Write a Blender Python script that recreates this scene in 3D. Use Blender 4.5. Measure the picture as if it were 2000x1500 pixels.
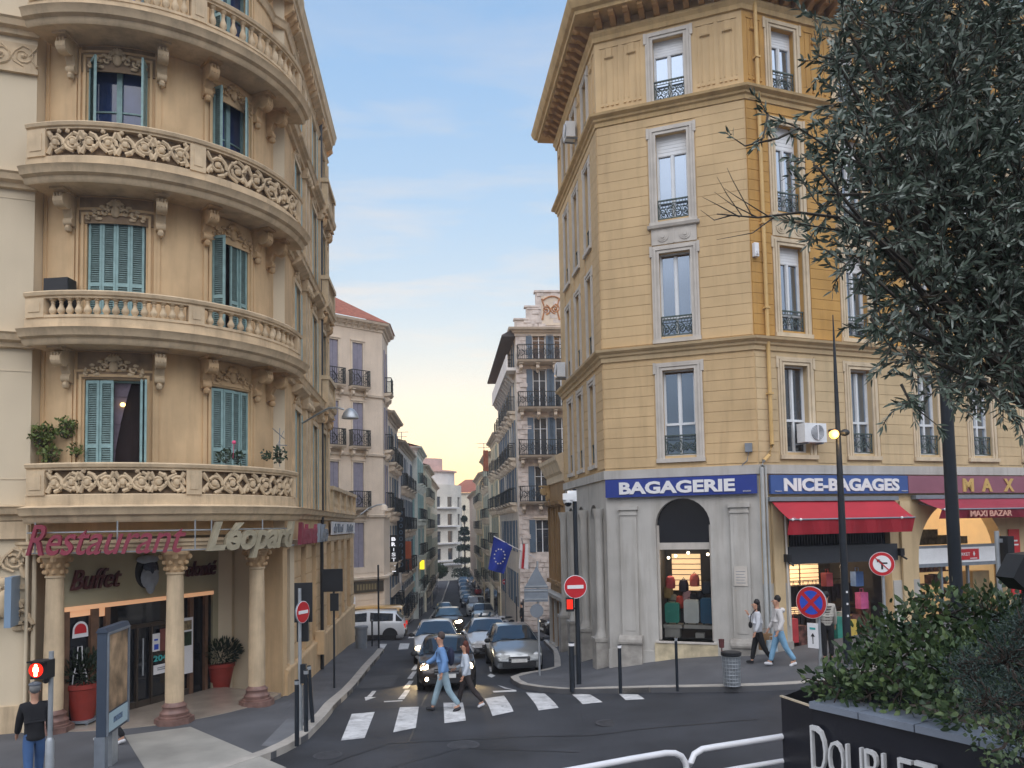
import bpy, bmesh, math, random
from mathutils import Vector, Matrix, noise as mnoise
random.seed(7)
for o in list(bpy.data.objects): bpy.data.objects.remove(o)
S = bpy.context.scene
COL = S.collection
PI = math.pi; R = math.radians
# ---------------------------------------------------------------- camera
F_, PX, PY, HC = 1500.0, 1000.0, 936.0, 4.4
TH, RO = R(3.4), R(1.08)
U0 = Vector((0, -math.sin(TH), math.cos(TH))); R0 = Vector((1, 0, 0)); FW = Vector((0, math.cos(TH), math.sin(TH)))
RV = R0*math.cos(RO) - U0*math.sin(RO); UV = U0*math.cos(RO) + R0*math.sin(RO)
cam = bpy.data.cameras.new('camera'); co = bpy.data.objects.new('camera', cam); COL.objects.link(co)
co.matrix_world = Matrix(((RV.x, UV.x, -FW.x, 0), (RV.y, UV.y, -FW.y, 0), (RV.z, UV.z, -FW.z, HC), (0, 0, 0, 1)))
cam.sensor_width = 36; cam.lens = F_/2000*36; cam.shift_y = (PY-750)/2000; cam.clip_end = 3000; cam.clip_start = .1
S.camera = co
# ---------------------------------------------------------------- world
SUN_AZ, SUN_EL = R(-5.5), R(3.0)     # azimuth measured from +Y towards +X
W = bpy.data.worlds.new('World'); S.world = W; W.use_nodes = True
nt = W.node_tree; N = nt.nodes; L = nt.links; N.clear()
def nn(t, **k):
    n = N.new(t)
    for a, b in k.items(): setattr(n, a, b)
    return n
out = nn('ShaderNodeOutputWorld')
sky = nn('ShaderNodeTexSky', sky_type='NISHITA', sun_disc=False, sun_elevation=SUN_EL, sun_rotation=SUN_AZ, altitude=50, air_density=1.0, dust_density=.6, ozone_density=2.0)
bg1 = nn('ShaderNodeBackground'); bg1.inputs[1].default_value = .05; L.new(sky.outputs[0], bg1.inputs[0])
tc = nn('ShaderNodeTexCoord'); sp = nn('ShaderNodeSeparateXYZ'); L.new(tc.outputs['Generated'], sp.inputs[0])
cr = nn('ShaderNodeValToRGB'); L.new(sp.outputs[2], cr.inputs[0]); e = cr.color_ramp.elements
e[0].position = 0; e[0].color = (.78, .50, .26, 1)
e[1].position = .07; e[1].color = (.95, .80, .52, 1)
for p, c in [(.11, (.90, .83, .64)), (.17, (.72, .77, .74)), (.26, (.58, .72, .83)), (.37, (.46, .65, .86)), (.52, (.34, .55, .84)), (.8, (.18, .36, .68))]:
    q = cr.color_ramp.elements.new(p); q.color = (*c, 1)
# thin clouds lit by the low sun
mp = nn('ShaderNodeMapping'); mp.inputs['Scale'].default_value = (1.2, 1.2, 6.5); mp.inputs['Rotation'].default_value = (.12, .1, .5); L.new(tc.outputs['Generated'], mp.inputs[0])
nz = nn('ShaderNodeTexNoise'); nz.inputs['Scale'].default_value = 2.6; nz.inputs['Detail'].default_value = 7; nz.inputs['Roughness'].default_value = .55; nz.inputs['Distortion'].default_value = .3
L.new(mp.outputs[0], nz.inputs['Vector'])
c2 = nn('ShaderNodeValToRGB'); L.new(nz.outputs['Fac'], c2.inputs[0]); c2.color_ramp.elements[0].position = .47; c2.color_ramp.elements[1].position = .72
c3 = nn('ShaderNodeValToRGB'); L.new(sp.outputs[2], c3.inputs[0]); ee = c3.color_ramp.elements
ee[0].position = .05; ee[0].color = (.3, .3, .3, 1); ee[1].position = .6; ee[1].color = (.12, .12, .12, 1)
q = ee.new(.15); q.color = (.8, .8, .8, 1); q = ee.new(.32); q.color = (.7, .7, .7, 1)
mu = nn('ShaderNodeMath', operation='MULTIPLY'); L.new(c2.outputs[0], mu.inputs[0]); L.new(c3.outputs[0], mu.inputs[1])
mx = nn('ShaderNodeMixRGB'); L.new(mu.outputs[0], mx.inputs[0]); L.new(cr.outputs[0], mx.inputs[1]); mx.inputs[2].default_value = (.93, .80, .69, 1)
# southern half of the sky, behind the viewer: brightness added to light the facades
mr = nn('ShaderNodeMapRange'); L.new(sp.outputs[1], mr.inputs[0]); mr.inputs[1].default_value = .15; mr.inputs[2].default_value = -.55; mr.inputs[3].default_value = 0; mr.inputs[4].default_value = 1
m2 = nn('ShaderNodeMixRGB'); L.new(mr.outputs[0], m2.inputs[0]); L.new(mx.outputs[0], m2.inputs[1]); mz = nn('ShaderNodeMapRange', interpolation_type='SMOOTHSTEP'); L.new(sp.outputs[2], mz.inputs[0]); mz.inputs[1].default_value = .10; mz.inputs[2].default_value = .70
m3 = nn('ShaderNodeMixRGB'); L.new(mz.outputs[0], m3.inputs[0]); m3.inputs[1].default_value = (.17, .19, .24, 1); m3.inputs[2].default_value = (3.1, 3.1, 3.25, 1); L.new(m3.outputs[0], m2.inputs[2])  # dim low down, bright higher up, shaped to light the facades from above
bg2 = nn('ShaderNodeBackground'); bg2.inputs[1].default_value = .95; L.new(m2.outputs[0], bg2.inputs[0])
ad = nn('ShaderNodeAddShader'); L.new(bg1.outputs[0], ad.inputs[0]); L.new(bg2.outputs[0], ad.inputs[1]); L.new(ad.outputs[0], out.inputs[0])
sl = bpy.data.lights.new('sun', 'SUN'); sl.energy = 3.5; sl.angle = R(.6); sl.color = (1, .62, .3)
so = bpy.data.objects.new('sun', sl); COL.objects.link(so)
sd = Vector((math.sin(SUN_AZ)*math.cos(SUN_EL), math.cos(SUN_AZ)*math.cos(SUN_EL), math.sin(SUN_EL)))
so.rotation_euler = sd.to_track_quat('Z', 'Y').to_euler()
S.view_settings.view_transform = 'Standard'; S.view_settings.look = 'None'; S.view_settings.exposure = 0.0; S.view_settings.gamma = 1
S.render.engine = 'CYCLES'
# ---------------------------------------------------------------- pixel (2000x1500) helpers used only to survey the place
def ray(x, y): return FW + RV*((x-PX)/F_) - UV*((y-PY)/F_)
def at(x, y, Y):
    d = ray(x, y); return Vector((0, 0, HC)) + d*(Y/d.y)
PROF = [(-20, 0), (19, 0), (20, -.08), (22, -.28), (24, -.42), (30, -.72), (35, -1.05), (38, -1.3), (44, -1.95), (48, -2.35), (67, -3.9), (107, -5.9), (160, -6.4), (400, -6.9)]
def lerp_tab(t, x):
    if x <= t[0][0]: return t[0][1]
    for (a, b), (c, d) in zip(t, t[1:]):
        if x <= c: return b + (d-b)*(x-a)/(c-a)
    return t[-1][1]
FADE = [(24, 1), (30, .4), (35, .1), (38, 0)]
def g(x, y):
    k = 1.0 if y > 34 else max(0.0, min(1.0, 1-(x-1.5)/3.5))
    if 28 < y <= 34: k = k+(1-k)*(y-28)/6
    return lerp_tab(PROF, y)*k + .085*min(max(0, x-1.5), 30)*lerp_tab(FADE, y)
def og(px, py, h=0):
    d = ray(px, py); lo, hi = .2, 6.0
    t = 2.0
    while t < 400:
        if HC + d.z*t <= g(d.x*t, d.y*t)+h: break
        t += .25
    a, b = t-.25, t
    for _ in range(20):
        m = (a+b)/2
        if HC + d.z*m <= g(d.x*m, d.y*m)+h: b = m
        else: a = m
    return Vector((d.x*b, d.y*b, g(d.x*b, d.y*b)+h))
# ---------------------------------------------------------------- materials
MATS = {}
def pm(name, col, rough=.8, var=.12, scale=1.5, bump=.15, bscale=30, streak=0, dirt=(.06, .05, .04), metal=0, spec=.5, emit=0, ecol=None, coat=0, contrast=None):
    if name in MATS: return MATS[name]
    m = bpy.data.materials.new(name); m.use_nodes = True; t = m.node_tree; n = t.nodes; l = t.links; b = n['Principled BSDF']
    b.inputs['Roughness'].default_value = rough; b.inputs['Metallic'].default_value = metal; b.inputs['Specular IOR Level'].default_value = spec
    if coat: b.inputs['Coat Weight'].default_value = coat; b.inputs['Coat Roughness'].default_value = .05
    if emit:
        b.inputs['Emission Color'].default_value = (*(ecol or col), 1); b.inputs['Emission Strength'].default_value = emit
    tc = n.new('ShaderNodeTexCoord')
    nz = n.new('ShaderNodeTexNoise'); nz.inputs['Scale'].default_value = scale; nz.inputs['Detail'].default_value = 6; l.new(tc.outputs['Object'], nz.inputs['Vector'])
    mr = n.new('ShaderNodeMapRange'); mr.inputs[1].default_value = .3; mr.inputs[2].default_value = .7; mr.inputs[3].default_value = 1-var; mr.inputs[4].default_value = 1+var; l.new(nz.outputs['Fac'], mr.inputs[0])
    mx = n.new('ShaderNodeVectorMath'); mx.operation = 'SCALE'; mx.inputs[0].default_value = col; l.new(mr.outputs[0], mx.inputs['Scale'])
    last = mx.outputs[0]
    if streak:
        mp = n.new('ShaderNodeMapping'); mp.inputs['Scale'].default_value = (2.2, 2.2, .22); l.new(tc.outputs['Object'], mp.inputs[0])
        n2 = n.new('ShaderNodeTexNoise'); n2.inputs['Scale'].default_value = 1.6; n2.inputs['Detail'].default_value = 8; n2.inputs['Roughness'].default_value = .65; l.new(mp.outputs[0], n2.inputs['Vector'])
        m3 = n.new('ShaderNodeMapRange'); m3.inputs[1].default_value = .48; m3.inputs[2].default_value = .78; m3.inputs[3].default_value = 0; m3.inputs[4].default_value = streak; l.new(n2.outputs['Fac'], m3.inputs[0])
        mm = n.new('ShaderNodeMixRGB'); l.new(m3.outputs[0], mm.inputs[0]); l.new(last, mm.inputs[1]); mm.inputs[2].default_value = (*dirt, 1); last = mm.outputs[0]
    l.new(last, b.inputs['Base Color'])
    if bump:
        n3 = n.new('ShaderNodeTexNoise'); n3.inputs['Scale'].default_value = bscale; n3.inputs['Detail'].default_value = 5; l.new(tc.outputs['Object'], n3.inputs['Vector'])
        bp = n.new('ShaderNodeBump'); bp.inputs['Strength'].default_value = bump; bp.inputs['Distance'].default_value = .02; l.new(n3.outputs['Fac'], bp.inputs['Height']); l.new(bp.outputs[0], b.inputs['Normal'])
    MATS[name] = m; return m
M = {}
M['stucco_l'] = pm('warm_stucco', (.64, .45, .255), .88, .14, 1.2, .15, 40, .34, (.20, .13, .075))
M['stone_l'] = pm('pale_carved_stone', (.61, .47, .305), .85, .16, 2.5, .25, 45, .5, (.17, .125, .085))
M['dark_stone'] = pm('darkened_stone', (.30, .21, .13), .9, .3, 3, .3, 40, .45, (.08, .06, .045))  # shade of the pierced parapets' gaps put into this stone's colour
M['relief'] = pm('ochre_relief_stone', (.56, .38, .21), .85, .2, 5, .2, 40, .3, (.16, .1, .06))
M['flat_l'] = pm('cream_render', (.66, .555, .40), .9, .05, .8, .12, 40, .08, (.4, .32, .22))
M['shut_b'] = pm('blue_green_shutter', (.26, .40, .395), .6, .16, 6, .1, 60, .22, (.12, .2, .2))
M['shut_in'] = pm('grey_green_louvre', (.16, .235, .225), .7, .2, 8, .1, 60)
M['glass'] = pm('window_glass', (.035, .045, .06), .06, .3, 1.5, 0, spec=1.0, metal=0, coat=1)
M['glass_sky'] = pm('sky_reflecting_glass', (.32, .38, .46), .04, .08, .6, .03, 1.3, metal=.82)
M['glass_dark'] = pm('dark_shop_glass', (.012, .014, .018), .05, .3, 1, 0, spec=.7)
M['yel_c'] = pm('pale_yellow_stucco', (.60, .43, .235), .9, .12, .7, .15, 50, .55, (.36, .25, .14))
M['yel_a'] = pm('ochre_stucco', (.50, .285, .085), .9, .14, 1.0, .12, 50, .55, (.30, .16, .05))
M['yel_p'] = pm('worn_beige_stucco', (.58, .44, .26), .9, .1, 1.2, .15, 50, .4, (.26, .2, .13))
M['trim_w'] = pm('grey_white_stone_trim', (.56, .52, .47), .85, .1, 2.5, .15, 50, .3, (.25, .22, .19))
M['trim_b'] = pm('beige_stone_trim', (.62, .51, .36), .85, .12, 2.5, .15, 50, .45, (.2, .16, .12))
M['corn'] = pm('ochre_cornice', (.55, .385, .19), .88, .15, 2, .15, 40, .45, (.17, .11, .06))
M['brownc'] = pm('brown_modillion', (.42, .24, .10), .88, .2, 3, .2, 40, .35, (.12, .07, .04))
M['white'] = pm('white_frame_paint', (.72, .75, .78), .5, .04, 4, .03)
M['rolls'] = pm('white_roller_blind', (.78, .80, .82), .6, .05, 4, .03)
M['iron'] = pm('black_wrought_iron', (.025, .03, .03), .5, .3, 8, .1, metal=.3)
M['iron_g'] = pm('verdigris_iron', (.075, .105, .10), .6, .3, 8, .15, metal=.2)
M['base_gr'] = pm('grey_painted_render', (.47, .455, .425), .85, .14, 1.0, .2, 35, .55, (.22, .19, .15))
M['base_st'] = pm('worn_grey_plinth', (.36, .34, .31), .9, .28, 3, .5, 18, .5, (.13, .11, .09))
M['base_y'] = pm('chipped_cream_plinth', (.55, .47, .32), .9, .25, 4, .4, 20, .4, (.2, .17, .12))
M['asph'] = pm('asphalt', (.036, .038, .045), .72, .42, .55, .6, 90, .35, (.02, .02, .023))
M['asph2'] = pm('patched_asphalt', (.062, .064, .07), .85, .2, 1.2, .5, 90)
M['pave'] = pm('grey_pavement', (.095, .097, .105), .85, .22, .9, .4, 70, .0)
M['pave_l'] = pm('light_stone_slab', (.34, .325, .29), .6, .16, 1.6, .2, 50)
M['kerb'] = pm('granite_kerb', (.40, .37, .33), .8, .16, 3, .3, 60)
M['paint'] = pm('worn_road_paint', (.60, .60, .60), .75, .2, 3, .2, 60, .75, (.10, .10, .10))
M['wood'] = pm('brown_wood', (.14, .075, .045), .5, .25, 5, .1)
M['terra'] = pm('terracotta_pot', (.26, .03, .02), .6, .15, 4, .1)
M['pole_d'] = pm('dark_blue_pole', (.02, .026, .035), .45, .15, 5, .03, metal=.3)
M['pole_g'] = pm('galvanised_steel', (.42, .45, .48), .45, .12, 6, .05, metal=.6)
M['black'] = pm('black_plastic', (.012, .013, .016), .45, .1, 5, .03)
M['red_s'] = pm('sign_red', (.52, .02, .028), .4, .05, 5, 0)
M['blue_s'] = pm('sign_blue', (.03, .09, .55), .4, .05, 5, 0)
M['white_s'] = pm('sign_white', (.78, .78, .80), .4, .04, 5, 0)
M['grey_s'] = pm('sign_back_grey', (.22, .25, .29), .5, .1, 5, .03, metal=.3)
# ---------------------------------------------------------------- mesh builder
class MB:
    def __init__(s, mp=None): s.v = []; s.f = []; s.mi = []; s.map = mp; s.m = 0
    def P(s, p):
        s.v.append(tuple(s.map(*p)) if s.map else tuple(p)); return len(s.v)-1
    def face(s, ids): s.f.append(tuple(ids)); s.mi.append(s.m)
    def quad(s, a, b, c, d): s.face([s.P(a), s.P(b), s.P(c), s.P(d)])
    def poly(s, pts): s.face([s.P(p) for p in pts])
    def box(s, x0, x1, y0, y1, z0, z1, n=1):
        rows = []
        for i in range(n+1):
            x = x0+(x1-x0)*i/n
            rows.append([s.P((x, y0, z0)), s.P((x, y1, z0)), s.P((x, y1, z1)), s.P((x, y0, z1))])
        for a, b in zip(rows, rows[1:]):
            for k in range(4): s.face([a[k], a[(k+1) % 4], b[(k+1) % 4], b[k]])
        s.face(rows[0][::-1]); s.face(rows[-1])
    def prof(s, pts, x0, x1, n=1):           # profile in (depth, z) swept along x
        k = len(pts); rows = []
        for i in range(n+1):
            x = x0+(x1-x0)*i/n; rows.append([s.P((x, d, z)) for d, z in pts])
        for a, b in zip(rows, rows[1:]):
            for j in range(k): s.face([a[j], a[(j+1) % k], b[(j+1) % k], b[j]])
        s.face(rows[0][::-1]); s.face(rows[-1])
    def prism(s, pts, d0, d1):               # outline in (x, z) extruded in depth
        a = [s.P((x, d0, z)) for x, z in pts]; b = [s.P((x, d1, z)) for x, z in pts]; k = len(pts)
        s.face(a[::-1]); s.face(b)
        for i in range(k): s.face([a[i], a[(i+1) % k], b[(i+1) % k], b[i]])
    def slab(s, pts, z0, z1):                # outline in (x, y) extruded in z
        a = [s.P((p[0], p[1], z0)) for p in pts]; b = [s.P((p[0], p[1], z1)) for p in pts]; k = len(pts)
        s.face(a[::-1]); s.face(b)
        for i in range(k): s.face([a[i], a[(i+1) % k], b[(i+1) % k], b[i]])
    def tube(s, pts, r, n=6, cap=True):      # r may be a list
        pts = [Vector(p) for p in pts]; k = len(pts)
        rr = r if isinstance(r, (list, tuple)) else [r]*k
        rows = []; up = Vector((0, 0, 1))
        for i, p in enumerate(pts):
            t = (pts[min(i+1, k-1)]-pts[max(i-1, 0)])
            if t.length < 1e-9: t = Vector((0, 0, 1))
            t.normalize()
            a = t.cross(up if abs(t.z) < .95 else Vector((1, 0, 0))).normalized(); b = t.cross(a)
            rows.append([s.P(p+(a*math.cos(2*PI*j/n)+b*math.sin(2*PI*j/n))*rr[i]) for j in range(n)])
        for a, b in zip(rows, rows[1:]):
            for j in range(n): s.face([a[j], a[(j+1) % n], b[(j+1) % n], b[j]])
        if cap: s.face(rows[0][::-1]); s.face(rows[-1])
    def lathe(s, cx, cy, prof, n=12):        # prof: (radius, z)
        rows = [[s.P((cx+r*math.cos(2*PI*j/n), cy+r*math.sin(2*PI*j/n), z)) for j in range(n)] for r, z in prof]
        for a, b in zip(rows, rows[1:]):
            for j in range(n): s.face([a[j], a[(j+1) % n], b[(j+1) % n], b[j]])
        s.face(rows[0][::-1]); s.face(rows[-1])
    def ball(s, c, r, sx=1, sy=1, sz=1, n=8, m=5):
        rows = []
        for i in range(1, m):
            t = PI*i/m
            rows.append([s.P((c[0]+r*sx*math.sin(t)*math.cos(2*PI*j/n), c[1]+r*sy*math.sin(t)*math.sin(2*PI*j/n), c[2]+r*sz*math.cos(t))) for j in range(n)])
        a = s.P((c[0], c[1], c[2]+r*sz)); b = s.P((c[0], c[1], c[2]-r*sz))
        for j in range(n):
            s.face([a, rows[0][(j+1) % n], rows[0][j]]); s.face([b, rows[-1][j], rows[-1][(j+1) % n]])
        for p, q in zip(rows, rows[1:]):
            for j in range(n): s.face([p[j], p[(j+1) % n], q[(j+1) % n], q[j]])
    def disc(s, c, r, d0, d1, n=24):         # disc in the (x, z) plane
        s.prism([(c[0]+r*math.cos(2*PI*j/n), c[1]+r*math.sin(2*PI*j/n)) for j in range(n)], d0, d1)
    def sweep(s, path, pf, closed=False):    # profile (d, z) mitred along a plan polyline; outward is to the right of travel
        P_ = [Vector(p) for p in path]; k = len(P_); rows = []
        for i, p in enumerate(P_):
            a = (P_[i]-P_[i-1]).normalized() if i else None; b = (P_[i+1]-P_[i]).normalized() if i < k-1 else None
            n1 = Vector((a.y, -a.x)) if a else None; n2 = Vector((b.y, -b.x)) if b else None
            if n1 is None: m = n2
            elif n2 is None: m = n1
            else: m = (n1+n2).normalized(); m = m/max(.3, m.dot(n1))
            rows.append([s.P((p.x+m.x*d, p.y+m.y*d, z)) for d, z in pf])
        q = len(pf)
        for a, b in zip(rows, rows[1:]):
            for j in range(q): s.face([a[j], a[(j+1) % q], b[(j+1) % q], b[j]])
        s.face(rows[0][::-1]); s.face(rows[-1])
    def build(s, name, mat, parent=None, smooth=False, label=None, recalc=True, **props):
        me = bpy.data.meshes.new(name)
        off = wloc(parent) if parent else Vector((0, 0, 0))
        me.from_pydata([(v[0]-off.x, v[1]-off.y, v[2]-off.z) for v in s.v], [], s.f)
        if recalc:
            bm = bmesh.new(); bm.from_mesh(me); bmesh.ops.recalc_face_normals(bm, faces=bm.faces); bm.to_mesh(me); bm.free()
        for m in (mat if isinstance(mat, list) else [mat]): me.materials.append(m)
        if isinstance(mat, list): me.polygons.foreach_set('material_index', s.mi)
        if smooth:
            me.polygons.foreach_set('use_smooth', [True]*len(me.polygons))
            try: me.set_sharp_from_angle(angle=R(42))
            except Exception: pass
        o = bpy.data.objects.new(name, me); COL.objects.link(o)
        if parent: o.parent = parent
        if label: o['label'] = label
        for k, v in props.items(): o[k] = v
        return o
def wloc(o):
    v = Vector((0, 0, 0))
    while o: v = v + o.location; o = o.parent
    return v
def tag(o, label, cat, group=None):
    o['label'] = label; o['category'] = cat
    if group: o['group'] = group
    return o
def empty(name, loc, label, cat, group=None):
    o = bpy.data.objects.new(name, None); COL.objects.link(o); o.location = loc; o.empty_display_size = .3
    return tag(o, label, cat, group)
def fr(px, py, ux, uy):                      # facade frame: s along (seen from outside, to the right), d outward
    l = math.hypot(ux, uy); ux /= l; uy /= l
    return lambda s, d, z: (px+ux*s+uy*d, py+uy*s-ux*d, z)
def cyl(cx, cy, r, k=1.0):                   # s in metres of arc at radius r, from straight front
    return lambda s, d, z: (cx+(r+d)*math.sin(s/r), cy-(r+d)*math.cos(s/r), z)
def sub(mp, s0, d0=0, z0=0): return lambda s, d, z: mp(s+s0, d+d0, z+z0)
def wall(mb, s0, s1, z0, z1, ops, d=0, depth=.3, n=1):
    xs = sorted(set([s0, s1]+[v for o in ops for v in (o[0], o[1]) if s0 < v < s1])); zs = sorted(set([z0, z1]+[v for o in ops for v in (o[2], o[3]) if z0 < v < z1]))
    if n > 1:
        xs = sorted(set(xs+[s0+(s1-s0)*i/n for i in range(1, n)]))
    for a, b in zip(xs, xs[1:]):
        for c, e in zip(zs, zs[1:]):
            m_, k_ = (a+b)/2, (c+e)/2
            if not any(o[0] < m_ < o[1] and o[2] < k_ < o[3] for o in ops): mb.quad((a, d, c), (b, d, c), (b, d, e), (a, d, e))
    for o in ops:
        a, b, c, e = o[:4]
        mb.quad((a, d, c), (a, d, e), (a, d-depth, e), (a, d-depth, c)); mb.quad((b, d, c), (b, d-depth, c), (b, d-depth, e), (b, d, e))
        mb.quad((a, d, e), (b, d, e), (b, d-depth, e), (a, d-depth, e)); mb.quad((a, d, c), (a, d-depth, c), (b, d-depth, c), (b, d, c))
def spiral(cx, cz, r, turns, a0, dr=1, n=14):
    return [(cx+r*(1-.82*i/n)*math.cos(a0+dr*2*PI*turns*i/n), cz+r*(1-.82*i/n)*math.sin(a0+dr*2*PI*turns*i/n)) for i in range(n+1)]
def scrollwork(mb, s0, s1, z0, z1, d, rad, sides=4, units=2):
    w = (s1-s0)/units; h = z1-z0; r = min(w*.27, h*.46); cz = (z0+z1)/2
    for i in range(units):
        cx = s0+w*(i+.5); fl = 1 if i % 2 else -1
        for sg in (-1, 1):
            mb.tube([(x, d, z) for x, z in spiral(cx+sg*r*.98, cz-fl*sg*h*.03, r, 1.5, PI/2*fl if sg < 0 else -PI/2*fl, sg*fl)], [rad*(1-.3*k/14) for k in range(15)], sides)
            mb.tube([(cx+sg*r*.98, d, cz+fl*r), (cx+sg*r*.2, d, cz+fl*r*.6), (cx-sg*r*.25, d, cz-fl*r*.4), (cx-sg*r*.9, d, cz-fl*r)], rad*.8, sides)
            mb.ball((cx+sg*r*.98, d+.01, cz), rad*1.7, n=6, m=4)
            mb.tube([(cx+sg*w*.5, d, z0+h*.06), (cx+sg*w*.42, d, z0+h*.3), (cx+sg*w*.36, d, z0+h*.52)], [rad*1.3, rad, rad*.4], sides)
            mb.tube([(cx+sg*w*.5, d, z1-h*.06), (cx+sg*w*.41, d, z1-h*.3), (cx+sg*w*.34, d, z1-h*.48)], [rad*1.3, rad, rad*.4], sides)
def relief(mb, cx, z0, w, h, d, sc=1):
    rad = .034*sc
    for sg in (-1, 1):
        for (x, z, r, a, dr) in ((.16, .42, .20, PI*.9, -1), (.33, .34, .17, PI*.8, 1), (.45, .16, .11, PI*.6, -1), (.10, .75, .14, PI, -1)):
            mb.tube([(cx+sg*(w*x+(px-0)*1), d+.02, z0+h*z+pz) for px, pz in spiral(0, 0, r*h*1.1, 1.2, a, dr, 9)], [rad*(1.15-.6*k/9) for k in range(10)], 5)
        for (x, z, sx, sz) in ((.06, .9, .06, .1), (.22, .72, .09, .05), (.36, .56, .08, .05), (.47, .3, .05, .08), (.28, .12, .1, .05)):
            mb.ball((cx+sg*w*x, d, z0+h*z), 1, sx*sc*.8, .035, sz*sc*.9, 7, 4)
    mb.ball((cx, d+.01, z0+h*.5), 1, .10*sc, .06, .15*sc, 8, 5); mb.ball((cx, d+.03, z0+h*.88), 1, .09*sc, .05, .08*sc, 8, 4)
    for k in range(5):
        a = PI*(.2+.15*k); mb.ball((cx+.12*sc*math.cos(a), d+.02, z0+h*.72+.12*sc*math.sin(a)), 1, .035*sc, .035, .07*sc, 6, 4)
def console(mb, cx, zt, w, dep, h):
    pts = [(0, zt), (dep, zt), (dep, zt-.06)]
    for i in range(9): a = PI*.5-PI*1.15*i/8; pts.append((dep-.17+.17*math.cos(a), zt-.25+.17*math.sin(a)))
    pts += [(dep*.42, zt-h*.45), (dep*.30, zt-h*.62)]
    for i in range(7): a = PI*.35-PI*1.0*i/6; pts.append((dep*.17+.10*math.cos(a), zt-h*.82+.10*math.sin(a)))
    pts += [(.03, zt-h), (0, zt-h)]
    mb.prof(pts, cx-w/2, cx+w/2)
    mb.box(cx-w/2-.04, cx+w/2+.04, 0, dep+.05, zt-.05, zt+.0)
    for k in (-1, 0, 1): mb.tube([(cx+k*w*.3, dep-.01, zt-.12), (cx+k*w*.3, dep-.02, zt-.3), (cx+k*w*.3, dep*.45, zt-h*.5)], .025, 4)
    mb.ball((cx, dep*.25, zt-h-.02), 1, w*.38, dep*.2, .09, 7, 4)
BAL = [(.075, 0), (.075, .05), (.045, .07), (.05, .11), (.085, .2), (.08, .28), (.045, .40), (.035, .5), (.05, .54), (.035, .57), (.06, .62), (.075, .64), (.075, .68)]
def balusters(mb, s0, s1, n, d, z0, z1, sides=8):
    k = (z1-z0)/.68
    for i in range(n):
        mb.lathe(s0+(s1-s0)*(i+.5)/n, d, [(r*1.0, z0+z*k) for r, z in BAL], sides)
def arch(mb, x0, x1, zt, ztop, d, depth, n=14):
    # spandrels above a half-round head springing at zt
    r = (x1-x0)/2; cx = (x0+x1)/2
    pts = [(cx-r*math.cos(PI*i/n), zt+r*math.sin(PI*i/n)) for i in range(n+1)]
    for a, b in zip(pts, pts[1:]):
        mb.quad((a[0], d, a[1]), (b[0], d, b[1]), (b[0], d, ztop), (a[0], d, ztop)); mb.quad((a[0], d, a[1]), (a[0], d-depth, a[1]), (b[0], d-depth, b[1]), (b[0], d, b[1]))
def text_mesh(txt, size, depth=.02, bold=.0, shear=0, spacing=1, sx=1):
    c = bpy.data.curves.new('t', 'FONT'); c.body = txt; c.size = size; c.extrude = depth/2; c.offset = bold; c.shear = shear; c.space_character = spacing; c.align_x = 'CENTER'; c.resolution_u = 3
    o = bpy.data.objects.new('t', c); COL.objects.link(o)
    bpy.context.view_layer.update()
    dg = bpy.context.evaluated_depsgraph_get(); me = bpy.data.meshes.new_from_object(o.evaluated_get(dg))
    v = [(p.co.x*sx, p.co.y, p.co.z) for p in me.vertices]; f = [tuple(p.vertices) for p in me.polygons]
    bpy.data.objects.remove(o); bpy.data.curves.remove(c); bpy.data.meshes.remove(me)
    return v, f
def add_text(mb, txt, size, cx, z, d, depth=.02, height=None, width=None, **k):
    v, f = text_mesh(txt, size, depth, **k)
    x0, x1 = min(p[0] for p in v), max(p[0] for p in v); y0, y1 = min(p[1] for p in v), max(p[1] for p in v)
    sx = (width/(x1-x0)) if width else 1; sy = (height/(y1-y0)) if height else 1
    b = len(mb.v)
    for p in v: mb.P((cx+(p[0]-(x0+x1)/2)*sx, d+depth/2-p[2]*-1, z+(p[1]-y0)*sy))
    for q in f: mb.face([b+i for i in q])
# ---------------------------------------------------------------- ground
def structure(o): o['kind'] = 'structure'; return o
def ground():
    mb = MB()
    xs = [-160, -100, -60, -40, -25, -15, -10, -5, -2, 1.5, 2, 3, 4, 5, 8, 12, 20, 31.5, 60, 100, 160]
    ys = sorted(set([-40, -20, -5, 5, 10, 14]+[p[0] for p in PROF if p[0] > 0]+[26, 28, 36, 55, 60, 75, 85, 95, 120, 140, 200, 280, 31, 32, 34]+[p[0] for p in FADE]))
    ids = [[mb.P((x, y, g(x, y))) for x in xs] for y in ys]
    for a, b in zip(ids, ids[1:]):
        for i in range(len(xs)-1): mb.face([a[i], a[i+1], b[i+1], b[i]])
    return structure(mb.build('road', M['asph']))
ground()
def conform(mb, poly, h, thick=.0, step=.7):
    """fan-free sheet: strip between two polylines a, b"""
    a, b = poly
    n = max(1, int(max((Vector(a[-1][:2])-Vector(a[0][:2])).length, 1)/step))
def resample(pl, n):
    pl = [Vector(p[:2]) for p in pl]; ls = [0]
    for p, q in zip(pl, pl[1:]): ls.append(ls[-1]+(q-p).length)
    out_ = []
    for i in range(n+1):
        t = ls[-1]*i/n
        for j in range(len(pl)-1):
            if t <= ls[j+1]+1e-9:
                u = (t-ls[j])/max(1e-9, ls[j+1]-ls[j]); out_.append(pl[j].lerp(pl[j+1], u)); break
    return out_
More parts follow.
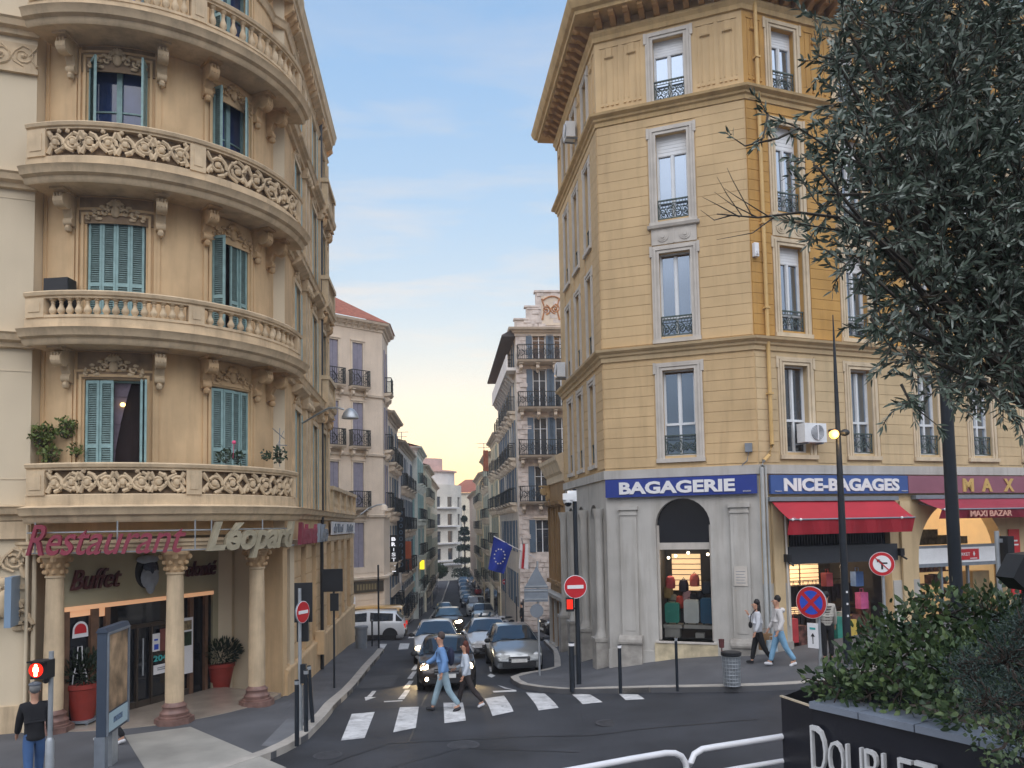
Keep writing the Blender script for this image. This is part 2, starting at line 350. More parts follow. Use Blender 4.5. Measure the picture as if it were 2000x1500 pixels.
def strip(name, A, B, h, mat, n=30, m=8, skirt=.2, hb=None, extra=0):
    """surface lying h above the ground between polylines A and B, with side skirts"""
    mb = MB(); a, b = resample(A, n), resample(B, n); hb = h if hb is None else hb
    rows = []
    for p, q in zip(a, b):
        rows.append([mb.P((*(p.lerp(q, k/m)), g(*p.lerp(q, k/m))+h+(hb-h)*k/m)) for k in range(m+1)])
    for r1, r2 in zip(rows, rows[1:]):
        for k in range(m): mb.face([r1[k], r1[k+1], r2[k+1], r2[k]])
    if skirt:
        for k in (0, m):
            lo = [mb.P((mb.v[r[k]][0], mb.v[r[k]][1], mb.v[r[k]][2]-skirt-max(h, hb))) for r in rows]
            for i in range(n): mb.face([rows[i][k], rows[i+1][k], lo[i+1], lo[i]])
        for r in (rows[0], rows[-1]):
            lo = [mb.P((mb.v[i][0], mb.v[i][1], mb.v[i][2]-skirt-h)) for i in r]
            for i in range(m): mb.face([r[i], r[i+1], lo[i+1], lo[i]])
    return mb.build(name, mat)
def pix(L_, h=0): return [og(x, y, h)[:2] for x, y in L_]
# left pavement: kerb line then the building line
KL = pix([(300, 1560), (470, 1505), (545, 1478), (600, 1447), (640, 1405), (668, 1372), (694, 1345), (722, 1308), (742, 1285), (750, 1273)])
KL = [(-14, 10.6), (-9, 12.3)] + KL
WL = [(-16, 14.9), (-10.8, 16.8), (-9.9, 17.1), (-8.8, 18.4), (-7.2, 19.2), (-6.2, 20.4), (-6.4, 23), (-6.8, 28), (-7.3, 33), (-8.05, 39)]
structure(strip('pavement', [(-40, 2)]+KL, [(-40, 7)]+WL, .13, M['pave'], 46, 10))
def manhole(px, py, r, lab):
    q = og(px, py); m = MB(); m.lathe(q.x, q.y, [(r, q.z-.02), (r, q.z+.006)], 22)
    for k in range(-3, 4): w = math.sqrt(max(0, (r*.85)**2-(k*r*.24)**2)); m.box(q.x-w, q.x+w, q.y+k*r*.24-.012, q.y+k*r*.24+.012, q.z, q.z+.011)
    tag(m.build('manhole_cover', pm('worn_iron_cover', (.05, .05, .055), .6, .3, 6, .2)), lab, 'manhole cover')
def kerb(name, line, off, h=.145, w=.24):
    A = resample(line, 60); B = []
    for i, p in enumerate(A):
        t = (A[min(i+1, 60)]-A[max(i-1, 0)]).normalized(); B.append(p+Vector((-t.y, t.x))*off)
    return structure(strip(name, A, B, h, M['kerb'], 60, 1))
kerb('kerb', KL, .26)
# right pavement
KR = pix([(1100, 1252), (1085, 1275), (1075, 1306), (1050, 1318), (995, 1327), (1000, 1336), (1018, 1346), (1060, 1352), (1200, 1355), (1350, 1353), (1500, 1350), (1600, 1345)])
KR = KR + [(14, 21.6), (20, 23.6), (34, 28.6)]
KR[0] = (1.35, 36.5); KR[1] = (1.55, 31); KR[2] = (1.30, 26)
WR = [(2.0, 36.5), (2.2, 30), (2.8, 24.2), (2.9, 23.6), (3.2, 23.4), (4, 23.1), (7, 22), (9, 22.7), (15, 25), (36, 32.6)]
structure(strip('pavement', KR, WR, .13, M['pave'], 60, 10, hb=.19))
kerb('kerb', KR, .22)
# paler slab area before the restaurant door and a patch by the kerb
def patch(name, px, h, mat):
    A = pix(px[:2], .13); B = pix(px[2:], .13); return structure(strip(name, A, B, h, mat, 8, 8, skirt=0))
patch('stone_paving', [(243, 1437), (300, 1530), (372, 1420), (560, 1500)], .137, M['pave_l'])
patch('pavement_patch', [(510, 1457), (548, 1462), (560, 1405), (598, 1405)], .137, pm('pale_pavement_patch', (.15, .155, .165), .9, .2, 2, .4, 60))
# far pavements of the street
FL = lambda y: -7.9-.06*(y-47)
FRX = lambda y: .4-.09*(y-50)
structure(strip('pavement', [(FL(47.5)+1.7, 48), (FL(150)+1.6, 150)], [(FL(47.5)-.5, 48), (FL(150)-.5, 150)], .12, M['pave'], 30, 2))
structure(strip('pavement', [(FRX(50)+.5, 50), (FRX(150)+.5, 150)], [(FRX(50)-1.2, 50), (FRX(150)-1.0, 150)], .12, M['pave'], 30, 2))
kerb('kerb', [(FL(150)+1.6, 150), (FL(47.5)+1.7, 48)], -.18)
# ---------------------------------------------------------------- road markings
def marks(name, quads, mat, h=.008, parent=None):
    mb = MB()
    for q in quads:
        p = [og(*c) for c in q]; n = 5
        ids = [[mb.P((lambda v: (v.x, v.y, g(v.x, v.y)+h))(p[0].lerp(p[1], i/n).lerp(p[3].lerp(p[2], i/n), j/n))) for i in range(n+1)] for j in range(n+1)]
        for a, b in zip(ids, ids[1:]):
            for i in range(n): mb.face([a[i], a[i+1], b[i+1], b[i]])
    return structure(mb.build(name, mat))
marks('crossing_stripes', [[(687, 1395), (732, 1391), (712, 1442), (666, 1447)], [(781, 1382), (818, 1381), (812, 1422), (768, 1431)], [(866, 1373), (904, 1373), (910, 1408), (868, 1413)],
    [(946, 1365), (984, 1359), (1003, 1390), (962, 1399)], [(1027, 1353), (1064, 1355), (1091, 1383), (1052, 1388)], [(1115, 1355), (1152, 1357), (1177, 1372), (1138, 1376)], [(1209, 1356), (1246, 1357), (1259, 1366), (1222, 1368)]], M['paint'])
dash = []
for (x0, y0, x1, y1, w) in [(777, 1366, 791, 1348, 10), (786, 1345, 799, 1330, 9), (795, 1326, 806, 1312, 8), (803, 1309, 811, 1298, 7), (822, 1240, 826, 1232, 5), (826, 1230, 829, 1224, 5)]:
    dash.append([(x1, y1), (x1+w, y1), (x0+w+2, y0), (x0, y0)])
for (x0, y0, x1, y1, w) in [(829, 1222, 841, 1196, 6), (846, 1186, 857, 1143, 4), (859, 1138, 870, 1124, 3), (750, 1252, 760, 1240, 0)]:
    if w: dash.append([(x1, y1), (x1+w*.7, y1), (x0+w, y0), (x0, y0)])
marks('lane_line', dash, M['paint'])
marks('crossing_stripes', [[(781, 1257), (800, 1257), (797, 1268), (778, 1269)], [(801, 1242), (816, 1241), (813, 1246), (796, 1247)], [(834, 1238), (856, 1238), (857, 1244), (833, 1244)], [(908, 1228), (922, 1229), (926, 1237), (908, 1238)], [(910, 1252), (932, 1252), (936, 1263), (912, 1264)],
    [(741, 1258), (756, 1258), (750, 1268), (735, 1268)], [(823, 1198), (833, 1198), (832, 1204), (821, 1204)], [(801, 1201), (811, 1201), (808, 1205), (798, 1205)]], M['paint'])
marks('road_arrow', [[(727, 1350), (735, 1350), (725, 1362), (716, 1362)], [(712, 1362), (735, 1362), (714, 1369), (714, 1369)], [(955, 1302), (962, 1302), (964, 1312), (957, 1312)], [(958, 1316), (968, 1320), (960, 1324), (952, 1320)], [(971, 1338), (990, 1344), (1010, 1349), (985, 1345)]], M['paint'])
marks('asphalt_patch', [[(700, 1322), (781, 1318), (765, 1342), (684, 1346)]], M['asph2'], .006)
marks('stop_line', [[(962, 1350), (1008, 1348), (1009, 1351), (964, 1353)], [(750, 1370), (786, 1368), (786, 1370), (750, 1372)]], M['paint'])
# terrace (out of view, carries rail, planter and olive tree)
mb = MB(); mb.slab([(-6, -8), (12, -8), (12, 2.5), (9, 5.5), (3.6, 7.2), (.4, 7.2), (-6, 7.2)], -.3, 1.45)
structure(mb.build('terrace', M['pave']))
# ---------------------------------------------------------------- right corner building
RB = empty('corner_building', (6.5, 26, 0), 'yellow corner apartment block with blue luggage shop signs on its ground floor', 'building')
VLx, VLy, VRx, VRy = 2.85, 23.345, 7.02, 21.81
fc = fr(VLx, VLy, VRx-VLx, VRy-VLy); LC = math.hypot(VRx-VLx, VRy-VLy)
fa = fr(VRx, VRy, .9383, .3457); LA = 17.0
LS = 6.9; sx0, sy0 = VLx-.1129*LS, VLy+.9936*LS
fs = fr(sx0, sy0, .1129, -.9936)
ZW = [(6.35, 8.92), (9.93, 12.48), (13.5, 16.15), (17.22, 19.15)]
def glass_thin():
    m = bpy.data.materials.new('clear_shop_glass'); m.use_nodes = True; t = m.node_tree; n = t.nodes; l = t.links; n.clear()
    o = n.new('ShaderNodeOutputMaterial'); a = n.new('ShaderNodeBsdfTransparent'); a.inputs[0].default_value = (.8, .82, .82, 1)
    b = n.new('ShaderNodeBsdfGlossy'); b.inputs['Roughness'].default_value = .03; b.inputs[0].default_value = (.8, .85, .9, 1)
    f = n.new('ShaderNodeFresnel'); f.inputs[0].default_value = 1.45; x = n.new('ShaderNodeMixShader')
    l.new(f.outputs[0], x.inputs[0]); l.new(a.outputs[0], x.inputs[1]); l.new(b.outputs[0], x.inputs[2]); l.new(x.outputs[0], o.inputs[0]); return m
M['clear'] = glass_thin()
def railing(mp, s0, s1, z0, z1, d, parent, mat, units=1, name='railing'):
    mb = MB(mp)
    mb.box(s0, s1, d-.02, d+.03, z1-.04, z1); mb.box(s0, s1, d-.015, d+.015, z0, z0+.03); mb.box(s0, s1, d-.01, d+.01, z0+(z1-z0)*.78, z0+(z1-z0)*.78+.02)
    for x in (s0+.01, s1-.01): mb.box(x-.012, x+.012, d-.012, d+.012, z0, z1)
    scrollwork(mb, s0+.02, s1-.02, z0+.03, z0+(z1-z0)*.78, d, .014, 4, units)
    k = max(3, int((s1-s0)/.09))
    for i in range(1, k): mb.box(s0+(s1-s0)*i/k-.007, s0+(s1-s0)*i/k+.007, d-.007, d+.007, z0+(z1-z0)*.78, z1)
    return mb.build(name, mat, parent)
def window_r(mp, s0, s1, z0, z1, trim, parent, glass='glass_sky', roll=.2, sill=.5, rail=True, ears=True, lintel=False, d=0):
    w = s1-s0
    fb = MB(mp); t = .045; dd = d-.20
    fb.box(s0, s0+t, dd-.04, dd+.03, z0, z1); fb.box(s1-t, s1, dd-.04, dd+.03, z0, z1); fb.box(s0+t, s1-t, dd-.04, dd+.03, z1-t, z1); fb.box(s0+t, s1-t, dd-.04, dd+.03, z0, z0+t)
    c = (s0+s1)/2; zr = z1-(z1-z0)*roll; zs = z0+sill
    fb.box(c-.035, c+.035, dd-.04, dd+.04, z0+t, zr); fb.box(s0+t, s1-t, dd-.04, dd+.035, zs-.035, zs+.035)
    for a in (s0+t, c+.035):
        b = (c-.035) if a < c else (s1-t)
        fb.box(a, a+.022, dd-.04, dd+.01, zs, zr); fb.box(b-.022, b, dd-.04, dd+.01, zs, zr)
    W_ = fb.build('window', M['white'], parent)
    gb = MB(mp); gb.quad((s0+t, dd-.02, z0+t), (s1-t, dd-.02, z0+t), (s1-t, dd-.035, zr), (s0+t, dd-.035, zr)); gb.build('pane', M[glass], W_, recalc=False)
    rb = MB(mp)
    if roll > .05:
        rb.box(s0+t, s1-t, dd-.03, dd+.02, zr, z1-t)
        for k in range(5): rb.box(s0+t, s1-t, dd+.02, dd+.028, zr+.02+k*(z1-zr)/6, zr+.02+k*(z1-zr)/6+(z1-zr)/8)
        rb.build('roller_shutter', M['rolls'], W_)
    sb = MB(mp); o = .22
    a, b, e, f_ = s0-o, s1+o, z0-.14, z1+.20
    for (q, pr) in ((o, .035), (o-.07, .06), (.05, .045)):
        sb.box(s0-q, s0-q+.06, d, d+pr, e, z1+q); sb.box(s1+q-.06, s1+q, d, d+pr, e, z1+q); sb.box(s0-q+.06, s1+q-.06, d, d+pr, z1+q-.06, z1+q)
    sb.box(a+.01, s0, d, d+.028, e, z1+o-.01); sb.box(s1, b-.01, d, d+.028, e, z1+o-.01); sb.box(s0, s1, d, d+.028, z1, z1+o-.01)
    sb.box(a-.02, b+.02, d, d+.09, e-.06, e+.06)
    if ears:
        for x in (a-.05, b-.03): sb.box(x, x+.08, d, d+.05, z1-.1, z1+o+.01)
    if lintel:
        sb.box(a, b, d, d+.03, z1+o, z1+o+.30); sb.prof([(d, z1+o+.28), (d+.05, z1+o+.28), (d+.10, z1+o+.36), (d+.14, z1+o+.38), (d+.14, z1+o+.42), (d, z1+o+.44)], a-.08, b+.08)
    sb.build('surround', trim, W_)
    if rail: railing(mp, s0+.01, s1-.01, z0+.03, z0+.62, d-.06, W_, M['iron_g' if glass != 'glass_dark' else 'iron'], 2)
    return W_
def courses(mp, s0, s1, z0, z1, holes, pitch=.305, d=0, mb=None):
    mb = mb or MB(mp); z = z0
    while z < z1-.05:
        zt = min(z+pitch-.012, z1); xs = [(s0, s1)]
        for (a, b, c, e) in holes:
            if c < zt and e > z:
                nx = []
                for (p, q) in xs:
                    if b <= p or a >= q: nx.append((p, q)); continue
                    if a > p: nx.append((p, a))
                    if b < q: nx.append((b, q))
                xs = nx
        for (p, q) in xs:
            if q-p > .02: mb.box(p, q, -.01, .022, z, zt)
        z += pitch
    return mb
CORN = lambda z: [(0, z-.34), (.05, z-.32), (.06, z-.2), (.12, z-.16), (.13, z-.10), (.24, z-.03), (.26, z+.04), (.04, z+.08), (0, z+.08)]
def facade_right(mp, ln, wins, base, wmat, tag_, trim, is_st=False, e0=0, e1=0, wmat1=None):
    ops = [(a, b, z0, z1) for (a, b) in wins for (z0, z1) in ZW]
    holes = [(a-.24, b+.24, z0-.2, z1+(.66 if i in (0,) else .24)) for (a, b) in wins for i, (z0, z1) in enumerate(ZW)] + [(a-.24, b+.24, 11, 13.7) for a, b in wins]
    holes = [(a-.26, b+.26, z0-.22, z1+.24) for (a, b) in wins for i, (z0, z1) in enumerate(ZW)] + [(a-.22, b+.22, 12.48, 13.4) for a, b in wins]
    mb = MB(mp); wall(mb, 0, ln, 5.7, 9.6, [o for o in ops if o[3] < 9.6]); courses(mp, .02, ln-.02, 6.05, 9.2, holes, mb=mb); mb.build('wall', wmat1 or wmat, RB, recalc=False)
    mb = MB(mp); wall(mb, 0, ln, 9.6, 20.4, [o for o in ops if o[2] > 9.6]); courses(mp, .02, ln-.02, 9.75, 16.7, holes, mb=mb); wall_up = mb
    mb = MB(mp); k = int(ln/.42)
    for i in range(k):
        x = (i+.5)*ln/k; mb.prof([(0, 20.1), (.6, 20.1), (.6, 20.0), (.52, 19.93), (.4, 19.95), (.2, 19.82), (0, 19.78)], x-.085, x+.085)
    mb.build('modillions', M['brownc'], RB)
    # attic storey set back
    mb = MB(mp); mb.box(0, ln, -.5, -.25, 20.58, 22.4); mb.build('attic_wall', wmat, RB)
    # top floor fluted panels
    mb = wall_up; edges = sorted([0.1]+[v for a, b in wins for v in (a-.3, b+.3)]+[ln-.1])
    for a, b in zip(edges[::2], edges[1::2]):
        if b-a < .5: continue
        kk = 2 if b-a > 1.1 else 1; w = (b-a)/kk
        for j in range(kk):
            c = a+w*(j+.5)
            for x in (c-w*.36, c-w*.16, c+w*.16, c+w*.36): mb.box(x-.012, x+.012, 0, .018, 17.5, 19.2)
            mb.box(c-w*.42, c+w*.42, 0, .022, 19.24, 19.30)
            mb.box(c-.09, c+.09, 0, .03, 18.95, 19.22); mb.prof([(0, 18.86), (.06, 18.9), (.07, 18.95), (0, 18.95)], c-.14, c+.14)
            for q in range(4): mb.box(c-w*.33+q*w*.22-.04, c-w*.33+q*w*.22+.04, 0, .03, 17.36, 17.42)
    mb.build('wall', wmat, RB, label=tag_, recalc=False)
PATH_R = [(sx0+4, sy0+.45), (sx0, sy0), (VLx, VLy), (VRx, VRy), (VRx+LA*.9383, VRy+LA*.3457)]
for z, mt in ((9.62, M['yel_p']), (17.05, M['corn'])):
    mb = MB(); mb.sweep(PATH_R, CORN(z)); mb.build('cornice', mt, RB)
mb = MB(); mb.sweep(PATH_R, [(0, 5.72), (.06, 5.72), (.06, 5.98), (0, 5.98)]); mb.build('string_course', M['base_gr'], RB)
mb = MB(); mb.sweep(PATH_R, [(0, 19.45), (.06, 19.47), (.08, 19.6), (.14, 19.7), (.14, 19.78), (0, 19.78)]); mb.build('frieze', M['corn'], RB)
mb = MB(); mb.sweep(PATH_R, [(0, 20.1), (.68, 20.1), (.70, 20.2), (.80, 20.26), (.88, 20.42), (.92, 20.55), (0, 20.6)]); mb.build('eave', M['corn'], RB)
facade_right(fc, LC, [(1.81, 2.75)], None, M['yel_c'], 'pale yellow wall with thin horizontal joints', M['trim_w'], e0=1, e1=1)
AW = [(1.0, 1.86), (3.45, 4.28), (6.1, 6.95), (8.4, 9.25), (10.8, 11.65), (13.2, 14.05)]
facade_right(fa, LA, AW, None, M['yel_a'], 'deep ochre wall with thin horizontal joints', M['trim_b'], e0=1, wmat1=M['yel_p'])
facade_right(fs, LS, [(1.3, 1.95), (3.1, 3.75), (5.0, 5.65)], None, M['yel_c'], 'yellow wall on the street side', M['trim_w'], e1=1)
for i, (z0, z1) in enumerate(ZW):
    window_r(fc, 1.81, 2.75, z0, z1, M['trim_w'], RB, roll=[.04, .04, .24, .26][i] if i else .04, sill=[.95, .02, .02, .02][i] if i != 1 else .6)
    for j, (a, b) in enumerate(AW):
        if j > 4 and i > 0: continue
        window_r(fa, a, b, z0, z1, M['trim_b'], RB, glass='glass_sky' if (i+j) % 4 or i == 3 else 'glass', roll=[.04, .2, .26, .26][i], sill=[.95, .5, .02, .02][i], rail=not (i == 0 and j == 0))
    for (a, b) in [(1.3, 1.95), (3.1, 3.75), (5.0, 5.65)]:
        window_r(fs, a, b, z0, z1, M['trim_w'], RB, glass='glass', roll=.04, sill=.5, rail=True)
# decorated panel with roundels between two storeys of the chamfer
def roundels(mp, a, b):
    mb = MB(mp); mb.box(a-.2, b+.2, 0, .03, 12.74, 13.28); mb.prof([(0, 13.22), (.1, 13.24), (.13, 13.32), (0, 13.36)], a-.3, b+.3)
    c = (a+b)/2; mb.box(c-.03, c+.03, .03, .045, 12.76, 13.2)
    for x in (c-.33, c+.33):
        mb.disc((x, 12.98), .17, .03, .05, 20); mb.disc((x, 12.98), .12, .05, .062, 20); mb.disc((x, 12.98), .06, .062, .085, 16)
    mb.build('roundel_panel', M['trim_w'] if mp is fc else M['trim_b'], RB)
roundels(fc, 1.81, 2.75)
for a, b in AW[:4]: roundels(fa, a, b)
# dormers and mansard on the street side
mb = MB(); mb.slab([(sx0+.5, sy0), (VLx+.5, VLy+.5), (VRx, VRy+.55), (VRx+15.5, VRy+6.3), (VRx+12, VRy+12), (sx0+4, sy0+2)], 22.3, 22.5); mb.build('flat_roof', M['grey_s'], RB)
mb = MB(fs)
for x in (.9, 3.0, 5.2): mb.box(x, x+.9, -.1, .15, 20.55, 21.7); mb.box(x-.08, x+.98, -.15, .22, 21.7, 21.82)
mb.build('dormer', M['trim_w'], RB)
mb = MB(); mb.slab([(sx0+.2, sy0-.01), (sx0+8, sy0+.8), (VRx+10, VRy+9), (VRx+LA*.938, VRy+LA*.3457)], 0, 20.3); 
# closing back walls
bk = MB(); P0 = (sx0, sy0); P1 = (sx0+9, sy0+1.0); P2 = (VRx+LA*.9383, VRy+LA*.3457)
bk.quad((*P0, -1), (*P1, -1), (*P1, 22.3), (*P0, 22.3)); bk.quad((*P1, -1), (*P2, 0), (*P2, 22.3), (*P1, 22.3)); bk.build('wall', M['yel_c'], RB, label='plain rear wall')
# ground floor, chamfer
A0, A1, ZS, ZSP = 1.47, 3.05, .92, 4.30
mb = MB(fc); wall(mb, 0, LC, -.5, 5.74, [(A0, A1, ZS, 5.12)], depth=.35); arch(mb, A0, A1, ZSP, 5.12, 0, .35); mb.build('wall', M['base_gr'], RB, label='grey painted ground floor wall around an arched shop window')
mb = MB(fc)
mb.box(-.02, 1.42, 0, .05, -.5, .62); mb.build('wall_base', M['base_gr'], RB); mb = MB(fc); mb.box(3.12, LC+.02, 0, .05, -.3, .95)
mb.build('wall_base', M['base_gr'], RB)
for a in (.42, 3.62):
    mb = MB(fc); mb.box(a, a+.5, 0, .10, .95, 4.85); mb.box(a-.05, a+.55, 0, .15, 4.78, 4.9); mb.box(a-.02, a+.52, 0, .13, 4.62, 4.68); mb.box(a+.10, a+.40, .10, .115, 1.2, 4.5)
    mb.build('pilaster', M['base_gr'], RB)
    mb = MB(fc); mb.box(a-.08, a+.58, 0, .2, -.5, .82); mb.prof([(0, .82), (.24, .82), (.25, .88), (.22, .95), (.16, 1.0), (.12, 1.06), (0, 1.06)], a-.1, a+.6)
    mb.build('plinth', M['base_st'], RB)
mb = MB(fc); mb.box(1.36, 3.16, 0, .07, -.4, .86); mb.build('plinth', M['base_y'], RB, label='chipped cream plinth under the arched shop window')
mb = MB(fc)
t = .06; d0 = -.3
mb.box(A0, A0+t, d0, d0+.08, ZS, ZSP); mb.box(A1-t, A1, d0, d0+.08, ZS, ZSP); mb.box(A0+t, A1-t, d0, d0+.09, 3.58, 3.78); mb.box(A0-.08, A1+.08, -.33, .10, ZS-.05, ZS)
mb.build('shop_window_frame', M['trim_w'], RB)
r_ = (A1-A0)/2; cx = (A0+A1)/2
mb = MB(fc); mb.poly([(A0, d0, 3.7), (A1, d0, 3.7)]+[(cx+r_*math.cos(PI*i/16), d0, ZSP+r_*math.sin(PI*i/16)) for i in range(17)]); mb.build('pane', M['glass_dark'], RB, recalc=False)
mb = MB(fc); mb.quad((A0+t, d0+.02, ZS), (A1-t, d0+.02, ZS), (A1-t, d0+.02, 3.6), (A0+t, d0+.02, 3.6)); mb.build('pane', M['clear'], RB, recalc=False)
# display interior
M['int_d'] = pm('dark_shop_interior', (.03, .028, .03), .8, .3, 2, 0); M['int_w'] = pm('glowing_slatwall', (.75, .55, .33), .7, .1, 3, 0, emit=.95, ecol=(1, .66, .36)); M['lampw'] = pm('warm_lamp', (1, .9, .7), .5, 0, 1, 0, emit=9, ecol=(1, .82, .55))  # slatwall boards glow by themselves, standing in for lamplight on them
mb = MB(fc); x0, x1 = A0-.1, A1+.3
mb.quad((x0, -2.4, .5), (x1, -2.4, .5), (x1, -2.4, 3.7), (x0, -2.4, 3.7)); mb.quad((x0, -.36, .5), (x0, -2.4, .5), (x0, -2.4, 3.7), (x0, -.36, 3.7)); mb.quad((x1, -.36, .5), (x1, -2.4, .5), (x1, -2.4, 3.7), (x1, -.36, 3.7))
mb.quad((x0, -.36, .95), (x1, -.36, .95), (x1, -2.4, .95), (x0, -2.4, .95)); mb.quad((x0, -.36, 3.66), (x1, -.36, 3.66), (x1, -2.4, 3.66), (x0, -2.4, 3.66)); mb.build('display_interior', M['int_d'], RB, recalc=False)
mb = MB(fc)
for k in range(7): mb.box(A0+.1, A0+1.0, -2.36, -2.3, 2.2+k*.17, 2.34+k*.17)
mb.build('slatwall', M['int_w'], RB)
mb = MB(fc)
for (x, z) in ((A0+.2, 3.3), (A0+.42, 3.36), (A1-.2, 3.4), (A0+.8, 3.45)): mb.ball((x, -1.0, z), .045)
mb.build('spotlights', M['lampw'], RB)
def suitcase(mp, s, d, z, w, h, col, label, name='suitcase'):
    base = Vector(mp(s, d, z)); t = tag(bpy.data.objects.new(name, None), label, 'suitcase', 'suitcases in the arched shop window'); COL.objects.link(t); t.location = base
    mt = pm(name+label[:9], col, .45, .06, 5, .05)
    mb = MB(mp); pts = []
    for (cx_, cz_, a0) in ((w/2-.07, h-.07, 0), (-w/2+.07, h-.07, 90), (-w/2+.07, .11, 180), (w/2-.07, .11, 270)):
        for k in range(4): a = R(a0+30*k); pts.append((s+cx_+.07*math.cos(a), z+cz_+.07*math.sin(a)))
    mb.prism(pts, d-.13, d+.13); 
    for k in range(7): x = s-w/2+.09+k*(w-.18)/6; mb.box(x-.012, x+.012, d+.13, d+.142, z+.12, z+h-.08)
    mb.build('shell', mt, t)
    mb = MB(mp); mb.tube([(s-.1, d, z+h), (s-.1, d, z+h+.07), (s+.1, d, z+h+.07), (s+.1, d, z+h)], .012); mb.build('handle', M['black'], t)
    mb = MB(mp); [mb.ball((s+q, d+e_, z+.03), .03) for q in (-w/2+.08, w/2-.08) for e_ in (-.08, .08)]; mb.build('wheels', M['black'], t)
suitcase(fc, A0+.33, -.62, 1.35, .42, .62, (.05, .33, .26), 'green suitcase in the arched shop window, left of the white one')
suitcase(fc, A0+.90, -.62, 1.35, .44, .72, (.75, .76, .74), 'white suitcase in the middle of the arched shop window')
suitcase(fc, A0+1.36, -.62, 1.35, .38, .78, (.04, .13, .24), 'dark blue suitcase at the right side of the arched shop window')
mb = MB(fc); mb.box(A0+.08, A0+.62, -.9, -.42, 1.24, 1.34); mb.box(A0+.68, A1-.05, -.9, -.42, 1.24, 1.34); mb.box(A0+.1, A0+.55, -.8, -.5, .96, 1.24); mb.box(A0+1.0, A0+1.25, -.7, -.5, .96, 1.1)
tag(mb.build('display_shelf', M['trim_w']), 'white display shelf holding the suitcases in the arched shop window', 'shelf')
def bag(mp, s, d, z, sc, col, label, name='backpack', grp='backpacks hanging in the arched shop window'):
    mb = MB(mp); k_ = .12 if d else 0; mb.lathe(s, d, [(.02*sc, z-.21*sc), (.13*sc, z-.20*sc), (.155*sc, z-.16*sc), (.155*sc, z+.05*sc), (.12*sc, z+.16*sc), (.05*sc, z+.2*sc)], 12); mb.box(s-.10*sc, s+.10*sc, d+.08*sc, d+.17*sc, z-.17*sc, z-.02*sc); mb.box(s-.11*sc, s+.11*sc, d+.13*sc, d+.15*sc, z+.02*sc, z+.035*sc)
    t = tag(bpy.data.objects.new(name, None), label, 'bag', grp); COL.objects.link(t); t.location = mp(s, d, z)
    mb.build('bag_body', pm('bag_'+label[:14], col, .7, .1, 6, .1), t, smooth=True)
    mb = MB(mp); [mb.tube([(s+q, d-.05, z+.17*sc), (s+q*1.5, d-.12*sc, z+.05), (s+q, d-.08*sc, z-.15*sc)], .015, 5) for q in (-.07, .07)]; mb.tube([(s-.04, d, z+.18*sc), (s, d, z+.26*sc), (s+.04, d, z+.18*sc)], .012, 5); mb.build('strap', M['black'], t)
for (a, z, c, l) in [(.22, 2.55, (.65, .12, .13), 'pink red backpack highest at the left of the arched shop window'), (.95, 2.62, (.75, .16, .13), 'coral backpack hanging in the middle of the arched shop window'), (.62, 2.45, (.04, .035, .05), 'black backpack with a red tag between the two pink backpacks'),
                     (.5, 1.95, (.55, .07, .05), 'red handbag hanging below the pink backpack in the arched window'), (.88, 2.05, (.02, .02, .03), 'black handbag hanging below the coral backpack'), (.28, 2.0, (.3, .28, .22), 'beige handbag low at the left edge of the arched window'), (1.12, 2.1, (.05, .05, .06), 'black handbag with a pale badge right of the coral backpack'), (.15, 2.25, (.45, .30, .12), 'small tan bag hanging under the left pink backpack in the arched window'), (.72, 2.12, (.5, .28, .3), 'small dusty pink bag hanging in the centre of the arched window'), (1.3, 2.4, (.06, .07, .10), 'dark blue backpack at the right side of the arched window')]:
    bag(fc, A0+a, -1.1, z, .95, c, l)
la = bpy.data.lights.new('shop_lamp', 'POINT'); la.energy = 34; la.color = (1, .8, .55); la.shadow_soft_size = .1; lo = bpy.data.objects.new('shop_lamp', la); COL.objects.link(lo); lo.location = fc(A0+.4, -1.2, 3.4); lo.parent = RB; lo.location = Vector(fc(A0+.4, -1.2, 3.4))-RB.location
# signs
def signboard(name, mp, s0, s1, z0, z1, mat, label, txts, d=.06, cat='sign'):
    t = tag(bpy.data.objects.new(name, None), label, cat); COL.objects.link(t); t.location = mp((s0+s1)/2, d, z0)
    mb = MB(mp); mb.box(s0, s1, d, d+.09, z0, z1); mb.build('board', mat, t)
    for (tx, cx_, z_, h_, w_, mt, kw) in txts:
        mb = MB(mp); add_text(mb, tx, 1, cx_, z_, d+.09, .03, height=h_, width=w_, **kw); mb.build('lettering', mt, t, recalc=False)
    return t
M['navy'] = pm('navy_sign_board', (.018, .042, .25), .45, .06, 2, .02); M['navy2'] = pm('faded_blue_sign_board', (.045, .10, .30), .45, .06, 2, .02); M['mauve'] = pm('mauve_sign_board', (.26, .105, .145), .6, .1, 2, .02); M['gold'] = pm('gold_letters', (.55, .38, .13), .5, .1, 4, 0)
B_ = dict(bold=.04)
signboard('shop_sign', fc, .02, LC-.05, 5.16, 5.70, M['navy'], 'dark blue sign reading BAGAGERIE over the arched shop window', [('BAGAGERIE', 2.12, 5.24, .37, 3.35, M['white_s'], B_), ('BAGAGES', 4.12, 5.22, .035, .22, M['white_s'], {})], d=.062)
signboard('shop_sign', fa, .28, 5.40, 5.14, 5.68, M['navy2'], 'blue sign reading NICE-BAGAGES above a red awning', [('NICE-BAGAGES', 2.88, 5.21, .38, 4.3, M['white_s'], B_), ('Bagages', .53, 5.2, .03, .22, M['white_s'], {}), ('Bagages', 5.24, 5.2, .03, .22, M['white_s'], {})], d=.062)
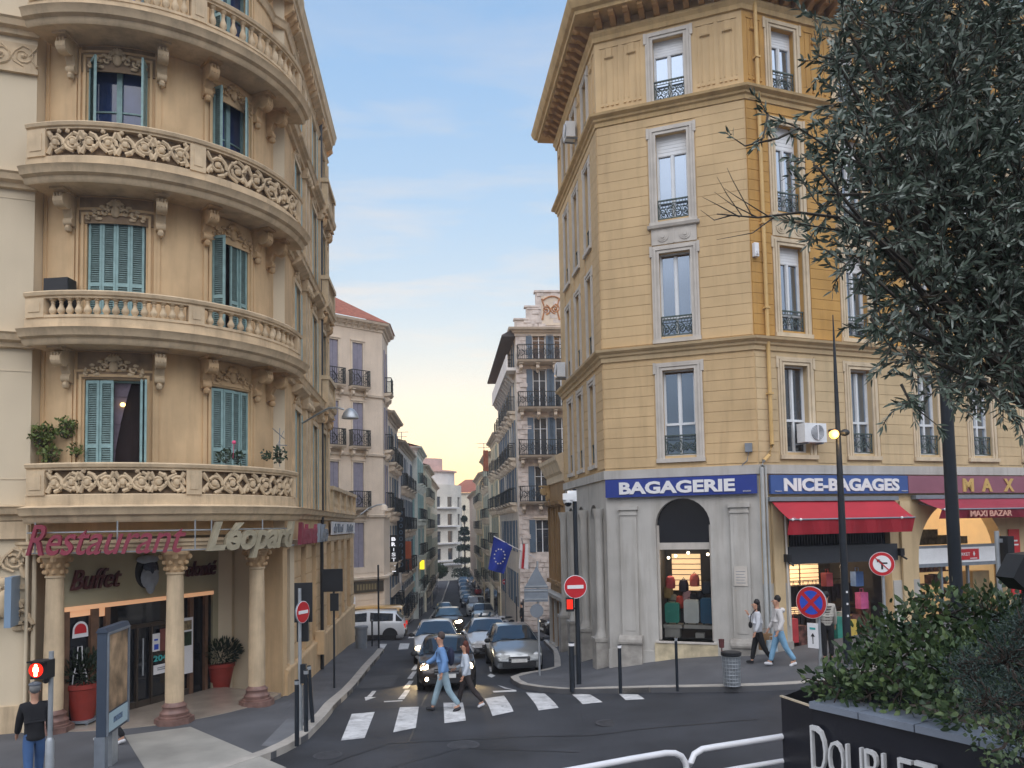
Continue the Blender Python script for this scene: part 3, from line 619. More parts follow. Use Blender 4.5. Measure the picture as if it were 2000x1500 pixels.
signboard('shop_sign', fa, 5.42, 16.5, 5.14, 5.68, M['mauve'], 'mauve sign with gold letters MAXI, right of the blue shop sign', [('M', 7.9, 5.18, .42, .46, M['gold'], B_), ('A', 8.72, 5.18, .42, .46, M['gold'], B_), ('X', 9.7, 5.18, .42, .46, M['gold'], B_), ('I', 10.5, 5.18, .42, .12, M['gold'], B_)], d=.062)
# ground floor, street side: arcade of three arches with columns
mb = MB(fs); arcs = [(.55, 1.75), (2.45, 3.65), (4.5, 5.7)]
wall(mb, 0, LS, -1.2, 5.74, [(a, b, .35, 5.0) for a, b in arcs], depth=.4)
for a, b in arcs: arch(mb, a, b, 4.4, 5.0, 0, .4)
mb.build('wall', M['base_gr'], RB, label='grey arcade wall on the street side')
mb = MB(fs); [mb.quad((a, -.38, .35), (b, -.38, .35), (b, -.38, 5.0), (a, -.38, 5.0)) for a, b in arcs]; mb.build('pane', M['glass_dark'], RB, recalc=False)
for a in (.18, 2.1, 4.1, 6.35):
    mb = MB(fs); mb.lathe(a, .12, [(.2, .9), (.2, .98), (.16, 1.05), (.14, 1.2), (.13, 4.5), (.15, 4.6), (.19, 4.75), (.2, 4.85)], 12); mb.build('column', M['base_gr'], RB, smooth=True)
    mb = MB(fs); mb.box(a-.28, a+.28, 0, .36, -1.2, .86); mb.box(a-.31, a+.31, 0, .39, .8, .9); mb.build('plinth', M['base_st'], RB)
mb = MB(fs)
for a in (1.15, 3.05): mb.box(a-.12, a+.12, 0-.3, -.05, 2.5, 3.0)
mb.build('wall_lamps', M['grey_s'], RB)
# drainpipe at the corner of chamfer and avenue
mb = MB(fa); mb.tube([(.42, .1, 20), (.42, .1, 6.55), (.30, .12, 6.25), (.08, .16, 6.08)], .055, 8); 
for z in (8, 10.5, 13, 15.5, 18): mb.box(.34, .5, 0, .17, z, z+.05)
mb.build('drainpipe', pm('pale_ochre_pipe', (.60, .40, .16), .6, .1, 3, .05), RB, smooth=True)
mb = MB(fa); mb.tube([(.07, .16, 6.1), (-.0, .14, 5.9), (-.0, .12, .6)], .055, 8); mb.tube([(.16, .1, 5.95), (.16, .1, .6)], .035, 8); mb.build('drainpipe', pm('grey_pipe', (.42, .44, .44), .6, .1, 3, .05), RB, smooth=True)
mb = MB(fc); mb.box(3.68, 4.04, .116, .135, 2.55, 3.1)
pq = tag(mb.build('plaque', M['trim_w']), 'small engraved stone plaque on the right pilaster beside the arched shop window', 'plaque')
mb = MB(fc)
for k in range(5): mb.box(3.73, 3.99-.03*(k % 2), .135, .137, 2.95-k*.08, 2.965-k*.08)
mb.build('inscription', M['grey_s'], pq)
def ac_unit(mp, s, z, d, label, w=.8):
    t = tag(bpy.data.objects.new('air_conditioner', None), label, 'air conditioner'); COL.objects.link(t); t.location = mp(s, d, z)
    mb = MB(mp); mb.box(s-w/2, s+w/2, d+.05, d+.38, z, z+.55); mb.build('casing', M['rolls'], t)
    mb = MB(mp); mb.disc((s+.06, z+.28), .22, d+.38, d+.40, 24); mb.build('fan', M['grey_s'], t)
    mb = MB(mp)
    for k in range(6): r2 = .22-.036*k; mb.tube([(s+.06+r2*math.cos(2*PI*j/20), d+.415, z+.28+r2*math.sin(2*PI*j/20)) for j in range(21)], .006, 4)
    mb.box(s+.04, s+.08, d+.40, d+.42, z+.06, z+.5); mb.build('fan_guard', M['white_s'], t)
    mb = MB(mp); [mb.box(s+q-.02, s+q+.02, d-.2, d+.36, z-.05, z) for q in (-w*.35, w*.35)]
    mb.build('bracket', M['grey_s'], t)
ac_unit(fa, 1.75, 6.62, 0, 'white air conditioner with round fan hanging below the first window above NICE-BAGAGES', .78)
ac_unit(fs, 1.0, 10.0, .05, 'small white air conditioner on the street side of the yellow block, lower one', .5)
ac_unit(fs, 3.9, 17.9, .05, 'small white air conditioner on the street side of the yellow block, near the eave', .5)
mb = MB(fa); mb.box(.05, .2, .03, .14, 12.0, 12.4); mb.box(.1, .15, .14, .2, 12.05, 12.15); tag(mb.build('alarm_box', M['white_s']), 'small grey alarm box on the ochre wall beside the drainpipe, third storey', 'alarm box')
mb = MB(fc); mb.box(4.1, 4.3, .03, .14, 6.35, 6.6); mb.tube([(4.2, .12, 6.35), (4.15, .1, 6.1), (4.0, .06, 5.98)], .015); tag(mb.build('alarm_box', M['grey_s']), 'small grey junction box with a cable right above the BAGAGERIE sign', 'alarm box')
# ground floor, avenue
O1 = (.95, 4.75, .3, 4.65); O2 = (5.85, 9.55, .3, 5.0); O3 = (10.6, 14.3, .3, 5.0)
mb = MB(fa); wall(mb, 0, LA, -.4, 5.74, [O1, O2, O3], depth=.4)
for o in (O1, O2, O3): arch(mb, o[0], o[1], o[3]-.0001-1.9+0.0, o[3], 0, .4) if False else None
mb.build('wall', M['yel_p'], RB, label='beige ground floor wall of the shops along the avenue')
mb = MB(fa); mb.box(-.02, .93, 0, .03, .9, 2.6); mb.build('painted_dado', M['base_gr'], RB); mb = MB(fa); mb.box(4.78, 5.82, 0, .03, .9, 2.5); mb.build('painted_dado', M['base_gr'], RB)
mb = MB(fa); mb.box(-.02, .93, 0, .08, -.4, .95); mb.build('plinth', M['base_st'], RB); mb = MB(fa); mb.box(4.78, 5.82, 0, .08, -.2, 1.1); mb.build('plinth', M['base_st'], RB)
for (a, b) in ((.35, .7), (5.1, 5.5)): mb = MB(fa); mb.box(a, b, .03, .1, 1.0, 4.9); mb.build('pilaster', M['yel_p'], RB)
mb = MB(fa); mb.tube([(.75, .13, 4.9), (.78, .13, 1.4)], .03); mb.build('cable_duct', M['trim_w'], RB)
# shop one interior
M['cloth_d'] = pm('dark_goods', (.02, .015, .018), .8, .5, 9, .2); M['goods'] = pm('mixed_goods', (.12, .05, .04), .7, .9, 7, .1)
mb = MB(fa); a, b = O1[0], O1[1]
def room(mb, a, b, z0, z1, dep, d0=-.41):
    mb.quad((a, -dep, z0), (b, -dep, z0), (b, -dep, z1), (a, -dep, z1)); mb.quad((a, d0, z0), (a, -dep, z0), (a, -dep, z1), (a, d0, z1)); mb.quad((b, d0, z0), (b, -dep, z0), (b, -dep, z1), (b, d0, z1))
    mb.quad((a, d0, z0), (b, d0, z0), (b, -dep, z0), (a, -dep, z0)); mb.quad((a, d0, z1), (b, d0, z1), (b, -dep, z1), (a, -dep, z1))
room(mb, a-.02, b+.02, .55, 3.3, 2.6); mb.build('shop_interior', M['int_d'], RB, recalc=False)
mb = MB(fa)
for k in range(15):
    z = 1.1+k*.14
    for (x0, x1) in ((a+.05, a+1.25), (a+1.35, a+2.45), (a+2.55, b-.55)): mb.box(x0, x1, -2.55, -2.5, z, z+.115)
mb.build('slatwall', M['int_w'], RB)
mb = MB(fa)
for row, (zt, hh) in enumerate(((2.35, .62), (1.45, .55))):
    for k in range(20):
        x = a+.1+k*.175+random.uniform(-.03, .03); h = hh*random.uniform(.7, 1.1); mb.box(x, x+.13, -1.7, -1.35, zt-h, zt); mb.tube([(x+.03, -1.5, zt), (x+.065, -1.5, zt+.14), (x+.1, -1.5, zt)], .008, 4)
    mb.tube([(a, -1.5, zt+.14), (b, -1.5, zt+.14)], .015, 5)
mb.build('hanging_goods', M['cloth_d'], RB)
mb = MB(fa)
for (x, z, w, h) in ((a+.3, .62, .35, .75), (a+.9, .62, .3, .6), (b-.9, .62, .4, .8), (b-.4, .62, .3, 1.2), (a+1.5, .62, .35, .6)): mb.box(x, x+w, -1.1, -.8, z, z+h)
mb.build('stacked_goods', M['goods'], RB)
for (x, z, w, h, c_) in ((a+.15, .75, .3, .62, (.05, .08, .25)), (a+.55, .75, .28, .7, (.5, .05, .06)), (a+2.3, .75, .3, .66, (.04, .25, .2)), (a+2.75, .75, .3, .55, (.6, .45, .1)), (b-1.3, .75, .3, .8, (.45, .45, .47)), (b-.55, 1.6, .3, .5, (.6, .12, .3)), (a+1.95, 2.35, .25, .4, (.5, .08, .1)), (a+3.1, 2.3, .3, .45, (.1, .2, .45))):
    mb = MB(fa); mb.box(x, x+w, -.95, -.72, z, z+h); mb.tube([(x+w*.3, -.83, z+h), (x+w*.3, -.83, z+h+.12), (x+w*.7, -.83, z+h+.12), (x+w*.7, -.83, z+h)], .012, 4); mb.build('coloured_goods', pm('goods_%d' % int(x*100), c_, .6, .2, 5, .05), RB)
mb = MB(fa); mb.box(a-.12, b+.12, -.3, .14, 3.12, 3.62); mb.build('shutter_box', pm('dark_slate_shutter_box', (.03, .035, .045), .5, .1, 3, .05), RB)
mb = MB(fa); mb.quad((a, -.2, 3.6), (b, -.2, 3.6), (b, -.2, 4.65), (a, -.2, 4.65)); [mb.box(a+.1*k, a+.1*k+.03, -.2, -.16, 3.6, 4.65) for k in range(38)]; mb.build('transom_panel', M['glass_dark'], RB)
for nm, x, z in (('shutter_bracket', a-.2, 3.2), ('shutter_bracket', b+.2, 3.25)):
    mb = MB(fa); mb.box(x-.08, x+.08, 0, .25, z, z+.22); mb.tube([(x, .2, z), (x+.05, .35, z-.1)], .03); mb.build(nm, M['black'], RB)
lq = bpy.data.lights.new('shop_lamp', 'POINT'); lq.energy = 85; lq.color = (1, .76, .5); lq.shadow_soft_size = .2; lo = bpy.data.objects.new('shop_lamp', lq); COL.objects.link(lo); lo.parent = RB; lo.location = Vector(fa(a+1.9, -1.6, 3.1))-RB.location
# shop two: white fascia, lit mezzanine arch, glazed front
a, b = O2[0], O2[1]
M['int_y'] = pm('warm_glowing_shop_wall', (.62, .45, .24), .8, .1, 2, 0, emit=.35, ecol=(1, .72, .38))  # emission put into the walls in place of the shop's lamplight
mb = MB(fa); room(mb, a, b, .55, 4.95, 2.4); mb.build('shop_interior', M['int_y'], RB, recalc=False)
mb = MB(fa); mb.box(a, b, -.35, -.05, 2.95, 3.42); mb.build('fascia', M['rolls'], RB)
mb = MB(fa); mb.box(a, b, -.38, -.05, 3.42, 3.5); mb.box(a, b, -.38, .0, 2.84, 2.95)
for x in (a, a+1.15, a+2.3, b-.07): mb.box(x, x+.07, -.3, -.22, .4, 2.84)
mb.build('shop_front_frame', M['grey_s'], RB)
mb = MB(fa); mb.quad((a, -.25, .4), (b, -.25, .4), (b, -.25, 2.84), (a, -.25, 2.84)); mb.build('pane', M['clear'], RB, recalc=False)
mb = MB(fa); mb.box(a+1.45, a+2.6, -.05, -.03, 3.02, 3.36)
sg_ = tag(mb.build('shop_sign', M['red_s']), 'small red sign with white word on the white fascia behind the black pole', 'sign')
mb = MB(fa); add_text(mb, 'MARKET', 1, a+1.9, 3.15, -.03, .01, height=.1, width=.6); mb.poly([(a+2.32, -.018, 3.2), (a+2.37, -.018, 3.12), (a+2.42, -.018, 3.2), (a+2.37, -.018, 3.3)]); mb.box(a+2.2, a+2.5, -.03, -.022, 3.05, 3.075); mb.build('lettering', M['white_s'], sg_)
mb = MB(fa)
for r0 in range(5):
    mb.box(a+.05, b-.9, -1.5, -1.2, .9+r0*.42, .93+r0*.42)
    for k in range(14):
        if random.random() < .8: x = a+.1+k*.19; mb.box(x, x+random.uniform(.08, .17), -1.45, -1.2, .93+r0*.42, .93+r0*.42+random.uniform(.12, .33))
mb.build('stocked_shelves', M['goods'], RB)
mb = MB(fa); mb.box(b-.85, b-.1, -.9, -.5, .6, 2.6); mb.build('cardboard_panel', pm('beige_board', (.55, .42, .25), .8, .1, 3, 0), RB)
mb = MB(fa)
for (x, w, h) in ((a+.75, .9, .5), (a+.6, 1.4, .25), (a+1.8, .5, .3), (a+2.6, .35, .25)): mb.box(x, x+w, -1.0, -.7, 3.5, 3.5+h)
mb.build('stored_boxes', pm('olive_boxes', (.10, .09, .06), .8, .5, 8, .1), RB)
mb = MB(fa); mb.ball((a+.28, -.6, 4.25), 1, .22, .2, .17, 14, 8); mb.build('pendant_lamp', pm('pendant_glow', (1, .9, .6), .5, 0, 1, 0, emit=3, ecol=(1, .85, .5)), RB, smooth=True)
mb = MB(fa); arch(mb, a, b, 3.1, 5.0, 0, .4, 18); mb.build('arch_spandrel', M['yel_p'], RB)
lq = bpy.data.lights.new('shop_lamp', 'POINT'); lq.energy = 38; lq.color = (1, .76, .48); lq.shadow_soft_size = .2; lo = bpy.data.objects.new('shop_lamp', lq); COL.objects.link(lo); lo.parent = RB; lo.location = Vector(fa(a+1.9, -1.2, 4.6))-RB.location
mb = MB(fa); room(mb, O3[0], O3[1], .5, 4.95, 2.0); mb.build('shop_interior', M['int_y'], RB, recalc=False)
mb = MB(fa); mb.box(9.72, 10.2, .03, .06, 1.7, 3.95)
rs = tag(mb.build('banner', M['red_s']), 'tall red banner with small white lines on the pillar right of the lit shop', 'banner')
mb = MB(fa); [mb.box(9.96-w/2, 9.96+w/2, .06, .064, z, z+.05) for (z, w) in ((3.55, .26), (3.42, .34), (3.1, .34), (3.02, .24), (2.8, .26), (2.7, .2))]; mb.build('lettering', M['white_s'], rs)
# awnings
M['awn'] = pm('red_awning_cloth', (.40, .02, .035), .75, .1, 1.5, .1, 20); M['awn2'] = pm('wine_awning_cloth', (.30, .03, .055), .75, .1, 1.5, .1, 20)
def awning(name, s0, s1, zt, ze, proj, drop, mat, label, txt=None):
    t = tag(bpy.data.objects.new(name, None), label, 'awning', 'red awnings'); COL.objects.link(t); t.location = fa((s0+s1)/2, .1, ze)
    mb = MB(fa); n = 24
    def pt(i, u): x = s0+(s1-s0)*i/n; return (x, .1+proj*u, zt+(ze-zt)*u-.03*math.sin(PI*u)*(1+.4*math.sin(i*.9)))
    for i in range(n):
        for j in range(4): mb.quad(pt(i, j/4), pt(i+1, j/4), pt(i+1, (j+1)/4), pt(i, (j+1)/4))
        w0, w1 = .04*math.sin(i*1.3), .04*math.sin((i+1)*1.3)
        p, q = pt(i, 1), pt(i+1, 1); mb.quad(p, q, (q[0], q[1]-.12+w1, q[2]-drop), (p[0], p[1]-.12+w0, p[2]-drop))
    mb.build('canopy', mat, t, recalc=False)
    mb = MB(fa); mb.tube([(s0, .1+proj, ze), (s1, .1+proj, ze)], .025); [mb.tube([(s, .05, zt-.15), (s+.1, .1+proj, ze-.01)], .02) for s in (s0+.15, s1-.3)]; mb.box(s0-.1, s1+.1, .0, .2, zt-.02, zt+.1); mb.build('arm', M['grey_s'], t)
    mb = MB(fa); [mb.ball((s, .14+proj, ze), .04) for s in (s0+.08, s0+.35, s1-.55)]; mb.build('knob', M['white_s'], t)
    if txt:
        mb = MB(fa); add_text(mb, txt[0], 1, txt[1], ze-drop+.05, .1+proj+.005, .03, height=drop-.10, width=txt[2], bold=.015); mb.build('lettering', pm('pinkish_print', (.62, .33, .26), .7, .05, 3, 0), t, recalc=False)
awning('awning', .30, 4.85, 4.95, 4.40, .75, .42, M['awn'], 'bright red awning hanging below the NICE-BAGAGES sign')
awning('awning', 5.75, 14, 4.98, 4.62, .9, .28, M['awn2'], 'wine red awning printed MAXI BAZAR, right of the other awning', ('MAXI BAZAR', 7.75, 1.75))
# ---------------------------------------------------------------- left corner building with the round bay
LB = empty('restaurant_building', (-9.6, 20.3, 0), 'cream apartment block with rounded carved stone balconies over a restaurant', 'building')
CX, CY, RW = -9.6, 20.3, 3.2
bay = cyl(CX, CY, RW); A2S = lambda deg: R(deg)*RW
fl = fr(-6.15+.103*0, 20.75, -.103, .9947)           # street side
LT = 8.15                                              # tall part of the street side
AVX, AVY = -.94, -.342
fv = fr(-10.65-.94*9, 16.93-.342*9, .94, .342)        # avenue side, s = 9 at its right edge
arcp = lambda r, a0, a1, n: [(CX+r*math.sin(R(a0+(a1-a0)*i/n)), CY-r*math.cos(R(a0+(a1-a0)*i/n))) for i in range(n+1)]
WINS_L = [(A2S(.6), A2S(23.2)), (A2S(49.8), A2S(69.4))]
FLO = [(5.05, 7.85), (8.72, 11.57), (12.3, 15.28), (15.95, 18.4)]
mb = MB(bay); ops = [(a, b, z0, z1) for a, b in WINS_L for z0, z1 in FLO]
wall(mb, A2S(-26), A2S(96), 4.3, 19.4, ops, depth=.28, n=26); mb.build('wall', M['stucco_l'], LB, label='warm beige curved wall of the bay', recalc=False, smooth=True)
mb = MB(); mb.quad((-6.42, 20.6, 4.3), (-6.15, 20.75, 4.3), (-6.15, 20.75, 19.4), (-6.42, 20.6, 19.4)); wx = fv(9, 0, 0)
mb.slab([fv(8.995, -.03, 0)[:2], (wx[0]+.02, wx[1]+.9), (wx[0]-1.2, wx[1]+.9), fv(7.8, -.03, 0)[:2]], -.4, 19.4); mb.build('wall', M['flat_l'], LB)
# mouldings on the curved wall
mb = MB(bay)
for a in (-18, -5, 27.5, 46.6, 73): mb.box(A2S(a)-.05, A2S(a)+.05, 0, .035, 4.9, 19.2)
for (a, b) in WINS_L:
    for (z0, z1) in FLO:
        for q in (.10, .22): mb.box(a-q, a-q+.055, 0, .06-.12*(q-.1), z0, z1+q-.03, 1); mb.box(b+q-.055, b+q, 0, .06-.12*(q-.1), z0, z1+q-.03, 1); mb.box(a-q, b+q, 0, .06-.12*(q-.1), z1+q-.055, z1+q, 5)
mb.build('window_mouldings', M['stucco_l'], LB)
# street side wall
mb = MB(fl); sw = [(1.3, 2.2), (4.6, 5.5), (6.9, 7.75)]
wall(mb, 0, LT, 5.0, 19.4, [(a, b, z0, z1) for a, b in sw for z0, z1 in FLO], depth=.3); mb.build('wall', M['stucco_l'], LB, label='street side wall', recalc=False)
mb = MB(fl)
for z0, z1 in FLO:
    for a, b in sw:
        mb.quad((a, -.25, z0), (b, -.25, z0), (b, -.25, z1), (a, -.25, z1))
mb.build('pane', M['glass'], LB, recalc=False)
for z0, z1 in FLO:
    mb = MB(fl)
    for a, b in sw:
        mb.box(a, (a+b)/2, -.2, .02, z0, z1); mb.box(b, b+.42, .0, .05, z0, z1)
    mb.build('shutters', M['shut_b'], LB)
mb = MB(fl)
for s in (3.0, 3.55, 6.2, 7.95):
    mb.box(s-.16, s+.16, 0, .12, 5.0, 18.3)
    for z in (8.1, 11.8, 15.4): mb.box(s-.22, s+.22, 0, .2, z, z+.35); mb.ball((s-.14, .17, z+.1), .1); mb.ball((s+.14, .17, z+.1), .1)
for a, b in sw:
    for z0, z1 in FLO:
        mb.box(a-.14, a, 0, .06, z0, z1); mb.box(b, b+.14, 0, .06, z0, z1); mb.box(a-.14, b+.14, 0, .08, z1, z1+.14); mb.prof([(0, z1+.45), (.1, z1+.47), (.3, z1+.6), (.32, z1+.68), (0, z1+.72)], a-.3, b+.3); relief(mb, (a+b)/2, z1+.1, .9, .4, .05, .7)
mb.build('pilasters_and_hoods', M['stone_l'], LB)
# continuous cornices along the avenue side and the street side
cor = lambda z, k=1: [(0, z), (.10*k, z+.02), (.12*k, z+.12), (.22*k, z+.16), (.26*k, z+.28), (.30*k, z+.32), (0, z+.36)]
for z in (4.68, 8.5, 12.1, 15.65):
    mb = MB(fv); mb.prof(cor(z), 0, 9.05); mb.build('cornice', M['stone_l'], LB)
    mb = MB(fl); mb.prof(cor(z), 0, LT+(9 if z < 5 else 0)); mb.build('cornice', M['stone_l'], LB)
mb = MB(fv); mb.box(0, 9, 0, .05, 14.9, 15.5); mb.box(0, 9.03, 0, .09, 14.8, 14.9)
for k in range(4): scrollwork(mb, 9-(k+1)*1.0, 9-k*1.0, 14.95, 15.45, .05, .03, 4, 1)
mb.build('frieze', M['stone_l'], LB)
mb = MB(fv); wall(mb, 0, 9, -.5, 19.4, [(4.5, 5.6, z0+.3, z1) for z0, z1 in FLO], depth=.25); [mb.box(0, 9.004, -.02, .012, z, z+.02) for z in (11.9, 8.0, 5.6)]; mb.build('wall', M['flat_l'], LB, label='flat pale cream wall along the avenue', recalc=False)
for bx_ in ((7.6, 9.03, 0, .06, 3.2, 3.3), (7.9, 8.95, 0, .05, -.3, .7), (7.6, 9.06, 0, .1, 4.3, 4.68)): mb = MB(fv); mb.box(*bx_); mb.build('moulding', M['stone_l'], LB)
mb = MB(fv); scrollwork(mb, 8.05, 8.95, 3.4, 4.25, .05, .04, 5, 1); relief(mb, 8.55, 2.2, 1.0, 1.3, .05, 1.5); mb.ball((8.6, .08, 2.9), 1, .2, .1, .32, 10, 6); mb.build('cartouche', M['stone_l'], LB, smooth=True)
# eave
EP = [fv(0, 0, 0)[:2], fv(9, 0, 0)[:2]] + arcp(RW, -20, 92, 24) + [(-6.15, 20.75), fl(LT, 0, 0)[:2], fl(LT, -4, 0)[:2]]
mb = MB(); mb.sweep(EP, [(0, 18.35), (.05, 18.37), (.10, 18.5), (.14, 18.55), (0, 18.6)]); mb.build('frieze', M['stone_l'], LB)
mb = MB(); mb.sweep(EP, [(0, 19.2), (.26, 19.2), (.28, 19.3), (.34, 19.36), (.38, 19.56), (.41, 19.68), (0, 19.78)]); mb.build('eave', M['stone_l'], LB)
for i in range(22):
    mb = MB(fl); s = .1+i*.395; mb.prof([(0, 19.2), (.25, 19.2), (.25, 19.1), (.2, 18.95), (.08, 18.85), (0, 18.8)], s-.07, s+.07); mb.ball((s, .2, 19.02), .08); mb.build('modillion', M['relief'], LB)
for i in range(17):
    mb = MB(bay); s = A2S(-18+i*6.6); mb.prof([(0, 19.2), (.25, 19.2), (.25, 19.1), (.2, 18.95), (.08, 18.85), (0, 18.8)], s-.07, s+.07); mb.ball((s, .2, 19.02), .08); mb.build('modillion', M['relief'], LB)
mb = MB(fl); mb.box(1.2, 1.9, -.5, .25, 19.5, 20.5); mb.box(4.5, 5.3, -.5, .2, 19.5, 20.4); mb.build('dormer', M['stone_l'], LB)
mb = MB(); mb.slab([fv(0, 0, 0)[:2], fv(9, 0, 0)[:2]]+arcp(RW, -20, 92, 12)+[fl(LT, 0, 0)[:2], fl(LT, -8, 0)[:2], (-26, 22)], 19.70, 19.74); mb.build('flat_roof', M['grey_s'], LB)
mb = MB(); q0, q1 = fl(LT, 0, 0), fl(LT, -8, 0); mb.quad((q0[0], q0[1], 4), (q1[0], q1[1], 4), (q1[0], q1[1], 19.4), (q0[0], q0[1], 19.4)); mb.quad((q1[0], q1[1], 0), (-26, 22, 0), (-26, 22, 19.4), (q1[0], q1[1], 19.4)); mb.build('wall', M['flat_l'], LB, label='plain rear wall of the cream block', recalc=False)
# balconies of the round bay
def balcony(z0, ztop, Rb, kind, a0=-9.5, a1=92, lab=None):
    """z0 underside, Rb radius of the parapet face"""
    b = MB(); arc = arcp(RW, -14.5, 97, 44); e = Rb-RW
    b.sweep(arc, [(0, z0+.02), (e-.02, z0+.02), (e, z0), (e+.05, z0+.06), (e+.06, z0+.13), (e+.15, z0+.17), (e+.19, z0+.28), (e+.23, z0+.33), (e+.02, z0+.37), (e, z0+.38), (e, z0+.60), (e-.03, z0+.62), (0, z0+.42)])
    B_o = b.build('balcony', M['stone_l'], LB, smooth=True)
    zr0, zr1 = z0+.62, ztop
    rail = MB(); arc = arcp(Rb-.12, a0-4.6, a1+3, 44); rail.sweep(arc, [(-.05, zr1-.16), (.12, zr1-.16), (.12, zr1-.12), (.16, zr1-.10), (.18, zr1-.03), (.15, zr1), (-.08, zr1), (-.08, zr1-.1)])
    rail.build('handrail', M['stone_l'], B_o, smooth=True)
    fb = cyl(CX, CY, Rb); S_ = lambda d: R(d)*Rb
    piers = [(a0-4, a0+2.6), (36.6, 41.6), (a1-3.4, a1)]
    for (p, q) in piers:
        m = MB(fb); m.box(S_(p), S_(q), -.22, .03, zr0-.02, zr1-.16, 4); m.box(S_(p)+.08, S_(q)-.08, .03, .045, zr0+.1, zr1-.26, 3); m.build('pier', M['stone_l'], B_o)
    spans = [(piers[0][1], piers[1][0]), (piers[1][1], piers[2][0])]
    if kind == 'bal':
        for (p, q), n in zip(spans, (15, 12)):
            m = MB(fb); balusters(m, S_(p)+.04, S_(q)-.04, n, -.09, zr0, zr1-.16, 9); m.build('balusters', M['stone_l'], B_o, smooth=True)
            m = MB(fb); m.box(S_(p), S_(q), -.2, .02, zr0-.03, zr0+.03, 14); m.build('base_rail', M['stone_l'], B_o)
    else:
        for (p, q), u in zip(spans, (4, 3)):
            m = MB(fb); scrollwork(m, S_(p)+.03, S_(q)-.03, zr0+.01, zr1-.18, -.05, .05, 6, u)
            for k in range(u*4):
                s = S_(p)+(S_(q)-S_(p))*(k+.5)/(u*4); m.ball((s, -.03, zr0+random.choice((.12, .2, .45, .55))*(zr1-zr0)/.75), 1, .055, .04, .06, 6, 4)
            m.build('scrollwork_panel', M['stone_l'], B_o, smooth=True)
            m = MB(fb); m.box(S_(p), S_(q), -.20, -.14, zr0-.02, zr1-.16, 14); m.build('panel_backing', M['dark_stone'], B_o)  # recessed sheet, its dark colour standing for the shadowed gaps
    return B_o
for (z0, zt, Rb, kind, lab) in ((4.62, 5.92, 3.82, 'scroll', 0), (8.48, 9.66, 3.93, 'bal', 1), (12.05, 13.42, 3.97, 'scroll', 2), (15.62, 16.95, 4.0, 'bal', 3)):
    bo = balcony(z0, zt, Rb, kind)
    bo['label'] = ['lowest curved balcony with carved scroll parapet', 'second curved balcony with stone balusters', 'third curved balcony with carved scroll parapet', 'top curved balcony with stone balusters'][lab]
# consoles under the balconies and relief over the windows
for z0 in (8.48, 12.05, 15.62):
    for a in (-5.5, 28.5, 46.5, 73, 86):
        m = MB(bay); console(m, A2S(a), z0+.02, .20, .52, .78); m.build('console', M['stone_l'] if a < 40 else M['relief'], LB, smooth=True)
    for (a, b), mt in zip(WINS_L, (M['stone_l'], M['relief'])):
        m = MB(bay); relief(m, (a+b)/2, z0-.58, 1.25, .46, .05, 1.0); m.build('relief_ornament', mt, LB, smooth=True)
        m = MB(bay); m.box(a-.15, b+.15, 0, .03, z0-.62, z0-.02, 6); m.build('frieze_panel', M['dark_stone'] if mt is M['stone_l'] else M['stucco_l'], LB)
# shutters
def leafmap(mp, s, d, ang): ca, sa = math.cos(R(ang)), math.sin(R(ang)); return lambda x, y, z: mp(s+x*ca-y*sa, d+x*sa+y*ca, z)
def leaf(mp, s, d, ang, w, z0, z1, parent, half=True):
    lm = leafmap(mp, s, d, ang); m = MB(lm); t = .05; mid = z0+(z1-z0)*.46
    sg = 1 if w > 0 else -1; W_ = abs(w)
    X = lambda a: a*sg
    def bx(a, b, *r): m.box(min(X(a), X(b)), max(X(a), X(b)), *r)
    bx(0, t, -.02, .02, z0, z1); bx(W_-t, W_, -.02, .02, z0, z1); bx(t, W_-t, -.02, .02, z0, z0+.09); bx(t, W_-t, -.02, .02, z1-.07, z1); bx(t, W_-t, -.02, .02, mid-.04, mid+.04)
    o = m.build('shutter', M['shut_b'], parent)
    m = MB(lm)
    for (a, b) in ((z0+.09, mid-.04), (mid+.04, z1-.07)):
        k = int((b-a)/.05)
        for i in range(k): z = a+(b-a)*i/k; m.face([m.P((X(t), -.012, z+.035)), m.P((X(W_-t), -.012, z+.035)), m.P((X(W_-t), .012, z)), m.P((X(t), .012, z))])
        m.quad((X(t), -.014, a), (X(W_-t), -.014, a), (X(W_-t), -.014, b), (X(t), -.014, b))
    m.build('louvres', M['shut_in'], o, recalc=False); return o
M['room'] = pm('dark_room', (.022, .012, .012), .9, .3, 2, 0); M['bluepane'] = pm('blue_curtained_pane', (.04, .065, .17), .08, .35, 1.4, .02, 2, coat=1)
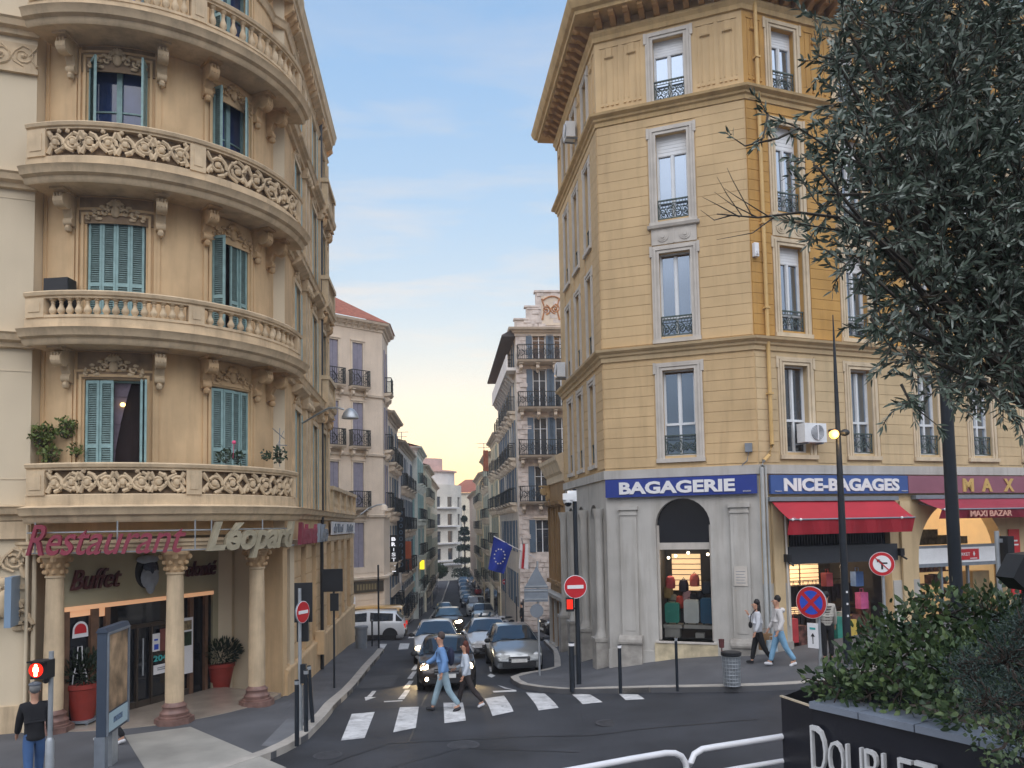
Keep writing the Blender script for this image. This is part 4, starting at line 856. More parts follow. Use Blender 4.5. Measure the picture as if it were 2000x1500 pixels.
def french(k, i, z0, z1, state):
    a, b = WINS_L[k]; w = b-a
    m = MB(bay); m.box(a, a+.05, -.26, -.16, z0, z1); m.box(b-.05, b, -.26, -.16, z0, z1); m.box(a+.05, b-.05, -.26, -.16, z1-.05, z1, 3)
    if state == 'glass' or state == 'mixed':
        m.box((a+b)/2-.06, (a+b)/2+.06, -.26, -.15, z0, z1-.05); zc = z0+(z1-z0)*.62
        m.box(a+.05, b-.05, -.25, -.2, zc, zc+.035, 3)
    W_ = m.build('window', M['shut_b'], LB)
    m = MB(bay); n = 4
    for j in range(n): p, q = a+w*j/n, a+w*(j+1)/n; m.quad((p, -.23, z0), (q, -.23, z0), (q, -.23, z1), (p, -.23, z1))
    m.build('pane', M['bluepane'] if state in ('glass', 'mixed') else M['room'], W_, recalc=False)
    h0, h1 = z0+.02, z1-.03
    if state == 'closed4':
        for j in range(4): leaf(bay, a+.03+(w-.06)*j/4, -.05, 0, (w-.06)/4-.005, h0, h1, W_)
    elif state == 'half':
        for j in range(2): leaf(bay, a+.03+(w-.06)*j/4, -.02, 4, (w-.06)/4-.005, h0, h1, W_)
        leaf(bay, b-.02, -.02, 80, w/4, h0, h1, W_); leaf(bay, b-.08, -.05, 84, w/4, h0, h1, W_)
    elif state == 'ajar':
        for j in (0, 1): leaf(bay, a+.02+(w*.27)*j, -.05+.03*j, 14-8*j, w*.25, h0, h1, W_)
        for j in (2, 3): leaf(bay, a+w*(.02+.25*j), -.03, 0, w*.235, h0, h1, W_)
    elif state == 'left':
        leaf(bay, a+.02, -.02, 62, w*.3, h0, h1, W_)
        for j in (2, 3): leaf(bay, a+w*(-.08+.27*j), -.02, -6, w*.255, h0, h1, W_)
    elif state == 'glass':
        leaf(bay, a+.02, .0, 48, w/3.4, h0, h1, W_); leaf(bay, b-.02, .0, 100, w/3.4, h0, h1, W_)
    elif state == 'mixed':
        leaf(bay, a+.02, .0, 75, w/4, h0, h1, W_); leaf(bay, b-.03, .0, 140, w/2.4, h0, h1, W_)
    return W_
WW = french(0, 0, *FLO[0], 'half'); french(1, 0, *FLO[0], 'ajar'); french(0, 1, *FLO[1], 'closed4'); french(1, 1, *FLO[1], 'left'); french(0, 2, *FLO[2], 'glass'); french(1, 2, *FLO[2], 'mixed'); french(0, 3, *FLO[3], 'glass'); french(1, 3, *FLO[3], 'mixed')
a, b = WINS_L[0]
m = MB(bay); m.ball((a+.78, -.16, 7.30), 1, .06, .04, .05, 10, 6); m.build('room_lamp', pm('yellow_lamp', (1, .7, .2), .5, 0, 1, 0, emit=4, ecol=(1, .66, .22)), WW)
m = MB(bay)
for j in range(6):
    t0, t1 = j/6, (j+1)/6; f = lambda t: .60+.36*(1-t)**1.5
    m.quad((a+.58, -.20, 5.9+1.9*t0), (a+f(1-t0), -.20+.02*(j % 2), 5.9+1.9*t0), (a+f(1-t1), -.20, 5.9+1.9*t1), (a+.58, -.20, 5.9+1.9*t1))
m.build('curtain', pm('grey_violet_curtain', (.20, .16, .2), .9, .2, 6, .1), WW, recalc=False)
# small balconies on the street side
for i, z0 in enumerate((8.5, 12.1, 15.65)):
    m = MB(fl); m.prof([(0, z0), (.28, z0+.02), (.31, z0+.15), (.38, z0+.2), (.42, z0+.35), (0, z0+.38)], 6.1, 8.2)
    B_o = m.build('balcony', M['stone_l'], LB)
    m = MB(fl); zt = z0+1.3
    for s in (6.15, 7.98): m.box(s, s+.2, .14, .36, z0+.36, zt-.14)
    m.box(6.1, 8.2, .12, .40, zt-.14, zt); m.box(6.1, 6.35, .0, .12, zt-.14, zt); m.box(7.95, 8.2, 0, .12, zt-.14, zt); m.build('parapet', M['stone_l'], B_o)
    m = MB(fl); balusters(m, 6.38, 7.96, 8, .25, z0+.37, zt-.14, 8); m.build('balusters', M['stone_l'], B_o, smooth=True)
    for s in (6.35, 7.9): m = MB(fl); console(m, s, z0, .2, .3, .8); m.build('console', M['relief'], B_o)
# low wing with terrace on the street side
m = MB(fl); LW = 17.6
lo_ops = [(a, b, .7, 3.85) for a, b in ((.33, .95), (2.33, 3.2), (4.4, 5.25), (7.9, 9.1), (10.1, 11.4), (12.5, 13.5), (14.6, 16.0))]
wall(m, 0, LW, -2.2, 5.0, lo_ops, depth=.35); 
for (p, q) in ((.95, 2.33), (3.2, 4.4), (5.25, 7.9), (9.1, 10.1), (11.4, 12.5), (13.5, 14.6), (16, 17.6)):
    for k in range(7): m.box(p+.02, q-.02, -.01, .035, .72+k*.46, .72+k*.46+.43)
m.build('wall', M['stucco_l'], LB, label='ground floor wall of the street side with tall narrow windows', recalc=False)
m = MB(fl)
for o in lo_ops: m.quad((o[0], -.3, o[2]), (o[1], -.3, o[2]), (o[1], -.3, o[3]), (o[0], -.3, o[3]))
m.build('pane', M['wood'], LB, recalc=False)
for k, (p, q) in enumerate(((1.2, 1.75), (3.9, 4.4), (9.3, 10), (12.9, 13.5))): m = MB(fl); z = -.05-p*.085; m.box(p, q, -.05, .02, z-.3, z+.55); m.build('cellar_window', M['glass_dark'], LB)
m = MB(fl); m.box(-.03, LW, 0, .08, -2.4, .55); m.prof([(0, .55), (.10, .55), (.09, .62), (0, .66)], 0, LW); m.build('plinth', M['stucco_l'], LB)
m = MB(fl); m.prof([(0, 3.92), (.06, 3.92), (.08, 4.1), (0, 4.12)], 0, LW); m.build('string_course', M['stone_l'], LB)
m = MB(fl)
for s in (8.75, 11.0, 13.2, 15.4, 17.2): m.box(s, s+.3, -.1, .18, 5.0, 5.88)
m.box(8.6, 17.6, -.12, .22, 5.88, 6.02); m.box(8.6, 17.6, -.05, .15, 5.0, 5.15); balusters(m, 9.1, 17.1, 34, .03, 5.15, 5.88, 7); m.build('terrace_balustrade', M['stone_l'], LB)
m = MB(); q0, q1 = fl(LW, 0, 0), fl(LW, -10, 0); m.quad((q0[0], q0[1], -2.4), (q1[0], q1[1], -2.4), (q1[0], q1[1], 5), (q0[0], q0[1], 5)); p0, p1 = fl(0, 0, 0), fl(0, -10, 0)
m.quad((p0[0], p0[1], 5.0), (q0[0], q0[1], 5), (q1[0], q1[1], 5.0), (p1[0], p1[1], 5)); m.build('terrace_floor', M['stone_l'], LB, recalc=False)
m = MB(fl); m.tube([(6.2, .12, 19), (6.2, .12, 4.5), (5.9, .14, 4.2), (5.9, .14, -.4)], .06, 8); m.build('drainpipe', M['black'], LB)
m = MB(fl); m.tube([(8.08, .10, 18.3), (8.08, .10, 5.2)], .05, 8); m.build('drainpipe', M['stone_l'], LB)
m = MB(fl); m.box(5.2, 5.6, .0, .3, .2, .95); m.build('meter_box', M['stucco_l'], LB)
m = MB(fl); m.box(8.6, 17.3, .10, .14, 4.15, 4.66); wsg = tag(m.build('fascia_sign', M['white_s']), 'long white fascia sign with grey script on the street side of the restaurant', 'sign')
m = MB(fl); add_text(m, 'da Vinci', 1, 10.6, 4.22, .14, .04, height=.36, width=3.0, bold=.03, shear=.3); add_text(m, 'Buffet', 1, 14.8, 4.22, .14, .04, height=.36, width=2.6, bold=.03, shear=.3); m.build('lettering', M['grey_s'], wsg, recalc=False)
# loggia
m = MB(); m.sweep(arcp(RW, -22, 96, 40), [(-.1, 3.95), (.42, 3.95), (.42, 4.05), (.46, 4.08), (.46, 4.14), (.50, 4.17), (.5, 4.22), (.30, 4.24), (-.1, 4.24)]); m.build('entablature', M['stone_l'], LB, smooth=True)
m = MB(); m.slab(arcp(RW+.3, -30, 98, 24)+[(-6.3, 21.8), (-8.5, 22.4), (-11.5, 19), (-11, 17.2)], 4.0, 4.05); m.build('loggia_ceiling', M['stucco_l'], LB)
cb = [(.34, 0), (.34, .16), (.30, .17), (.31, .24), (.26, .28), (.25, .34), (.27, .38), (.22, .42), (.2, .46)]
for ang in (-7.5, 34.5, 70.5):
    x, y = CX+3.42*math.sin(R(ang)), CY-3.42*math.cos(R(ang)); zb = g(x, y)+.13
    m = MB(); m.lathe(x, y, [(.195, zb+.45), (.20, zb+.6), (.20, 1.6), (.175, 3.42), (.2, 3.44), (.2, 3.48)], 24); c_ = m.build('column', M['stone_l'], LB, smooth=True)
    m = MB(); m.lathe(x, y, [(r, z+zb) for r, z in cb], 24); m.slab([(x+.42*math.cos(R(a_)), y+.42*math.sin(R(a_))) for a_ in range(22, 382, 45)], zb-.2, zb+.12); m.build('column_base', pm('brown_red_marble', (.20, .115, .095), .5, .3, 6, .1), c_, smooth=True)
    m = MB(); m.lathe(x, y, [(.18, 3.48), (.19, 3.6), (.26, 3.85), (.30, 3.88), (.30, 3.95)], 16)
    for row, (rr, zz, k) in enumerate(((.21, 3.56, 8), (.25, 3.70, 8), (.29, 3.83, 4))):
        for j in range(k): a_ = 2*PI*(j+.5*(row % 2))/k+PI/8; m.ball((x+rr*math.cos(a_), y+rr*math.sin(a_), zz), .055+.02*(row == 2), n=6, m=4)
    m.build('capital', M['relief'], c_, smooth=True)
DO = (-9.95, 17.1); fd = fr(DO[0], DO[1], .394, .919)
m = MB(fd); wall(m, -.3, 4.6, -.3, 4.0, [(0, 4.37, .12, 2.66)], depth=.1); m.build('wall', pm('shaded_cream_render', (.40, .36, .24), .9, .08, 1, .1, 40, .2, (.25, .2, .14)), LB, label='cream wall over the restaurant doors', recalc=False)  # cream render darkened to carry the loggia's shade in its colour
M['glow'] = pm('orange_lit_strip', (.7, .4, .22), .5, 0, 1, 0, emit=.40, ecol=(1, .52, .28))
m = MB(fd); m.box(0, 4.37, -.10, .03, 2.66, 2.76); m.build('lit_head_strip', M['glow'], LB)
m = MB(fd); m.quad((0, -.07, .12), (4.37, -.07, .12), (4.37, -.07, 2.66), (0, -.07, 2.66)); m.build('pane', M['glass_dark'], LB, recalc=False)
for (p, q) in ((0, .13), (.66, .86), (1.04, 1.16), (3.55, 3.68), (4.08, 4.18)): m = MB(fd); m.box(p, q, -.07, .02, .12, 2.66); m.build('door_post', M['wood'], LB)
m = MB(fd); m.box(.13, .66, -.06, -.02, 2.52, 2.66); m.box(.86, 1.04, -.06, -.02, 2.46, 2.66); m.build('lit_transom', M['glow'], LB)
m = MB(fd); m.box(1.16, 3.55, -.06, .0, 2.05, 2.15); [m.box(x, x+.05, -.06, .02, .12, 2.1) for x in (1.9, 2.33, 3.1)]; m.box(1.16, 3.55, -.06, .0, .12, .3); DR = m.build('entrance_door', pm('dark_bronze_frame', (.07, .055, .045), .4, .1, 4, 0, metal=.4), LB)
m = MB(fd); m.tube([(2.05, .06, .9), (2.05, .06, 1.8)], .02); m.build('handle', M['pole_g'], DR)
m = MB(fd); 
m.tube([(x, .0, z) for x, z in ((.22, .9), (.24, 1.2), (.33, 1.5), (.35, 1.85), (.45, 1.85), (.47, 1.5), (.57, 1.2), (.59, .9))], .014, 5); m.tube([(.25, 0, 1.28), (.56, 0, 1.24)], .01, 4)
tag(m.build('window_decal', M['white_s']), 'white bottle outline drawn on the left window of the restaurant', 'window sticker')
m = MB(fd); m.poly([(.42+.19*math.cos(PI*i/10), -.02, 2.22+.19*math.sin(PI*i/10)) for i in range(11)]+[(.22, -.02, 2.05), (.62, -.02, 2.05)]); sk = tag(m.build('window_sticker', M['white_s'], recalc=False), 'round topped red and white sticker at the top of the left restaurant window', 'window sticker')
m = MB(fd); m.poly([(.42+.15*math.cos(PI*i/10), -.015, 2.21+.15*math.sin(PI*i/10)) for i in range(11)]+[(.27, -.015, 2.14), (.57, -.015, 2.14)]); m.build('print', M['red_s'], sk, recalc=False)
M['poster_g'] = pm('green_poster_print', (.10, .16, .07), .5, .9, 7, 0); M['poster_r'] = pm('dull_red_notice', (.20, .07, .06), .5, .2, 4, 0)
def poster(nm, mp, s0, s1, z0, z1, d, label, cells):
    m = MB(mp); m.box(s0, s1, d-.02, d, z0, z1); p = tag(m.build(nm, M['white_s']), label, 'poster')
    for (a, b, c, e, mt) in cells: m = MB(mp); m.box(s0+(s1-s0)*a, s0+(s1-s0)*b, d, d+.006, z0+(z1-z0)*c, z0+(z1-z0)*e); m.build('print', mt, p)
M['photo_food'] = pm('food_photo_print', (.22, .17, .10), .5, 1.0, 9, 0); M['teal'] = pm('teal_print', (.05, .38, .38), .5, .05, 3, 0); M['pdark'] = pm('dark_green_print', (.02, .04, .02), .5, .6, 9, 0)
poster('menu_poster', fd, .9, 1.5, .95, 2.12, .06, 'white framed menu poster with green food pictures left of the entrance doors', [(.1, .9, .72, .94, M['photo_food']), (.1, .9, .5, .68, M['pdark']), (.1, .9, .3, .48, M['poster_g']), (.1, .9, .1, .28, M['photo_food'])])
poster('menu_poster', fd, 3.12, 3.62, .7, 2.14, .06, 'tall menu poster half hidden behind the right side of the middle column', [(.1, .9, .78, .95, M['photo_food']), (.1, .9, .5, .75, M['pdark'])])
poster('notice', fd, 2.36, 2.58, 1.42, 1.86, .03, 'small pale notice with blue print on the entrance door', [(.2, .8, .1, .4, M['blue_s']), (.2, .7, .6, .7, M['blue_s'])])
poster('notice', fd, 2.4, 2.95, .85, 1.08, .03, 'cream notice low on the entrance door', [(.2, .9, .4, .5, M['grey_s']), (.2, .9, .6, .7, M['grey_s'])])
m = MB(fd); m.box(2.6, 2.98, .0, .012, 1.4, 1.95); tag(m.build('notice', M['poster_r']), 'dull red notice on the entrance door beside the pale notice', 'poster')
m = MB(fd); add_text(m, '204', 1, 2.62, 1.16, .0, .01, height=.15, width=.42, bold=.03); tag(m.build('window_sticker', M['teal'], recalc=False), 'teal letters stuck on the entrance door above the cream notice', 'window sticker')
m = MB(fd); m.box(.0, 4.37, .05, 1.1, -.35, .10); m.build('entrance_floor', pm('polished_entrance_tiles', (.42, .36, .28), .12, .1, 2, .05), LB)
m = MB(); m.slab([(-9.95, 17.1)]+arcp(RW+.28, -8, 90, 14)+[(-8.15, 21.3)], -.35, .145); m.build('loggia_floor', pm('polished_stone_floor', (.34, .29, .24), .15, .15, 2, .05), LB)
# piers at the right of the loggia
m = MB(); m.slab([(-8.15, 21.3), (-7.85, 21.5), (-7.85, 21.9), (-8.3, 21.9)], -.3, 4.0); m.slab([(-7.85, 21.7), (-6.2, 21.4), (-6.2, 21.8), (-7.85, 22)], -.3, 4.0); m.build('pier', M['flat_l'], LB, label='pale pier at the end of the loggia')
m = MB(); m.slab([(-6.72, 20.75), (-6.15, 20.55), (-6.15, 20.78), (-6.55, 21.3)], -.4, 4.0); m.build('pier', M['stucco_l'], LB, label='right corner pier of the loggia')
m = MB(fv); m.tube([(9.12, .0, 4.5), (9.12, .0, .1)], .05, 8); m.tube([(9.0, .1, 4.6), (9.0, .1, .1)], .035, 8); m.build('drainpipe', M['flat_l'], LB)
# restaurant lettering on its frame
LR = cyl(CX, CY, 3.95); SR = lambda d: R(d)*3.95
M['rose'] = pm('faded_rose_letters', (.24, .035, .06), .6, .15, 3, .03); M['beige_l'] = pm('weathered_beige_letters', (.34, .30, .21), .6, .2, 3, .05)
t = empty('restaurant_sign', LR(SR(15), .1, 3.9), 'row of script letters reading Restaurant Léopard under the lowest curved balcony', 'sign')
m = MB(LR); add_text(m, 'Restaurant', 1, SR(12.3), 3.93, -.05, .06, height=.66, width=3.3, bold=.006, shear=.4, spacing=1.0); m.build('lettering', M['rose'], t, recalc=False, label='rose script letters Restaurant')
m = MB(LR); add_text(m, 'Léopard', 1, SR(62.5), 3.74, -.05, .14, height=.86, width=2.75, bold=.03, shear=.35, spacing=.95); m.build('lettering', M['beige_l'], t, recalc=False, label='weathered beige script letters')
m = MB(LR)
for z in (3.98, 4.42): m.tube([(SR(-13+i*3.2), -.12, z) for i in range(33)], .018, 5)
for a_ in (-10, 16, 39.5, 45, 66): m.tube([(SR(a_), -.12, 3.98), (SR(a_), -.12, 4.72)], .018, 5)
m.build('sign_frame', M['pole_g'], t)
m = MB(fl); add_text(m, 'Restaurant', 1, 1.7, 3.96, .3, .10, height=.62, width=3.0, bold=.05, shear=.3); m.build('lettering', M['rose'], t, recalc=False, label='rose letters round the corner'); m = MB(fl); add_text(m, 'Léo', 1, 4.6, 3.96, .3, .1, height=.6, width=2.2, bold=.04, shear=.3); m.build('lettering', M['grey_s'], t, recalc=False, label='grey letters round the corner')
M['maroon'] = pm('dark_maroon_letters', (.08, .015, .018), .5, .2, 3, 0)
t2 = empty('buffet_sign', fd(1.2, .1, 3.1), 'dark maroon script letters Buffet à volonté over the restaurant doors', 'sign')
m = MB(fd); add_text(m, 'Buffet', 1, .75, 3.12, .03, .07, height=.46, width=1.3, bold=.008, shear=.35); m.build('lettering', M['maroon'], t2, recalc=False)
m = MB(fd); add_text(m, 'à volonté', 1, 3.65, 3.2, .03, .07, height=.4, width=1.55, bold=.008, shear=.35); m.build('lettering', M['maroon'], t2, recalc=False)
t3 = empty('face_emblem', fd(2.3, .1, 3.4), 'round emblem of a bearded face with a flat cap over the restaurant doors', 'emblem')
m = MB(fd); m.ball((2.2, .0, 3.42), 1, .36, .06, .42, 18, 12); m.build('backing', M['black'], t3, smooth=True)
m = MB(fd); m.ball((2.2, .1, 3.28), 1, .27, .08, .3, 14, 8); m.ball((2.2, .12, 3.08), 1, .14, .06, .22, 10, 6); [m.ball((2.2+sx_*.12, .15, 3.42), 1, .12, .03, .035, 8, 4) for sx_ in (-1, 1)]; m.build('beard', pm('pale_grey_relief', (.34, .38, .44), .6, .15, 6, .1), t3, smooth=True)
m = MB(fd); m.ball((2.2, .1, 3.5), 1, .2, .09, .17, 12, 8); m.ball((2.2, .18, 3.45), 1, .035, .06, .09, 8, 5); [m.ball((2.2+q, .18, 3.52), 1, .03, .02, .02, 6, 4) for q in (-.08, .08)]; m.build('face', pm('dark_blue_grey_face', (.06, .075, .11), .5, .2, 5, 0), t3, smooth=True)
m = MB(fd); m.ball((2.15, .08, 3.72), 1, .34, .10, .11, 14, 6); m.build('cap', MATS['pale_grey_relief'], t3, smooth=True)
m = MB(fv); m.box(8.74, 8.86, .02, .75, 2.45, 3.5); tag(m.build('projecting_sign', pm('pale_blue_light_box', (.22, .31, .42), .4, .08, 2, 0)), 'pale blue box sign projecting from the left edge of the restaurant front', 'sign')
# ---------------------------------------------------------------- generic houses of the street
def wrought(mp, s0, s1, z0, z1, d, parent, side=True):
    m = MB(mp); m.box(s0, s1, d-.02, d+.02, z1-.05, z1); m.box(s0, s1, d-.02, d+.02, z0, z0+.04)
    k = max(3, int((s1-s0)/.14))
    for i in range(k+1): x = s0+(s1-s0)*i/k; m.box(x-.012, x+.012, d-.01, d+.01, z0, z1)
    scrollwork(m, s0, s1, z0+.06, z1-.12, d, .022, 3, max(1, int((s1-s0)/.8)))
    if side:
        for x in (s0, s1):
            m.box(x-.02, x+.02, 0, d, z1-.05, z1); m.box(x-.02, x+.02, 0, d, z0, z0+.04)
            for j in range(1, 6): m.box(x-.012, x+.012, d*j/6-.01, d*j/6+.01, z0, z1)
    return m.build('railing', M['iron'], parent)
def house(name, label, faces, top, base, wmat, trim, shutter, roof=None, bandz=(), cat='building'):
    """faces: list of (map, length, windows [(a, b)], floors [(z0, z1)], options)"""
    o0 = faces[0][0](faces[0][1]/2, -1, base); H_ = empty(name, (o0[0], o0[1], base), label, cat)
    for (mp, ln, wins, floors, op) in faces:
        m = MB(mp); ops = [(a, b, z0, z1) for a, b in wins for z0, z1 in floors]
        wall(m, 0, ln, base-1.5, top, ops, depth=.22)
        if op.get('rough'):
            z = base
            k = 0
            while z < top-.1:
                x = -.02 + (.25 if k % 2 else 0)
                while x < ln:
                    w = random.uniform(.38, .62)
                    if not any(a-.12 < x+w and x < b+.12 and z0-.1 < z+.3 and z < z1+.1 for a, b, z0, z1 in ops): m.box(max(0, x), min(ln, x+w-.035), 0, random.uniform(.03, .075), z, z+.27)
                    x += w
                z += .31; k += 1
        if op.get('rust'):
            z = base
            while z < op['rust']: m.box(0, ln, 0, .03, z, z+.35) if not any(z0 < z+.3 and z < z1 for a, b, z0, z1 in ops) else None; z += .4
        m.build('wall', op.get('wmat', wmat), H_, recalc=False)
        dp = op.get('detail', 1)
        for (a, b, z0, z1) in ops:
            m = MB(mp); m.box(a, a+.05, -.16, -.1, z0, z1); m.box(b-.05, b, -.16, -.1, z0, z1); m.box((a+b)/2-.03, (a+b)/2+.03, -.16, -.1, z0, z1); m.box(a, b, -.16, -.1, z1-.05, z1); m.box(a, b, -.16, -.11, z0+(z1-z0)*.7, z0+(z1-z0)*.7+.03)
            W_ = m.build('window', M['white'], H_)
            m = MB(mp); m.quad((a, -.14, z0), (b, -.14, z0), (b, -.14, z1), (a, -.14, z1)); m.build('pane', M['glass'], W_, recalc=False)
            st = op.get('shut', random.choice((0, 1, 1, 2)))
            if shutter:
                w = (b-a)/2
                if st == 2: m = MB(mp); m.box(a+.01, a+w-.01, -.07, -.03, z0, z1); m.box(a+w+.01, b-.01, -.07, -.03, z0, z1)
                else: m = MB(mp); m.box(a-w*.95, a-.02, .01, .06, z0, z1); m.box(b+.02, b+w*.95, .01, .06, z0, z1)
                zz = z0+.05
                while zz < z1-.06 and dp: 
                    for (p, q) in (((a+.05, a+w-.05), (a+w+.05, b-.05)) if st == 2 else ((a-w*.9, a-.06), (b+.06, b+w*.9))): d_ = -.03 if st == 2 else .06; m.box(p, q, d_, d_+.012, zz, zz+.05)
                    zz += .11
                m.build('shutters', shutter, W_)
            if dp:
                m = MB(mp)
                m.box(a-.10, a, 0, .05, z0, z1+.1); m.box(b, b+.10, 0, .05, z0, z1+.1); m.box(a, b, 0, .05, z1, z1+.1); m.box(a-.14, b+.14, 0, .1, z1+.1, z1+.17)
                if not op.get('rail'): m.box(a-.12, b+.12, 0, .1, z0-.1, z0)
                m.build('surround', trim, W_)
        if op.get('rail'):
            for (z0, z1) in floors:
                if op.get('railfrom', -99) > z0: continue
                if op['rail'] == 'long':
                    m = MB(mp); m.prof([(0, z0-.28), (.3, z0-.24), (.62, z0-.14), (.7, z0-.02), (0, z0)], op.get('ra', .05), op.get('rb', ln-.05)); bb = m.build('balcony', trim, H_)
                    wrought(mp, op.get('ra', .05)+.04, op.get('rb', ln-.05)-.04, z0, z0+1.0, .62, bb)
                    k = int((op.get('rb', ln)-op.get('ra', 0))/1.1)+1
                    for i in range(k): s = op.get('ra', 0)+.3+i*1.1; m = MB(mp); console(m, min(s, op.get('rb', ln)-.2), z0-.2, .2, .5, .5); m.build('console', trim, bb)
                else:
                    for (a, b) in wins:
                        m = MB(mp); m.prof([(0, z0-.22), (.3, z0-.18), (.45, z0-.1), (.5, z0), (0, z0)], a-.28, b+.28); bb = m.build('balcony', trim, H_)
                        wrought(mp, a-.25, b+.25, z0, z0+.98, .44, bb)
                        for s in (a-.1, b+.1): m = MB(mp); console(m, s, z0-.15, .16, .36, .45); m.build('console', trim, bb)
    path = [f_[0](0, 0, 0)[:2] for f_ in faces]+[faces[-1][0](faces[-1][1], 0, 0)[:2]]
    m = MB(); m.sweep(path, [(0, top-.5), (.06, top-.48), (.08, top-.3), (.2, top-.26), (.24, top-.15), (.42, top-.1), (.48, top+.03), (0, top+.06)]); m.build('eave', trim, H_)
    for (z, pr) in bandz: m = MB(); m.sweep(path, [(0, z), (pr, z+.02), (pr+.03, z+.15), (0, z+.18)]); m.build('string_course', trim, H_)
    return H_, path
M['b2w'] = pm('cream_pink_render', (.68, .58, .47), .88, .08, 1, .1, 40, .2, (.3, .24, .2)); M['b2t'] = pm('pale_cream_trim', (.66, .57, .46), .85, .1, 2, .1, 40, .25, (.3, .24, .18)); M['lilac'] = pm('lilac_grey_shutter', (.27, .26, .33), .7, .1, 4, .1)
M['tile'] = pm('red_clay_tiles', (.32, .105, .06), .85, .3, 4, .6, 12); M['slate'] = pm('dark_slate_roof', (.06, .06, .07), .7, .2, 4, .2)
# second house on the left
ex, ey = -7.9, 47
f2 = fr(ex-.743*7, ey-.669*7, .743, .669); f2b = fr(ex, ey, -.06, 1)
fz2 = [(12.85, 15.55), (9.25, 11.9), (5.6, 8.3), (2.7, 4.6)]
h2, p2 = house('apartment_house', 'cream four storey house with black iron balconies and red roof on the left crossing corner', [
    (f2, 7, [(.3, 1.0), (3.28, 3.95), (4.9, 5.62)], fz2[:3]+[(2.0, 4.7)], dict(rail='each', railfrom=5, rust=4.6, shut=2)),
    (f2b, 3.2, [(1.2, 2.0)], fz2[:3], dict(rail='each', railfrom=5, shut=1, detail=0))], 16.9, -2.3, M['b2w'], M['b2t'], M['lilac'], bandz=((1.3, .25), (5.0, .1), (8.7, .08), (12.3, .08)))
m = MB()
for i in range(16): s = .25+i*.42; m.map = f2; m.prof([(0, 16.4), (.35, 16.75), (.35, 16.8), (0, 16.82)], s-.08, s+.08)
m.build('modillions', M['b2t'], h2)
m = MB(); a_, b_, c_ = f2(0, .55, 0), (ex+.55, ey-.1), f2b(3.2, .55, 0); pk = (-13.5, 49.5)
for (p, q) in ((a_, b_), (b_, c_)): m.poly([(p[0], p[1], 16.97), (q[0], q[1], 16.97), (pk[0], pk[1], 20.6)])
m.build('roof', M['tile'], h2, recalc=False)
m = MB(f2); m.box(4.9, 6.9, .03, .12, .55, 1.2); sf = tag(m.build('shop_sign', pm('dark_bronze_board', (.06, .05, .035), .5, .3, 5, 0)), 'dark shop board across the ground floor of the cream house by the crossing', 'sign')
m = MB(f2); [m.box(5.05+k*.2, 5.05+k*.2+.12, .12, .13, .7, 1.05) for k in range(8)]; m.build('lettering', pm('dull_gold_print', (.22, .18, .10), .5, .1, 3, 0), sf)
m = MB(f2); m.box(4.4, 4.95, .03, .1, -.8, .35); ws = tag(m.build('wall_sign', M['white_s']), 'small white sign with a dark figure on the cream house wall by the crossing', 'sign'); m = MB(f2); m.ball((4.67, .1, -.05), 1, .09, .02, .1, 8, 5); m.box(4.58, 4.76, .1, .11, -.4, -.15); m.build('print', M['black'], ws)
# rest of the left row
def row_house(name, label, side, y0, y1, top, wmat, trim, shut, nw, nf, rail=None, fh=3.3, set_=0, **kw):
    X = (lambda y: FL(y)) if side < 0 else (lambda y: FRX(y))
    if side < 0: mp = fr(X(y0)+set_, y0, X(y1)-X(y0), y1-y0); ret = fr(X(y0)+set_-7, y0, 1, 0); 
    else: mp = fr(X(y1)-set_, y1, X(y0)-X(y1), y0-y1); ret = fr(X(y0)-set_, y0, 1, 0)
    ln = math.hypot(X(y1)-X(y0), y1-y0); base = g(0, y0)-.1
    wins = [(ln*(i+.5)/nw-.5, ln*(i+.5)/nw+.5) for i in range(nw)]; fl_ = [(top-.9-fh*(k+1)+.9, top-.9-fh*k) for k in range(nf)]
    op = dict(detail=0, **kw)
    if rail: op['rail'] = rail
    fcs = [(ret, 7, [(6-.3-2.2*k, 6.7-.3-2.2*k) for k in range(2)] if kw.get('endwin') else [], fl_, dict(detail=0)), (mp, ln, wins, fl_, op)] if side < 0 else [(mp, ln, wins, fl_, op), (ret, 7, [(.8, 1.5), (3, 3.7)] if kw.get('endwin') else [], fl_, dict(detail=0))]
    h, p = house(name, label, fcs, top, base, wmat, trim, shut)
    m = MB(); d = mp(0, 0, 0); e_ = mp(ln, 0, 0); s_ = -1 if side < 0 else 1
    m.poly([(d[0]-s_*.45, d[1], top+.04), (e_[0]-s_*.45, e_[1], top+.04), (e_[0]+s_*5, e_[1], top+1.6), (d[0]+s_*5, d[1], top+1.6)]); m.poly([(d[0], d[1], top), (d[0]+s_*5, d[1], top+1.6), (d[0]+s_*10, d[1], top)]); m.poly([(d[0]+s_*5, d[1], top+1.6), (e_[0]+s_*5, e_[1], top+1.6), (e_[0]+s_*10, e_[1], top), (d[0]+s_*10, d[1], top)])
    m.build('roof', M['tile'], h, recalc=False)
    m = MB(fr(0, 0, 1, 0)); m.map = None
    for sg in ('shop_front',):
        m = MB(mp)
        for i in range(int(ln/3.5)): a = .4+i*3.5; m.box(a, a+2.7, -.02, .05, g(0, (y0+y1)/2)+.1, g(0, (y0+y1)/2)+2.6)
        m.build('shop_front', M['glass_dark'], h)
        m = MB(mp); m.box(.2, ln-.2, 0, .16, g(0, (y0+y1)/2)+2.65, g(0, (y0+y1)/2)+3.15); m.build('fascia', trim, h)
    return h, mp
